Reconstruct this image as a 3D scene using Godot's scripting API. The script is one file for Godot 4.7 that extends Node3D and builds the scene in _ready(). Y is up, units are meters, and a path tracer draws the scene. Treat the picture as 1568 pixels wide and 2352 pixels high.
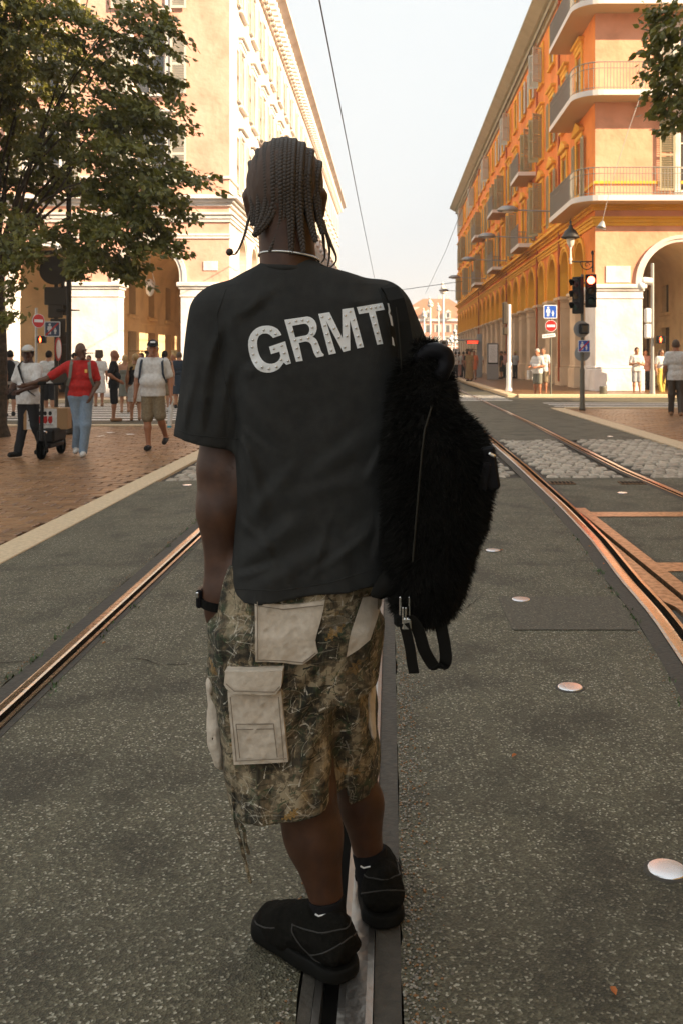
extends Node3D
# A man seen from behind on a tramway, arcaded orange buildings either side, pedestrians around.

const EYE := 1.36
var counts := {}
var M := {}
var rng := RandomNumberGenerator.new()

# ---------- mesh collector ----------
class MB:
	var v := PackedVector3Array()
	var n := PackedVector3Array()
	var uv := PackedVector2Array()
	var col := PackedColorArray()
	var ix := PackedInt32Array()
	var tint := Color(1, 1, 1)
	func vert(p: Vector3, q: Vector3, t := Vector2.ZERO) -> int:
		v.append(p); n.append(q); uv.append(t); col.append(tint)
		return v.size() - 1
	func tri(a: Vector3, b: Vector3, c: Vector3) -> void:
		var q := (c - a).cross(b - a).normalized()
		var i := vert(a, q)
		vert(b, q); vert(c, q)
		ix.append_array(PackedInt32Array([i, i + 1, i + 2]))
	func quad(a: Vector3, b: Vector3, c: Vector3, d: Vector3) -> void:   # clockwise seen from outside
		var q := (c - a).cross(b - a).normalized()
		var i := vert(a, q, Vector2(0, 1))
		vert(b, q, Vector2(0, 0)); vert(c, q, Vector2(1, 0)); vert(d, q, Vector2(1, 1))
		ix.append_array(PackedInt32Array([i, i + 1, i + 2, i, i + 2, i + 3]))
	func box(c: Vector3, s: Vector3, b := Basis.IDENTITY) -> void:
		rbox(c, s, 0.0, b)
	func rbox(c: Vector3, s: Vector3, e: float, b := Basis.IDENTITY) -> void:   # box with chamfered edges
		var h := s * 0.5
		for ax in 3:
			for sg in [-1.0, 1.0]:
				var w := Vector3.ZERO
				w[ax] = sg
				var u := Vector3.ZERO
				u[(ax + 1) % 3] = 1.0
				var t := w.cross(u)
				var hu := absf(h.dot(u)) - e
				var ht := absf(h[(ax + 2) % 3]) - e
				var o := c + b * (w * h[ax])
				var U := b * (u * hu)
				var T := b * (t * ht)
				quad(o - U - T, o - U + T, o + U + T, o + U - T)
		if e <= 0.0:
			return
		for ax in 3:
			var a1 := (ax + 1) % 3
			var a2 := (ax + 2) % 3
			for s1 in [-1.0, 1.0]:
				for s2 in [-1.0, 1.0]:
					var p := Vector3.ZERO
					p[a1] = s1 * h[a1]; p[a2] = s2 * (h[a2] - e)
					var q := Vector3.ZERO
					q[a1] = s1 * (h[a1] - e); q[a2] = s2 * h[a2]
					var L := Vector3.ZERO
					L[ax] = h[ax] - e
					var A := c + b * (p - L)
					var B := c + b * (p + L)
					var C := c + b * (q + L)
					var D := c + b * (q - L)
					if s1 * s2 > 0:
						quad(A, B, C, D)
					else:
						quad(A, D, C, B)
		for s1 in [-1.0, 1.0]:
			for s2 in [-1.0, 1.0]:
				for s3 in [-1.0, 1.0]:
					var sg := Vector3(s1, s2, s3)
					var i := h - Vector3(e, e, e)
					var A := c + b * (sg * Vector3(h.x, i.y, i.z))
					var B := c + b * (sg * Vector3(i.x, h.y, i.z))
					var C := c + b * (sg * Vector3(i.x, i.y, h.z))
					if s1 * s2 * s3 > 0:
						tri(A, C, B)
					else:
						tri(A, B, C)
	func tube(p: PackedVector3Array, r: PackedFloat32Array, sides := 8, caps := true) -> void:
		var up := Vector3.UP
		var m := p.size()
		var base := v.size()
		var side := Vector3.ZERO
		for i in m:
			var t := (p[mini(i + 1, m - 1)] - p[maxi(i - 1, 0)]).normalized()
			if side == Vector3.ZERO:
				up = Vector3.UP if absf(t.y) < 0.9 else Vector3.RIGHT
				side = t.cross(up).normalized()
			else:
				side = (side - t * side.dot(t)).normalized()
			var o := side.cross(t)
			for k in sides:
				var a := TAU * k / sides
				var q := side * cos(a) + o * sin(a)
				vert(p[i] + q * r[i], q, Vector2(float(k) / sides, float(i) / (m - 1)))
		for i in m - 1:
			for k in sides:
				var a := base + i * sides + k
				var b := base + i * sides + (k + 1) % sides
				ix.append_array(PackedInt32Array([a, b, a + sides, b, b + sides, a + sides]))
		if caps:
			for e in [0, m - 1]:
				var t := (p[0] - p[1]).normalized() if e == 0 else (p[m - 1] - p[m - 2]).normalized()
				var c := vert(p[e], t)
				for k in sides:
					vert(v[base + e * sides + k], t)
				for k in sides:
					var k2 := (k + 1) % sides
					if e != 0:
						ix.append_array(PackedInt32Array([c, c + 1 + k, c + 1 + k2]))
					else:
						ix.append_array(PackedInt32Array([c, c + 1 + k2, c + 1 + k]))
	func rod(a: Vector3, b: Vector3, r: float, sides := 8, r2 := -1.0) -> void:
		tube(PackedVector3Array([a, b]), PackedFloat32Array([r, r if r2 < 0 else r2]), sides)
	func path(pts: Array, r: float, sides := 6) -> void:
		var p := PackedVector3Array(pts)
		var rr := PackedFloat32Array()
		rr.resize(p.size()); rr.fill(r)
		tube(p, rr, sides)
	func lathe(prof: Array, seg: int, xf := Transform3D.IDENTITY) -> void:   # prof: [r, y] from bottom to top
		var base := v.size()
		var m := prof.size()
		for i in m:
			var a: Array = prof[maxi(i - 1, 0)]
			var b: Array = prof[mini(i + 1, m - 1)]
			var t := Vector2(b[0] - a[0], b[1] - a[1]).normalized()
			for k in seg + 1:
				var an := TAU * k / seg
				var d := Vector3(cos(an), 0, sin(an))
				vert(xf * (d * float(prof[i][0]) + Vector3.UP * float(prof[i][1])), (xf.basis * (d * t.y - Vector3.UP * t.x)).normalized(), Vector2(float(k) / seg, float(i) / (m - 1)))
		for i in m - 1:
			for k in seg:
				var a := base + i * (seg + 1) + k
				ix.append_array(PackedInt32Array([a, a + 1, a + seg + 1, a + 1, a + seg + 2, a + seg + 1]))
	func ball(c: Vector3, r: Vector3, seg := 10) -> void:
		var prof := []
		for i in seg / 2 + 1:
			var a := -PI / 2 + PI * i / (seg / 2)
			prof.append([cos(a), sin(a)])
		lathe(prof, seg, Transform3D(Basis.from_scale(r), c))
	func extr(poly: PackedVector2Array, z0: float, z1: float, xf := Transform3D.IDENTITY, back := true) -> void:   # polygon in x y, z0 < z1
		var p := poly
		if Geometry2D.is_polygon_clockwise(p):
			p = p.duplicate(); p.reverse()
		var t := Geometry2D.triangulate_polygon(p)
		for i in range(0, t.size(), 3):
			var a := p[t[i]]
			var b := p[t[i + 1]]
			var c := p[t[i + 2]]
			if (b - a).cross(c - a) < 0:
				var s := b
				b = c
				c = s
			tri(xf * Vector3(a.x, a.y, z1), xf * Vector3(c.x, c.y, z1), xf * Vector3(b.x, b.y, z1))
			if back:
				tri(xf * Vector3(a.x, a.y, z0), xf * Vector3(b.x, b.y, z0), xf * Vector3(c.x, c.y, z0))
		for i in p.size():
			var a := p[i]
			var b := p[(i + 1) % p.size()]
			quad(xf * Vector3(a.x, a.y, z0), xf * Vector3(a.x, a.y, z1), xf * Vector3(b.x, b.y, z1), xf * Vector3(b.x, b.y, z0))
	func mesh(m: Material, colored := false) -> ArrayMesh:
		var a := []
		a.resize(Mesh.ARRAY_MAX)
		a[Mesh.ARRAY_VERTEX] = v; a[Mesh.ARRAY_NORMAL] = n; a[Mesh.ARRAY_TEX_UV] = uv; a[Mesh.ARRAY_INDEX] = ix
		if colored:
			a[Mesh.ARRAY_COLOR] = col
		var r := ArrayMesh.new()
		r.add_surface_from_arrays(Mesh.PRIMITIVE_TRIANGLES, a)
		r.surface_set_material(0, m)
		return r

# ---------- distance field, joined by a smooth minimum and meshed by surface nets ----------
class Field:
	var lo: Vector3
	var c: float
	var nx: int
	var ny: int
	var nz: int
	var k: float
	var f := PackedFloat32Array()
	func _init(a: Vector3, b: Vector3, cell: float, smooth: float) -> void:
		lo = a; c = cell; k = smooth
		nx = int(ceil((b.x - a.x) / c)) + 2; ny = int(ceil((b.y - a.y) / c)) + 2; nz = int(ceil((b.z - a.z) / c)) + 2
		f.resize(nx * ny * nz)
	func span(a: Vector3, b: Vector3) -> Array:
		return [clampi(int((a.x - lo.x) / c), 0, nx - 1), clampi(int((b.x - lo.x) / c) + 1, 0, nx - 1), clampi(int((a.y - lo.y) / c), 0, ny - 1), clampi(int((b.y - lo.y) / c) + 1, 0, ny - 1), clampi(int((a.z - lo.z) / c), 0, nz - 1), clampi(int((b.z - lo.z) / c) + 1, 0, nz - 1)]
	func cap(a: Vector3, b: Vector3, ra: float, rb: float, sq := Vector3.ONE) -> void:   # tapered capsule, squashed by sq about a
		var m := 4.0 * k + maxf(ra, rb) * maxf(sq.x, maxf(sq.y, sq.z)) + c
		var s := span(Vector3(minf(a.x, b.x), minf(a.y, b.y), minf(a.z, b.z)) - Vector3(m, m, m), Vector3(maxf(a.x, b.x), maxf(a.y, b.y), maxf(a.z, b.z)) + Vector3(m, m, m))
		var iv := Vector3(1.0 / sq.x, 1.0 / sq.y, 1.0 / sq.z)
		var ba := (b - a) * iv
		var l2 := maxf(ba.dot(ba), 1e-9)
		var ms := minf(sq.x, minf(sq.y, sq.z))
		var ik := -1.0 / k
		for z in range(s[4], s[5] + 1):
			for y in range(s[2], s[3] + 1):
				var row := nx * (y + ny * z)
				for x in range(s[0], s[1] + 1):
					var pa := (lo + Vector3(x, y, z) * c - a) * iv
					var h := clampf(pa.dot(ba) / l2, 0.0, 1.0)
					var d := ((pa - ba * h).length() - (ra + (rb - ra) * h)) * ms
					if d < 4.0 * k:
						f[row + x] += exp(maxf(d, -20.0 * k) * ik)
	func loft(keys: Array, e := 2.0) -> void:   # keys: [y, cx, cz, half width, half depth], y falling
		var top: float = keys[0][0]
		var bot: float = keys[-1][0]
		var ylo := clampi(int((bot - lo.y) / c) - 2, 0, ny - 1)
		var yhi := clampi(int((top - lo.y) / c) + 3, 0, ny - 1)
		var ik := -1.0 / k
		for y in range(ylo, yhi + 1):
			var py := lo.y + y * c
			var i := 0
			while i < keys.size() - 2 and py < keys[i + 1][0]:
				i += 1
			var A: Array = keys[i]
			var B: Array = keys[i + 1]
			var t := clampf((A[0] - py) / maxf(A[0] - B[0], 1e-6), 0.0, 1.0)
			var cx: float = lerpf(A[1], B[1], t)
			var cz: float = lerpf(A[2], B[2], t)
			var hw: float = lerpf(A[3], B[3], t)
			var hd: float = lerpf(A[4], B[4], t)
			var mn := minf(hw, hd)
			var dy := maxf(py - top, bot - py)
			for z in nz:
				var pz := absf(lo.z + z * c - cz) / hd
				if (pz - 1.0) * mn > 4.0 * k + c:
					continue
				var row := nx * (y + ny * z)
				for x in nx:
					var px := absf(lo.x + x * c - cx) / hw
					var l := pow(pow(px, e) + pow(pz, e), 1.0 / e)
					var d := maxf((l - 1.0) * mn, dy)
					if d < 4.0 * k:
						f[row + x] += exp(maxf(d, -20.0 * k) * ik)
	func done() -> void:
		for i in f.size():
			f[i] = -k * log(f[i]) if f[i] > 1e-9 else 9.0 * k
	func warp(noise: FastNoiseLite, amp: float, scale: Vector3) -> void:
		for z in nz:
			for y in ny:
				var row := nx * (y + ny * z)
				for x in nx:
					if absf(f[row + x]) < amp * 2.0 + 2.0 * c:
						var p := (lo + Vector3(x, y, z) * c) * scale
						f[row + x] += amp * noise.get_noise_3dv(p)
	func cut(nm: Vector3, at: Vector3) -> void:   # keeps the side against nm
		for z in nz:
			for y in ny:
				var row := nx * (y + ny * z)
				for x in nx:
					f[row + x] = maxf(f[row + x], nm.dot(lo + Vector3(x, y, z) * c - at))
	func get_at(p: Vector3) -> float:
		var q := (p - lo) / c
		var x := clampi(int(q.x), 0, nx - 2)
		var y := clampi(int(q.y), 0, ny - 2)
		var z := clampi(int(q.z), 0, nz - 2)
		var t := q - Vector3(x, y, z)
		var i := x + nx * (y + ny * z)
		var j := i + nx * ny
		var a := lerpf(lerpf(f[i], f[i + 1], t.x), lerpf(f[i + nx], f[i + nx + 1], t.x), t.y)
		var b := lerpf(lerpf(f[j], f[j + 1], t.x), lerpf(f[j + nx], f[j + nx + 1], t.x), t.y)
		return lerpf(a, b, t.z)
	func into(mb: MB) -> void:
		var id := PackedInt32Array()
		id.resize(f.size()); id.fill(-1)
		var off := [0, 1, nx, nx + 1, nx * ny, nx * ny + 1, nx * ny + nx, nx * ny + nx + 1]
		var ed := [0, 1, 2, 3, 4, 5, 6, 7, 0, 2, 1, 3, 4, 6, 5, 7, 0, 4, 1, 5, 2, 6, 3, 7]
		var g := PackedFloat32Array()
		g.resize(8)
		for z in nz - 1:
			for y in ny - 1:
				var row := nx * (y + ny * z)
				for x in nx - 1:
					var i := row + x
					if absf(f[i]) > 3.0 * c:
						continue
					var neg := 0
					for q in 8:
						g[q] = f[i + off[q]]
						if g[q] < 0.0:
							neg += 1
					if neg == 0 or neg == 8:
						continue
					var p := Vector3.ZERO
					var m := 0
					for e in 12:
						var a: int = ed[e * 2]
						var b: int = ed[e * 2 + 1]
						if (g[a] < 0.0) != (g[b] < 0.0):
							var t := g[a] / (g[a] - g[b])
							p += Vector3(a & 1, (a >> 1) & 1, a >> 2).lerp(Vector3(b & 1, (b >> 1) & 1, b >> 2), t)
							m += 1
					p /= m
					var nm := Vector3(g[1] + g[3] + g[5] + g[7] - g[0] - g[2] - g[4] - g[6], g[2] + g[3] + g[6] + g[7] - g[0] - g[1] - g[4] - g[5], g[4] + g[5] + g[6] + g[7] - g[0] - g[1] - g[2] - g[3])
					id[i] = mb.vert(lo + (Vector3(x, y, z) + p) * c, nm.normalized())
		for z in range(1, nz - 1):
			for y in range(1, ny - 1):
				var row := nx * (y + ny * z)
				for x in range(1, nx - 1):
					var i := row + x
					if absf(f[i]) > 1.5 * c:
						continue
					var s := f[i] < 0.0
					for ax in 3:
						var o1: int = [1, nx, nx * ny][ax]
						if (f[i + o1] < 0.0) == s:
							continue
						var u: int = [nx, nx * ny, 1][ax]
						var w: int = [nx * ny, 1, nx][ax]
						var a := id[i]
						var b := id[i - u]
						var cc := id[i - u - w]
						var d := id[i - w]
						if a < 0 or b < 0 or cc < 0 or d < 0:
							continue
						var nn := (mb.v[cc] - mb.v[a]).cross(mb.v[b] - mb.v[a])
						if nn.dot(mb.n[a] + mb.n[b] + mb.n[cc] + mb.n[d]) >= 0.0:
							mb.ix.append_array(PackedInt32Array([a, b, cc, a, cc, d]))
						else:
							mb.ix.append_array(PackedInt32Array([a, cc, b, a, d, cc]))

# ---------- naming ----------
func named(parent: Node, called: String) -> String:
	var key := str(parent.get_instance_id()) + called
	var k: int = counts.get(key, 0)
	counts[key] = k + 1
	return called if k == 0 else "%s_%03d" % [called, k]
func thing(called: String, label: String, category: String, at := Vector3.ZERO, group := "", turn := 0.0) -> Node3D:
	var o := Node3D.new()
	o.name = named(self, called)
	add_child(o, true)
	o.position = at; o.rotation.y = turn
	tag(o, label, category, group)
	return o
func tag(o: Node, label: String, category: String, group := "") -> void:
	o.set_meta("label", label); o.set_meta("category", category)
	if group != "":
		o.set_meta("group", group)
func part(parent: Node, called: String, mesh: Mesh, xf := Transform3D.IDENTITY, over: Material = null) -> MeshInstance3D:
	var o := MeshInstance3D.new()
	o.name = named(parent, called)
	o.mesh = mesh; o.transform = xf
	if over:
		o.material_override = over
	parent.add_child(o, true)
	return o
func ground(called: String, mesh: Mesh) -> MeshInstance3D:
	var o := part(self, called, mesh)
	o.set_meta("kind", "structure")
	return o
func at(p: Vector3, yaw := 0.0) -> Transform3D:
	return Transform3D(Basis(Vector3.UP, yaw), p)

# ---------- measured places: x, y of the photograph (1568 wide) at a depth in metres ----------
func P(x: float, y: float, d: float) -> Vector3:
	return Vector3((x - 895.0) / 2200.0 * d, EYE - (y - 822.0) / 2200.0 * d, -d)
func gy(x: float) -> float:
	if x > -1.3: return 0.0
	if x > -2.75: return -0.045 * (-1.3 - x) / 1.45
	if x > -5.5: return -0.045 - 0.135 * (-2.75 - x) / 2.75
	return -0.18
func G(x: float, y: float) -> Vector3:
	var g := 0.0
	var d := 10.0
	for i in 12:
		d = 2200.0 * (EYE - g) / (y - 822.0)
		g = gy((x - 895.0) / 2200.0 * d)
	return Vector3((x - 895.0) / 2200.0 * d, g, -d)
func GD(x: float, d: float) -> Vector3:
	var X := (x - 895.0) / 2200.0 * d
	return Vector3(X, gy(X), -d)

# ---------- materials ----------
func lin(r: float, g: float, b: float) -> Color:
	return Color(r, g, b).linear_to_srgb()
func mat(r: float, g: float, b: float, rough := 0.8, metal := 0.0) -> StandardMaterial3D:
	var m := StandardMaterial3D.new()
	m.albedo_color = lin(r, g, b); m.roughness = rough; m.metallic = metal
	if maxf(r, maxf(g, b)) < 0.03 and metal == 0.0 and rough > 0.3:
		m.metallic_specular = 0.2
	return m
func noise(freq: float, sd: int, kind := FastNoiseLite.TYPE_SIMPLEX_SMOOTH, oct := 4) -> FastNoiseLite:
	var q := FastNoiseLite.new()
	q.seed = sd; q.frequency = freq; q.noise_type = kind; q.fractal_octaves = oct
	return q
func ntex(q: FastNoiseLite, size: int, stops: Array, bump := 0.0) -> NoiseTexture2D:   # stops: [offset, r, g, b] linear
	var t := NoiseTexture2D.new()
	t.width = size; t.height = size; t.seamless = true; t.noise = q
	if bump > 0.0:
		t.as_normal_map = true; t.bump_strength = bump
	else:
		var g := Gradient.new()
		var o := PackedFloat32Array()
		var cc := PackedColorArray()
		for s in stops:
			o.append(s[0]); cc.append(lin(s[1], s[2], s[3]))
		g.offsets = o; g.colors = cc
		t.color_ramp = g
	return t
func tri_mat(m: StandardMaterial3D, tex: Texture2D, bump: Texture2D, scale: float, strength := 1.0, world := true) -> StandardMaterial3D:
	m.uv1_triplanar = true; m.uv1_world_triplanar = world; m.uv1_scale = Vector3(scale, scale, scale)
	if tex:
		m.albedo_texture = tex; m.albedo_color = Color.WHITE
	if bump:
		m.normal_enabled = true; m.normal_texture = bump; m.normal_scale = strength
	return m
func glow(r: float, g: float, b: float, e: float) -> StandardMaterial3D:
	var m := mat(r * 0.3, g * 0.3, b * 0.3, 0.4)
	m.emission_enabled = true; m.emission = lin(r, g, b); m.emission_energy_multiplier = e
	return m

func make_materials() -> void:
	var cell := noise(0.11, 3, FastNoiseLite.TYPE_CELLULAR, 1)
	cell.fractal_type = FastNoiseLite.FRACTAL_NONE
	cell.cellular_return_type = FastNoiseLite.RETURN_CELL_VALUE
	var cell_d := noise(0.11, 3, FastNoiseLite.TYPE_CELLULAR, 1)
	cell_d.fractal_type = FastNoiseLite.FRACTAL_NONE
	var fine := noise(0.03, 11)
	var fine_bump := ntex(noise(0.05, 12), 512, [], 4.0)
	var a := mat(1, 1, 1, 0.72)
	M.asphalt = tri_mat(a, ntex(cell, 1024, [[0.0, 0.048, 0.043, 0.024], [0.5, 0.088, 0.079, 0.045], [0.8, 0.13, 0.118, 0.073], [0.9, 0.18, 0.164, 0.11], [0.96, 0.34, 0.32, 0.245], [1.0, 0.47, 0.44, 0.35]]), ntex(cell_d, 1024, [], 6.0), 1.5, 0.8)
	M.asphalt.vertex_color_use_as_albedo = true
	M.asphalt.detail_enabled = true; M.asphalt.detail_blend_mode = BaseMaterial3D.BLEND_MODE_MUL
	M.asphalt.detail_albedo = ntex(noise(0.006, 14, FastNoiseLite.TYPE_SIMPLEX_SMOOTH, 6), 1024, [[0.15, 0.5, 0.49, 0.45], [0.38, 0.82, 0.82, 0.8], [0.6, 1, 1, 1]])
	M.asphalt.detail_uv_layer = BaseMaterial3D.DETAIL_UV_2; M.asphalt.uv2_triplanar = true; M.asphalt.uv2_world_triplanar = true; M.asphalt.uv2_scale = Vector3(0.29, 0.29, 0.29)
	M.patch = tri_mat(mat(1, 1, 1, 0.8), ntex(cell, 512, [[0.0, 0.055, 0.048, 0.033], [0.6, 0.085, 0.074, 0.051], [0.95, 0.12, 0.105, 0.075], [1.0, 0.22, 0.2, 0.15]]), ntex(cell_d, 512, [], 3.0), 2.4, 0.7)
	M.bitumen = tri_mat(mat(1, 1, 1, 0.75), ntex(fine, 512, [[0.0, 0.035, 0.03, 0.022], [1.0, 0.065, 0.056, 0.042]]), fine_bump, 1.5, 0.5)
	M.steel = tri_mat(mat(0.66, 0.53, 0.4, 0.2, 1.0), null, fine_bump, 0.8, 0.12)
	M.steel_worn = tri_mat(mat(0.32, 0.3, 0.27, 0.36, 1.0), null, fine_bump, 0.8, 0.15)
	M.steel_dull = tri_mat(mat(1, 1, 1, 0.33, 0.9), ntex(fine, 512, [[0.2, 0.34, 0.2, 0.1], [0.7, 0.6, 0.41, 0.25]]), fine_bump, 1.1, 0.35)
	M.rust = tri_mat(mat(1, 1, 1, 0.85, 0.2), ntex(fine, 512, [[0.2, 0.09, 0.045, 0.02], [0.75, 0.2, 0.11, 0.05]]), fine_bump, 2.0, 0.8)
	M.groove = mat(0.012, 0.011, 0.009, 0.95)
	for i in 4:
		var t: float = [1.0, 0.8, 1.15, 0.92][i]
		M["sett%d" % i] = tri_mat(mat(1, 1, 1, 0.55), ntex(noise(0.02, 30 + i), 256, [[0.2, 0.27 * t, 0.235 * t, 0.18 * t], [0.8, 0.45 * t, 0.4 * t, 0.32 * t]]), fine_bump, 2.0, 0.7)
		M["paver%d" % i] = tri_mat(mat(1, 1, 1, 0.36), ntex(noise(0.02, 40 + i), 256, [[0.2, 0.17 * t, 0.085 * t, 0.034 * t], [0.8, 0.28 * t, 0.145 * t, 0.06 * t]]), fine_bump, 2.0, 0.5)
	M.kerb = tri_mat(mat(1, 1, 1, 0.6), ntex(fine, 512, [[0.1, 0.5, 0.38, 0.23], [0.9, 0.7, 0.55, 0.36]]), fine_bump, 1.2, 0.5)
	M.joint = mat(0.05, 0.04, 0.03, 0.95)
	M.paint = tri_mat(mat(1, 1, 1, 0.6), ntex(fine, 512, [[0.25, 0.4, 0.37, 0.32], [0.5, 0.72, 0.7, 0.66]]), fine_bump, 1.0, 0.3)
	var wall_bump := ntex(noise(0.04, 17), 512, [], 2.0)
	var w := func(r: float, g: float, b: float, sd: int) -> StandardMaterial3D:
		return tri_mat(mat(1, 1, 1, 0.9), ntex(noise(0.008, sd, FastNoiseLite.TYPE_SIMPLEX_SMOOTH, 6), 512, [[0.15, r * 0.84, g * 0.82, b * 0.8], [0.5, r, g, b], [0.85, minf(r * 1.07, 0.9), g * 1.1, b * 1.14]]), wall_bump, 0.16, 0.4)
	M.orange = w.call(0.86, 0.265, 0.045, 51)
	M.peach = w.call(0.74, 0.42, 0.32, 52)
	M.ochre = w.call(0.86, 0.44, 0.045, 53)
	M.cream = w.call(0.76, 0.67, 0.6, 54)
	M.stone = w.call(0.72, 0.54, 0.36, 55)
	M.inner = w.call(0.8, 0.6, 0.34, 56)
	M.orange_front = w.call(0.8, 0.385, 0.235, 60)
	M.white_stone = w.call(0.77, 0.74, 0.71, 57)
	M.eave = w.call(0.4, 0.36, 0.24, 58)
	M.pink = w.call(0.62, 0.24, 0.15, 59)
	M.tile = tri_mat(mat(1, 1, 1, 0.85), ntex(fine, 256, [[0.2, 0.4, 0.16, 0.08], [0.8, 0.6, 0.3, 0.18]]), fine_bump, 0.3, 0.6)
	M.shutter = mat(0.37, 0.33, 0.2, 0.7)
	M.shutter_pale = mat(0.55, 0.56, 0.5, 0.7)
	M.glass = mat(0.05, 0.055, 0.06, 0.08)
	M.glass.metallic_specular = 0.7
	M.glass_brown = mat(0.05, 0.035, 0.02, 0.15)
	M.sash = mat(0.62, 0.58, 0.5, 0.6)
	M.dark_wood = mat(0.05, 0.035, 0.022, 0.6)
	M.iron = mat(0.03, 0.028, 0.025, 0.5, 0.3)
	M.rail_grey = mat(0.26, 0.24, 0.2, 0.6, 0.1)
	M.slab = mat(0.72, 0.69, 0.66, 0.7)
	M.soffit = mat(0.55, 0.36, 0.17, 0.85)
	M.pipe = mat(0.4, 0.09, 0.02, 0.6)
	M.grey = mat(0.3, 0.31, 0.32, 0.45, 0.2)
	M.pole = mat(0.14, 0.13, 0.1, 0.5, 0.3)
	M.pole_dark = mat(0.035, 0.026, 0.016, 0.55, 0.2)
	M.white = mat(0.78, 0.78, 0.76, 0.5)
	M.black = mat(0.02, 0.02, 0.02, 0.5)
	M.sign_back = mat(0.06, 0.045, 0.028, 0.6, 0.2)
	M.alu = mat(0.42, 0.41, 0.38, 0.4, 0.6)
	M.blue = mat(0.02, 0.1, 0.5, 0.4)
	M.red = mat(0.55, 0.02, 0.02, 0.4)
	M.sign_white = mat(0.75, 0.76, 0.78, 0.45)
	M.silver = mat(0.75, 0.74, 0.7, 0.18, 1.0)
	M.gold = mat(0.8, 0.5, 0.15, 0.3, 1.0)
	M.bark = tri_mat(mat(1, 1, 1, 0.95), ntex(noise(0.03, 61), 256, [[0.2, 0.035, 0.024, 0.014], [0.8, 0.1, 0.07, 0.042]]), ntex(noise(0.03, 62), 256, [], 8.0), 1.2, 1.0)
	for i in 3:
		var l: StandardMaterial3D = mat([0.11, 0.15, 0.075][i], [0.112, 0.14, 0.078][i], [0.022, 0.024, 0.017][i], 0.45)
		l.backlight_enabled = true; l.backlight = lin(0.16, 0.16, 0.02); l.cull_mode = BaseMaterial3D.CULL_DISABLED
		M["leaf%d" % i] = l
	M.weed = mat(0.05, 0.1, 0.025, 0.7)
	M.skin_dark = tri_mat(mat(1, 1, 1, 0.5), ntex(noise(0.02, 71), 256, [[0.2, 0.05, 0.02, 0.01], [0.8, 0.085, 0.036, 0.017]]), fine_bump, 3.0, 0.15, false)
	M.skin_brown = mat(0.11, 0.05, 0.026, 0.5)
	M.skin = mat(0.42, 0.21, 0.12, 0.55)
	M.skin_tan = mat(0.33, 0.14, 0.07, 0.55)
	M.hair_black = mat(0.018, 0.014, 0.011, 0.6)
	M.hair_brown = mat(0.07, 0.04, 0.02, 0.6)
	M.hair_blond = mat(0.42, 0.27, 0.11, 0.6)
	M.hair_grey = mat(0.4, 0.37, 0.33, 0.6)
const FOG := true

# ---------- ground ----------
func strip(mb: MB, xa: Callable, xb: Callable, d0: float, d1: float, step: float, lift := 0.0, skirt := 0.07, shade: FastNoiseLite = null) -> void:   # sheet between two edges given as functions of depth
	var rows := maxi(1, int(ceil((d1 - d0) / step)))
	var cuts := []
	var lo: float = maxf(xa.call(d0), xa.call(d1))
	var hi: float = minf(xb.call(d0), xb.call(d1))
	for q in [-5.5, -2.75, -1.3]:
		if q > lo + 0.02 and q < hi - 0.02:
			cuts.append(q)
	for i in rows:
		var da := d0 + (d1 - d0) * i / rows
		var db := d0 + (d1 - d0) * (i + 1) / rows
		var rowx := []
		for d in [da, db]:
			var ends := [xa.call(d)] + cuts + [xb.call(d)]
			var xs := []
			for j in ends.size() - 1:
				var nc := 12 if shade else 4
				for k in nc:
					xs.append(lerpf(ends[j], ends[j + 1], float(k) / nc))
			xs.append(ends[-1])
			rowx.append(xs)
		var cols: int = rowx[0].size() - 1
		for j in cols:
			var q := []
			for e in [[0, da, j], [1, db, j], [1, db, j + 1], [0, da, j + 1]]:
				var x: float = rowx[e[0]][e[2]]
				q.append(Vector3(x, gy(x) + lift, -e[1]))
			if shade:
				var s := 1.0 + 0.32 * shade.get_noise_2d(q[0].x, q[0].z) + 0.16 * shade.get_noise_2d(q[0].x * 6.0 + 40.0, q[0].z * 3.0) - 0.5 * maxf(0.0, shade.get_noise_2d(q[0].x * 3.0 + 90.0, q[0].z * 2.0) - 0.3)
				mb.tint = Color(s, s, s * 0.98)
			mb.quad(q[0], q[1], q[2], q[3])
			if skirt > 0.0 and j == 0:
				mb.quad(q[0] + Vector3(0, -skirt, 0), q[1] + Vector3(0, -skirt, 0), q[1], q[0])
			if skirt > 0.0 and j == cols - 1:
				mb.quad(q[3], q[2], q[2] + Vector3(0, -skirt, 0), q[3] + Vector3(0, -skirt, 0))
	mb.tint = Color.WHITE
func cst(x: float) -> Callable:
	return func(_d: float) -> float: return x
var jit := FastNoiseLite.new()
func rough_edge(x: float, amp := 0.014) -> Callable:
	return func(d: float) -> float: return x + amp * jit.get_noise_1d(d * 260.0) + amp * 0.6 * jit.get_noise_1d(d * 900.0 + x * 77.0)
const RC := [[0.3, 0.9], [2.0, 1.03], [3.0, 1.14], [3.85, 1.25], [4.64, 1.33], [5.2, 1.375], [5.8, 1.4], [6.56, 1.45], [7.15, 1.49], [8.6, 1.535], [9.8, 1.555], [12.0, 1.585], [15.0, 1.6], [40.0, 1.6], [200.0, 1.6]]
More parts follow.
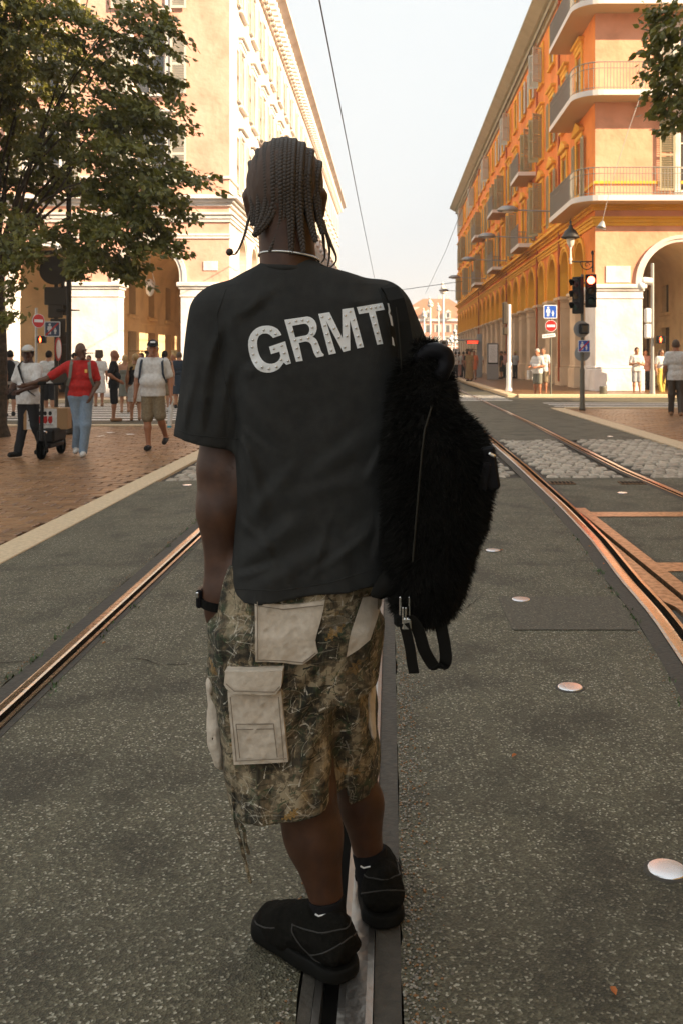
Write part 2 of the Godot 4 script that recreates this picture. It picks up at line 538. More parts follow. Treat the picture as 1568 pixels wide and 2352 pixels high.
func curve(d: float) -> float:   # left edge of the head of the curving rail
	for i in RC.size() - 1:
		if d < RC[i + 1][0]:
			var t: float = clampf((d - RC[i][0]) / (RC[i + 1][0] - RC[i][0]), 0.0, 1.0)
			var a: float = RC[maxi(i - 1, 0)][1]
			var b: float = RC[i][1]
			var c: float = RC[i + 1][1]
			var e: float = RC[mini(i + 2, RC.size() - 1)][1]
			return 0.5 * (2.0 * b + (c - a) * t + (2.0 * a - 5.0 * b + 4.0 * c - e) * t * t + (3.0 * b - a - 3.0 * c + e) * t * t * t) if d < 12.0 else lerpf(b, c, t)
	return 1.6
func rail2(d: float) -> float:
	return 2.76 + 0.012 * absf(11.5 - d) * (2.5 if d < 11.5 else 0.0) + (0.012 * minf(d - 11.5, 8.0) if d > 11.5 else 0.0)

# one grooved rail: offsets of its bands from a left edge, as [name, from, to, height, material]
func rail(called: String, label: String, edge: Callable, bands: Array, d0: float, d1: float, step: float) -> void:
	var t := thing(called, label, "tram rail", Vector3.ZERO)
	for b in bands:
		var mb := MB.new()
		var rows := int((d1 - d0) / step)
		var u0: float = b[1]
		var u1: float = b[2]
		var h: float = b[3]
		var crown: float = 0.004 if b[0] == "rail_head" else 0.0
		var prof := [[u0, -0.06], [u0, h - crown], [u0 + (u1 - u0) * 0.2, h], [u0 + (u1 - u0) * 0.8, h], [u1, h - crown], [u1, -0.06]]
		if h < 0:
			prof = [[u0, h], [u1, h]]
		for i in rows:
			var da := d0 + pow(float(i) / rows, 1.7) * (d1 - d0)
			var db := d0 + pow(float(i + 1) / rows, 1.7) * (d1 - d0)
			for k in prof.size() - 1:
				var q := []
				for e in [[da, k], [db, k], [db, k + 1], [da, k + 1]]:
					var x: float = float(edge.call(e[0])) + float(prof[e[1]][0])
					q.append(Vector3(x, gy(x) + float(prof[e[1]][1]), -e[0]))
				mb.quad(q[0], q[1], q[2], q[3])
		part(t, b[0], mb.mesh(b[4]))

func blocks(root: Node, called: String, kinds: String, x0: float, x1: float, d0: float, d1: float, lx: float, ld: float, gap: float, rough: float, single: int, gaps: Array, dflip := false) -> void:
	# loose stones laid in rows; the nearest ones single, the others in one mass
	var shapes := []
	var r := RandomNumberGenerator.new()
	r.seed = 7
	for i in 4:
		var mb := MB.new()
		var s := Vector3(lx - gap, 0.06, ld - gap) * Vector3(r.randf_range(0.92, 1.0), 1.0, r.randf_range(0.9, 1.0))
		mb.rbox(Vector3.ZERO, s, gap * 0.9)
		if rough > 0.0:
			for j in mb.v.size():
				var p := mb.v[j]
				mb.v[j] = p + Vector3(sin(p.z * 90.0 + i), 0, cos(p.x * 70.0 + i * 2)) * rough * 0.6 + Vector3(0, sin(p.x * 40 + i) * rough * 0.5, 0)
		shapes.append(mb.mesh(M[kinds + str(i)]))
	var masses := [[], [], [], []]
	var row := 0
	var d := d0
	var made := 0
	while d < d1:
		var x := x0 + (0.0 if row % 2 == 0 else lx * 0.5) + r.randf_range(-0.1, 0.1) * lx * (1.0 if rough > 0 else 0.2)
		while x < x1:
			var ok := true
			for g in gaps:
				var ga: float = g[0].call(d) if g[0] is Callable else g[0]
				var gb: float = g[1].call(d) if g[1] is Callable else g[1]
				if x + lx * 0.5 > ga and x - lx * 0.5 < gb:
					ok = false
			if ok:
				var k := r.randi() % 4
				var b := Basis.from_euler(Vector3(r.randfn(0, rough * 2.5), r.randfn(0, rough * 3.0), r.randfn(0, rough * 2.5)))
				var o := Vector3(x, gy(x) - 0.026 + r.randfn(0, rough * 0.35) , -(d + ld * 0.5))
				if absf(gy(x + 0.1) - gy(x - 0.1)) > 0.001:
					b = Basis(Vector3.BACK, atan(0.0491)) * b
				var px := 895.0 + 2200.0 * x / d
				var seen := px > -20 and px < 1590 and not (px > 470 and px < 1090)
				if seen and made < single:
					part(root, called, shapes[k], Transform3D(b, o))
					made += 1
				else:
					masses[k].append(Transform3D(b, o))
			x += lx
		d += ld
		row += 1
	for k in 4:
		if masses[k].is_empty():
			continue
		var mm := MultiMesh.new()
		mm.transform_format = MultiMesh.TRANSFORM_3D
		mm.mesh = shapes[k]; mm.instance_count = masses[k].size()
		for i in masses[k].size():
			mm.set_instance_transform(i, masses[k][i])
		var o := MultiMeshInstance3D.new()
		o.name = named(root, called + "_spread"); o.multimesh = mm
		root.add_child(o, true)
		o.set_meta("kind", "stuff")

func build_ground() -> void:
	jit.seed = 5
	jit.frequency = 0.05
	var sh := noise(0.5, 9)
	# base sheet out to the horizon, below everything
	var mb := MB.new()
	for x in [-900.0, -60.0, -5.5, -2.75, -1.3, 60.0]:
		var x2: float = {-900.0: -60.0, -60.0: -5.5, -5.5: -2.75, -2.75: -1.3, -1.3: 60.0, 60.0: 900.0}[x]
		mb.quad(Vector3(x, gy(x) - 0.08, 900), Vector3(x, gy(x) - 0.08, -1500), Vector3(x2, gy(x2) - 0.08, -1500), Vector3(x2, gy(x2) - 0.08, 900))
	ground("ground", mb.mesh(M.bitumen))
	# asphalt between the rails
	mb = MB.new()
	var c_right := func(d: float) -> float: return curve(d) - 0.085 + 0.012 * jit.get_noise_1d(d * 300.0)
	var d_left := func(d: float) -> float: return (curve(d) + 0.17) if d > 8.62 else 1.765
	var e_left := func(d: float) -> float: return rail2(d) + 0.17 + 0.01 * jit.get_noise_1d(d * 300.0)
	var d_right := func(d: float) -> float: return rail2(d) - 0.05 + 0.01 * jit.get_noise_1d(d * 310.0)
	var spans := [[0.35, 10.85, 0.1], [15.8, 40.0, 0.6]]
	for s in spans:
		strip(mb, cst(-2.64), rough_edge(-1.615), s[0], s[1], s[2], 0.0, 0.07, sh)
		strip(mb, rough_edge(-1.4), rough_edge(-0.195), s[0], s[1], s[2], 0.0, 0.07, sh)
		strip(mb, rough_edge(0.025), c_right, s[0], s[1], s[2], 0.0, 0.07, sh)
		strip(mb, d_left, d_right, s[0], s[1], s[2], 0.0, 0.07, sh)
		strip(mb, e_left, cst(4.35 if s[0] < 1 else 4.3), s[0], s[1], s[2], 0.0, 0.07, sh)
	strip(mb, cst(4.3), cst(60.0), 25.6, 33.0, 1.0, -0.002, 0.07, sh)
	strip(mb, cst(-60.0), cst(-2.6), 21.5, 33.0, 1.0, -0.002, 0.07, sh)
	strip(mb, cst(-2.64), rough_edge(-1.615), 40.0, 190.0, 10.0)
	strip(mb, rough_edge(-1.4), rough_edge(-0.195), 40.0, 190.0, 10.0)
	strip(mb, rough_edge(0.025), c_right, 40.0, 190.0, 10.0)
	strip(mb, d_left, d_right, 40.0, 190.0, 10.0)
	strip(mb, e_left, cst(3.75), 40.0, 190.0, 10.0)
	strip(mb, cst(-60.0), cst(60.0), -40.0, 0.3, 5.0, 0.0, 0.0, sh)
	ground("road", mb.mesh(M.asphalt, true))
	# darker repair patch
	mb = MB.new()
	strip(mb, func(d: float) -> float: return 0.61 + 0.01 * jit.get_noise_1d(d * 400.0), func(d: float) -> float: return curve(d) - 0.1, 4.78, 5.45, 0.08, 0.004, 0.01)
	ground("road_patch", mb.mesh(M.patch))
	# rails
	var head := [["bitumen_strip", -0.08, -0.002, 0.002, M.bitumen], ["rail_head", 0.0, 0.052, 0.012, M.steel], ["groove", 0.052, 0.086, -0.04, M.groove], ["rail_lip", 0.086, 0.103, 0.01, M.steel], ["bitumen_strip", 0.105, 0.135, 0.002, M.bitumen]]
	rail("tram_rail", "shiny grooved tram rail left of the standing man, weeds along it", cst(-1.53), head, 0.4, 190.0, 60.0 / 60.0)
	var mirror := [["bitumen_strip", -0.19, -0.162, 0.002, M.bitumen], ["rail_lip", -0.16, -0.144, 0.01, M.steel_worn], ["groove", -0.144, -0.108, -0.04, M.groove], ["rail_head", -0.108, -0.036, 0.012, M.steel_worn], ["bitumen_strip", -0.034, 0.024, 0.002, M.bitumen]]
	rail("tram_rail", "straight tram rail passing under the feet of the man in front", cst(0.0), mirror, 0.4, 190.0, 1.0)
	var r1 := [["bitumen_strip", -0.085, -0.002, 0.002, M.bitumen], ["rail_head", 0.0, 0.07, 0.012, M.steel], ["groove", 0.07, 0.112, -0.04, M.groove], ["rail_lip", 0.112, 0.132, 0.01, M.steel]]
	rail("tram_rail", "rail of the right hand track that curves towards the viewer at the switch", curve, r1, 0.4, 190.0, 0.8)
	rail("tram_rail", "farther rail of the right hand track, crossing the cobbles straight", rail2, [["bitumen_strip", -0.05, -0.002, 0.002, M.bitumen], ["rail_lip", 0.0, 0.018, 0.01, M.steel], ["groove", 0.018, 0.058, -0.04, M.groove], ["rail_head", 0.058, 0.12, 0.012, M.steel], ["bitumen_strip", 0.122, 0.17, 0.002, M.bitumen]], 6.0, 190.0, 0.8)
	# switch: tongue, second groove, side plate, tie plates
	var sw := thing("track_switch", "orange glinting steel track switch with tongue and side plates", "track switch")
	var add := func(called: String, xa: Callable, xb: Callable, d0: float, d1: float, h: float, m: Material) -> void:
		var q := MB.new()
		strip(q, xa, xb, d0, d1, 0.12, h, 0.06)
		part(sw, called, q.mesh(m))
	add.call("tongue", func(d: float) -> float: return minf(curve(d) + 0.135, 1.618) if d > 5.2 else 1.55, cst(1.622), 0.4, 7.6, 0.009, M.steel_dull)
	add.call("groove", cst(1.622), cst(1.664), 0.4, 8.55, -0.04, M.groove)
	add.call("side_plate", cst(1.664), cst(1.755), 0.4, 8.62, 0.01, M.steel_dull)
	add.call("end_plate", func(d: float) -> float: return curve(d) + 0.134, func(d: float) -> float: return curve(d) + 0.17, 8.63, 190.0, 0.001, M.bitumen)
	add.call("heel_fill", func(d: float) -> float: return curve(d) + 0.134, cst(1.548), 0.4, 5.2, -0.012, M.bitumen)
	add.call("tie_plate", cst(1.757), cst(2.74), 8.18, 8.42, 0.006, M.steel_dull)
	add.call("tie_plate", cst(1.757), cst(1.95), 6.08, 6.34, 0.006, M.steel_dull)
	for gx in [1.72, 2.48]:
		for dd in [10.3]:
			var q := MB.new()
			q.box(Vector3(gx + 0.14, 0.004, -dd - 0.08), Vector3(0.27, 0.012, 0.2))
			part(sw, "drain_frame", q.mesh(M.rust))
			for k in 6:
				q = MB.new()
				q.box(Vector3(gx + 0.035 + k * 0.042, 0.0115, -dd - 0.08), Vector3(0.024, 0.004, 0.13))
				part(sw, "drain_slot", q.mesh(M.groove))
	var gr := MB.new()
	gr.box(Vector3(2.2, 0.004, -6.2), Vector3(0.5, 0.014, 0.26))
	part(sw, "drain_frame", gr.mesh(M.rust))
	for k in 7:
		var q := MB.new()
		q.box(Vector3(2.0 + k * 0.066, 0.0125, -6.2), Vector3(0.036, 0.004, 0.18))
		part(sw, "drain_slot", q.mesh(M.groove))
	# cobbled crossing
	var cob := Node3D.new()
	cob.name = "cobbled_crossing"
	add_child(cob)
	cob.set_meta("kind", "structure")
	mb = MB.new()
	strip(mb, cst(-2.64), cst(-1.615), 10.85, 15.8, 1.0, -0.022, 0.05)
	strip(mb, cst(-1.4), cst(-0.195), 10.85, 15.8, 1.0, -0.022, 0.05)
	strip(mb, cst(0.025), func(d: float) -> float: return curve(d) - 0.085, 10.85, 15.8, 1.0, -0.022, 0.05)
	strip(mb, d_left, d_right, 10.85, 15.8, 1.0, -0.022, 0.05)
	strip(mb, e_left, cst(4.3), 10.85, 15.8, 1.0, -0.022, 0.05)
	part(cob, "sand_bed", mb.mesh(M.joint))
	blocks(cob, "sett", "sett", -2.5, 4.27, 10.87, 15.76, 0.15, 0.22, 0.018, 0.008, 290, [[-1.62, -1.39], [-0.2, 0.015], [func(d: float) -> float: return curve(d) - 0.085, func(d: float) -> float: return curve(d) + 0.17], [d_right, e_left]])
	# pale kerbs level with the road
	for kb in [[-2.92, -2.64, 0.4, 21.3, 1.0, "kerb", "left"], [4.35, 4.7, 9.0, 25.6, 1.0, "kerb", "right"]]:
		var root := Node3D.new()
		root.name = named(self, "kerb")
		add_child(root)
		root.set_meta("kind", "structure")
		var d: float = kb[2]
		while d < kb[3]:
			mb = MB.new()
			var xm: float = (kb[0] + kb[1]) * 0.5
			mb.rbox(Vector3.ZERO, Vector3(kb[1] - kb[0] - 0.004, 0.1, 0.992), 0.006)
			part(root, "kerbstone", mb.mesh(M.kerb), Transform3D(Basis(Vector3.BACK, atan(0.04) if xm < 0 else 0.0), Vector3(xm, gy(xm) - 0.042, -d - 0.5)))
			d += 1.0
	# brick pavements
	for pv in [[-16.0, -2.93, 5.6, 21.4, 290], [4.72, 16.0, 12.5, 25.5, 120]]:
		var root := Node3D.new()
		root.name = named(self, "pavement")
		add_child(root)
		root.set_meta("kind", "structure")
		mb = MB.new()
		if pv[0] < 0:
			strip(mb, cst(-60.0), cst(-5.5), -40.0, 21.5, 5.0, -0.016, 0.05)
			strip(mb, cst(-5.5), cst(-2.93), -40.0, 21.5, 5.0, -0.016, 0.05)
		else:
			strip(mb, cst(4.71), cst(60.0), -40.0, 25.55, 5.0, -0.016, 0.05)
		part(root, "mortar_bed", mb.mesh(M.joint))
		blocks(root, "paver", "paver", pv[0] - 0.02, pv[1] + 0.05, pv[2], pv[3], 0.3, 0.2, 0.007, 0.002, pv[4], [])
	# far pavements and kerbs round the buildings
	mb = MB.new()
	mb.box(Vector3(34.0, 0.03, -75.0), Vector3(59.2, 0.14, 83.6))
	mb.box(Vector3(-33.0, -0.14, -75.0), Vector3(59.5, 0.16, 83.6))
	ground("far_pavement", mb.mesh(M.paver1))
	mb = MB.new()
	mb.rbox(Vector3(4.2, 0.034, -75.0), Vector3(0.34, 0.146, 83.9), 0.02)
	mb.rbox(Vector3(34.0, 0.034, -33.05), Vector3(59.2, 0.146, 0.3), 0.02)
	mb.rbox(Vector3(-3.1, -0.08, -75.0), Vector3(0.34, 0.146, 83.9), 0.02)
	mb.rbox(Vector3(-33.4, -0.13, -33.05), Vector3(60.0, 0.146, 0.3), 0.02)
	mb.rbox(Vector3(34.4, 0.0, -25.75), Vector3(59.4, 0.06, 0.3), 0.01)
	mb.rbox(Vector3(-33.0, -0.175, -21.6), Vector3(59.0, 0.06, 0.3), 0.01)
	ground("far_kerb", mb.mesh(M.kerb))
	# crossing bars painted on the cross street
	for i in 9:
		mb = MB.new()
		strip(mb, cst(-13.0), cst(-2.9), 23.6 + i * 1.0, 24.05 + i * 1.0, 0.5, 0.003, 0.0)
		strip(mb, cst(4.6), cst(9.5), 26.7 + i * 0.95, 26.7 + i * 0.95 + (0.4 if i < 6 else 0.0), 0.5, 0.003, 0.0) if i < 3 else null
		ground("road_marking", mb.mesh(M.paint))
	for i in 5:
		mb = MB.new()
		strip(mb, cst(0.05), cst(3.9), 30.4 + i * 1.0, 30.8 + i * 1.0, 0.5, 0.003, 0.0)
		ground("road_marking", mb.mesh(M.paint))
	# metal studs set in the road
	var spots := [[1531, 2000, "large disc nearest the bottom right corner"], [1308, 1580, "disc below the repair patch"], [1195, 1378, "disc on the edge of the repair patch"], [1131, 1265, "disc beside the hanging bag"], [1428, 1133, "disc between the right hand rails before the cobbles"], [1400, 1003, "disc just beyond the cobbles"], [430, 1115, "disc left of the man before the cobbles"]]
	mb = MB.new()
	mb.lathe([[0.052, 0.0], [0.051, 0.006], [0.048, 0.0078], [0.02, 0.0082], [0.0, 0.0083]], 20)
	var studm := mb.mesh(mat(0.86, 0.86, 0.88, 0.22, 0.8))
	mb = MB.new()
	mb.lathe([[0.062, 0.0], [0.057, 0.0045], [0.0, 0.0046]], 20)
	var rimm := mb.mesh(M.bitumen)
	for s in spots:
		var o := part(self, "road_stud", studm, at(G(s[0], s[1])))
		part(o, "rim", rimm)
		tag(o, "shiny round metal " + s[2], "road stud", "metal discs set in the road")
	# cracks and tar runs in the road
	var kr := RandomNumberGenerator.new()
	kr.seed = 77
	mb = MB.new()
	for i in 16:
		var x := kr.randf_range(-2.5, 1.0)
		if absf(x + 1.5) < 0.2 or absf(x + 0.1) < 0.25:
			continue
		var d := kr.randf_range(1.8, 9.5)
		var an := kr.randf_range(-0.5, 0.5) + (PI / 2 if i % 3 == 0 else 0.0)
		for k in kr.randi_range(8, 26):
			var x2 := x + cos(an) * 0.035
			var d2 := d + sin(an) * 0.035
			if absf(x2 + 1.5) < 0.14 or absf(x2 + 0.09) < 0.16 or x2 > curve(d2) - 0.12 or x2 < -2.6:
				break
			var w := Vector3(-sin(an), 0, -cos(an)) * kr.randf_range(0.0012, 0.003)
			var p := Vector3(x, gy(x) + 0.0035, -d)
			var q := Vector3(x2, gy(x2) + 0.0035, -d2)
			mb.quad(p - w, q - w, q + w, p + w)
			x = x2; d = d2; an += kr.randfn(0, 0.45)
	ground("road_cracks", mb.mesh(M.groove))
	# weeds, leaves and litter
	var wr := RandomNumberGenerator.new()
	wr.seed = 21
	mb = MB.new()
	for i in 260:
		var side := wr.randi() % 4
		var d := wr.randf_range(3.2, 9.5)
		var x: float = [-1.615, -1.4, 0.015, curve(d) - 0.09][side] + wr.randfn(0, 0.008)
		if side == 2 and wr.randf() < 0.8:
			continue
		if jit.get_noise_1d(d * 60.0 + side * 50) < 0.02:
			continue
		for j in 5:
			var a := wr.randf() * TAU
			var p := Vector3(x, gy(x), -d) + Vector3(wr.randfn(0, 0.012), 0, wr.randfn(0, 0.02))
			var t := p + Vector3(cos(a) * 0.014, wr.randf_range(0.008, 0.026), sin(a) * 0.014)
			var s := Vector3(-sin(a), 0, cos(a)) * 0.004
			mb.tri(p - s, t, p + s)
	var wd := part(self, "weeds", mb.mesh(M.weed))
	tag(wd, "small green weeds growing in the joints along the rails", "weeds")
	wd.set_meta("kind", "stuff")
	var crumbs := MB.new()
	for i in 5200:
		var d := 1.6 + pow(wr.randf(), 1.5) * 8.0
		var x := 0.03 + absf(wr.randfn(0, 0.045))
		if wr.randf() < 0.35:
			x = [-1.63, -0.21, curve(d) - 0.1][wr.randi() % 3] - absf(wr.randfn(0, 0.012))
		var s := wr.randf_range(0.003, 0.007)
		var tone := wr.randf_range(0.5, 1.25)
		crumbs.tint = Color(0.26, 0.235, 0.19) * tone if wr.randf() < 0.75 else Color(0.22, 0.11, 0.04)
		crumbs.rbox(Vector3(x, gy(x) + s * 0.3, -d), Vector3(s, s * 0.7, s * 1.2), s * 0.3, Basis(Vector3.UP, wr.randf() * 3))
	var cm := mat(1, 1, 1, 0.6)
	cm.vertex_color_use_as_albedo = true
	var cr := part(self, "gravel", crumbs.mesh(cm, true))
	tag(cr, "loose grit and rusty crumbs lying along the rail joints", "gravel")
	cr.set_meta("kind", "stuff")
	var leaf_spots := [[1408, 2283, "small orange fallen leaf on the asphalt near the bottom right"], [1386, 1297, "reddish fallen leaf beside the curving rail"], [1352, 1257, "yellowish leaf by the rail joint above the reddish one"], [1150, 1265, "tiny brown leaf right of the disc beside the bag"], [690, 1250, "dry leaf lying near the left rail"], [240, 1480, "dry brown leaf between the left rail and the kerb"], [1180, 1740, "crumpled brown leaf on open asphalt right of the man"]]
	for s in leaf_spots:
		mb = MB.new()
		var b := Basis(Vector3.UP, wr.randf() * 6)
		for sg in [-1.0, 1.0]:
			var pts := [Vector3(0, 0.003, -0.014), Vector3(sg * 0.007, 0.008, -0.004), Vector3(sg * 0.006, 0.009, 0.006), Vector3(0, 0.004, 0.015)]
			mb.tri(b * pts[0], b * pts[2], b * pts[1])
			mb.tri(b * pts[0], b * pts[3], b * pts[2])
		var lm := mat([0.4, 0.3, 0.35, 0.16][wr.randi() % 4], 0.12, 0.025, 0.7)
		lm.cull_mode = BaseMaterial3D.CULL_DISABLED
		tag(part(self, "fallen_leaf", mb.mesh(lm), at(G(s[0], s[1]) + Vector3(0, 0.003, 0))), s[2], "leaf", "fallen leaves on the road")
	var lf := [[[255, 996], "white scrap of paper on the brick pavement left of the road"], [[232, 1004], "torn pale paper scrap lying near the capped walker"], [[180, 1014], "crumpled paper scrap by the scooter on the bricks"], [[300, 1000], "pale paper scrap between the walkers on the bricks"]]
	for s in lf:
		mb = MB.new()
		var b := Basis(Vector3.UP, wr.randf() * 3)
		mb.quad(b * Vector3(-0.09, 0.006, 0.05), b * Vector3(-0.08, 0.014, -0.06), b * Vector3(0.0, 0.006, -0.07), b * Vector3(0.01, 0.018, 0.05))
		mb.quad(b * Vector3(0.01, 0.018, 0.05), b * Vector3(0.0, 0.006, -0.07), b * Vector3(0.1, 0.02, -0.04), b * Vector3(0.09, 0.006, 0.06))
		tag(part(self, "paper_scrap", mb.mesh(M.white), at(G(s[0][0], s[0][1]) + Vector3(0, 0.01, 0))), s[1], "paper scrap", "litter on the pavement")

# ---------- buildings: each facade in its own frame, u to the right seen from outside, y up, w outwards ----------
var cache := {}
func cached(key: String, make: Callable) -> ArrayMesh:
	if not cache.has(key):
		cache[key] = make.call()
	return cache[key]
func facade_frame(o: Vector3, w: Vector3) -> Transform3D:
	var u := Vector3.UP.cross(w)
	return Transform3D(Basis(u, Vector3.UP, w), o)
func arch_ring(r0: float, r1: float, leg: float, w0: float, w1: float) -> PackedVector2Array:
	var p := PackedVector2Array()
	var n := 20
	p.append(Vector2(r1, -leg))
	for i in n + 1:
		var a := PI * i / n
		p.append(Vector2(cos(a), sin(a)) * r1)
	p.append(Vector2(-r1, -leg)); p.append(Vector2(-r0, -leg))
	for i in n + 1:
		var a := PI - PI * i / n
		p.append(Vector2(cos(a), sin(a)) * r0)
	p.append(Vector2(r0, -leg))
	return p
func pier_mesh(w: float, dep: float, top: float, m: Material) -> ArrayMesh:
	return cached("pier%.2f%.2f%.2f%s" % [w, dep, top, m.get_instance_id()], func() -> ArrayMesh:
		var mb := MB.new()
		var z := -dep * 0.5
		mb.rbox(Vector3(0, 0.42, z), Vector3(w + 0.14, 0.84, dep + 0.14), 0.02)
		mb.rbox(Vector3(0, 0.9, z), Vector3(w + 0.08, 0.12, dep + 0.08), 0.03)
		mb.rbox(Vector3(0, 0.96 + (top - 1.5) * 0.5, z), Vector3(w, top - 1.5, dep), 0.015)
		mb.rbox(Vector3(0, top - 0.5, z), Vector3(w + 0.07, 0.08, dep + 0.07), 0.02)
		mb.rbox(Vector3(0, top - 0.36, z), Vector3(w + 0.03, 0.2, dep + 0.03), 0.01)
		mb.rbox(Vector3(0, top - 0.21, z), Vector3(w + 0.14, 0.1, dep + 0.14), 0.03)
		mb.rbox(Vector3(0, top - 0.08, z), Vector3(w + 0.28, 0.16, dep + 0.28), 0.03)
		return mb.mesh(m))
func spandrel(mb: MB, u0: float, u1: float, c: float, r: float, spring: float, y0: float, y1: float, dep: float) -> void:
	var n := 18
	var p := PackedVector2Array([Vector2(u0, y0), Vector2(u0, y1), Vector2(u1, y1), Vector2(u1, y0), Vector2(c + r, y0)])
	for i in n + 1:
		var a := PI * i / n
		p.append(Vector2(c + cos(a) * r, spring + sin(a) * r))
	p.append(Vector2(c - r, y0))
	mb.extr(p, -dep, 0.0)
func molding(mb: MB, a: float, b: float, y: float, prof: Array, ka := 0.0, kb := 0.0) -> void:   # prof: [dy0, dy1, out]; ka, kb carry it round a corner
	for q in prof:
		var u0: float = a - ka * (q[2] - 0.003)
		var u1: float = b + kb * (q[2] - 0.003)
		mb.box(Vector3((u0 + u1) * 0.5, y + (q[0] + q[1]) * 0.5, q[2] * 0.5 - 0.02), Vector3(u1 - u0, q[1] - q[0], q[2] + 0.04))
func shutter_mesh(w: float, h: float, m: Material) -> ArrayMesh:
	return cached("sh%.2f%.2f%s" % [w, h, m.get_instance_id()], func() -> ArrayMesh:
		var mb := MB.new()
		mb.box(Vector3(-w / 2 + 0.035, 0, 0), Vector3(0.07, h, 0.045))
		mb.box(Vector3(w / 2 - 0.035, 0, 0), Vector3(0.07, h, 0.045))
		for y in [-h / 2 + 0.05, 0.0, h / 2 - 0.05]:
			mb.box(Vector3(0, y, 0), Vector3(w - 0.142, 0.09, 0.04))
		var y := -h / 2 + 0.13
		while y < h / 2 - 0.1:
			if absf(y) > 0.06:
				mb.box(Vector3(0, y, 0), Vector3(w - 0.142, 0.075, 0.012), Basis(Vector3.RIGHT, 0.6))
			y += 0.085
		return mb.mesh(m))
func window(root: Node3D, xf: Transform3D, u: float, y0: float, w: float, h: float, style: Dictionary) -> void:
	var c := xf * Transform3D(Basis.IDENTITY, Vector3(u, y0 + h / 2, 0))
	var trim: Material = style.trim
	var key := "%.2f%.2f" % [w, h]
	var fr: ArrayMesh = cached("fr" + key + str(style.sash.get_instance_id()), func() -> ArrayMesh:
		var mb := MB.new()
		for s in [-1.0, 1.0]:
			mb.box(Vector3(s * (w / 2 - 0.04), 0, -0.17), Vector3(0.08, h, 0.07))
			mb.box(Vector3(0, s * (h / 2 - 0.04), -0.17), Vector3(w - 0.162, 0.08, 0.07))
		mb.box(Vector3(0, 0, -0.165), Vector3(0.07, h - 0.162, 0.06))
		mb.box(Vector3(0, h * 0.18, -0.17), Vector3(w - 0.164, 0.05, 0.05))
		mb.box(Vector3(0, -h * 0.16, -0.17), Vector3(w - 0.164, 0.05, 0.05))
		return mb.mesh(style.sash))
	var win := part(root, "window", fr, c)
	var gl: ArrayMesh = cached("gl" + key + str(style.glass.get_instance_id()), func() -> ArrayMesh:
		var mb := MB.new()
		mb.box(Vector3(0, 0, -0.2), Vector3(w, h, 0.02))
		return mb.mesh(style.glass))
	part(win, "pane", gl)
	var sr: ArrayMesh = cached("sr" + key + str(trim.get_instance_id()) + str(style.pediment), func() -> ArrayMesh:
		var mb := MB.new()
		for s in [-1.0, 1.0]:
			mb.rbox(Vector3(s * (w / 2 + 0.1), 0.04, 0.02), Vector3(0.2, h + 0.08, 0.12), 0.02)
		mb.rbox(Vector3(0, h / 2 + 0.18, 0.025), Vector3(w + 0.42, 0.2, 0.13), 0.02)
		mb.rbox(Vector3(0, -h / 2 - 0.08, 0.06), Vector3(w + 0.5, 0.12, 0.22), 0.03)
		if style.pediment == 1:
			mb.rbox(Vector3(0, h / 2 + 0.5, 0.07), Vector3(w + 0.7, 0.12, 0.34), 0.03)
			mb.rbox(Vector3(0, h / 2 + 0.36, 0.03), Vector3(w + 0.5, 0.16, 0.2), 0.02)
		if style.pediment == 2:
			mb.rbox(Vector3(0, h / 2 + 0.36, 0.06), Vector3(w + 0.7, 0.1, 0.3), 0.02)
			mb.extr(PackedVector2Array([Vector2(-w / 2 - 0.36, h / 2 + 0.42), Vector2(0, h / 2 + 0.78), Vector2(w / 2 + 0.36, h / 2 + 0.42)]), 0.0, 0.2)
		return mb.mesh(trim))
	part(win, "surround", sr)
	var mode: int = style.shutters
	if mode > 0:
		var sw := w * 0.5
		var sm := shutter_mesh(sw, h, style.shutter)
		for s in [-1.0, 1.0]:
			if mode == 1:      # folded back on the wall
				part(win, "shutter", sm, Transform3D(Basis.IDENTITY, Vector3(s * (w / 2 + 0.21 + sw / 2), 0, 0.11)))
			elif mode == 2:    # half open
				var a: float = s * 1.15
				part(win, "shutter", sm, Transform3D(Basis(Vector3.UP, -a), Vector3(s * (w / 2 + 0.02 + sw / 2 * cos(a)), 0, 0.12 + sw / 2 * absf(sin(a)))))
			else:              # closed
				part(win, "shutter", sm, Transform3D(Basis.IDENTITY, Vector3(s * sw / 2 * 0.985, 0, -0.06)))
func wall_band(mb: MB, u0: float, u1: float, y0: float, y1: float, holes: Array) -> void:   # holes: [u, y, w, h] left to right
	var u := u0
	var f := func(a: float, b: float, c: float, d: float) -> void:
		if b - a > 0.001 and d - c > 0.001:
			mb.quad(Vector3(a, c, 0), Vector3(a, d, 0), Vector3(b, d, 0), Vector3(b, c, 0))
	for q in holes:
		var a: float = q[0] - q[2] / 2
		var b: float = q[0] + q[2] / 2
		var c: float = q[1]
		var d: float = q[1] + q[3]
		f.call(u, a, y0, y1)
		f.call(a, b, y0, c)
		f.call(a, b, d, y1)
		var z := -0.24
		mb.quad(Vector3(a, c, 0), Vector3(a, c, z), Vector3(a, d, z), Vector3(a, d, 0))
		mb.quad(Vector3(b, c, z), Vector3(b, c, 0), Vector3(b, d, 0), Vector3(b, d, z))
		mb.quad(Vector3(a, d, 0), Vector3(a, d, z), Vector3(b, d, z), Vector3(b, d, 0))
		mb.quad(Vector3(a, c, z), Vector3(a, c, 0), Vector3(b, c, 0), Vector3(b, c, z))
		u = b
	f.call(u, u1, y0, y1)

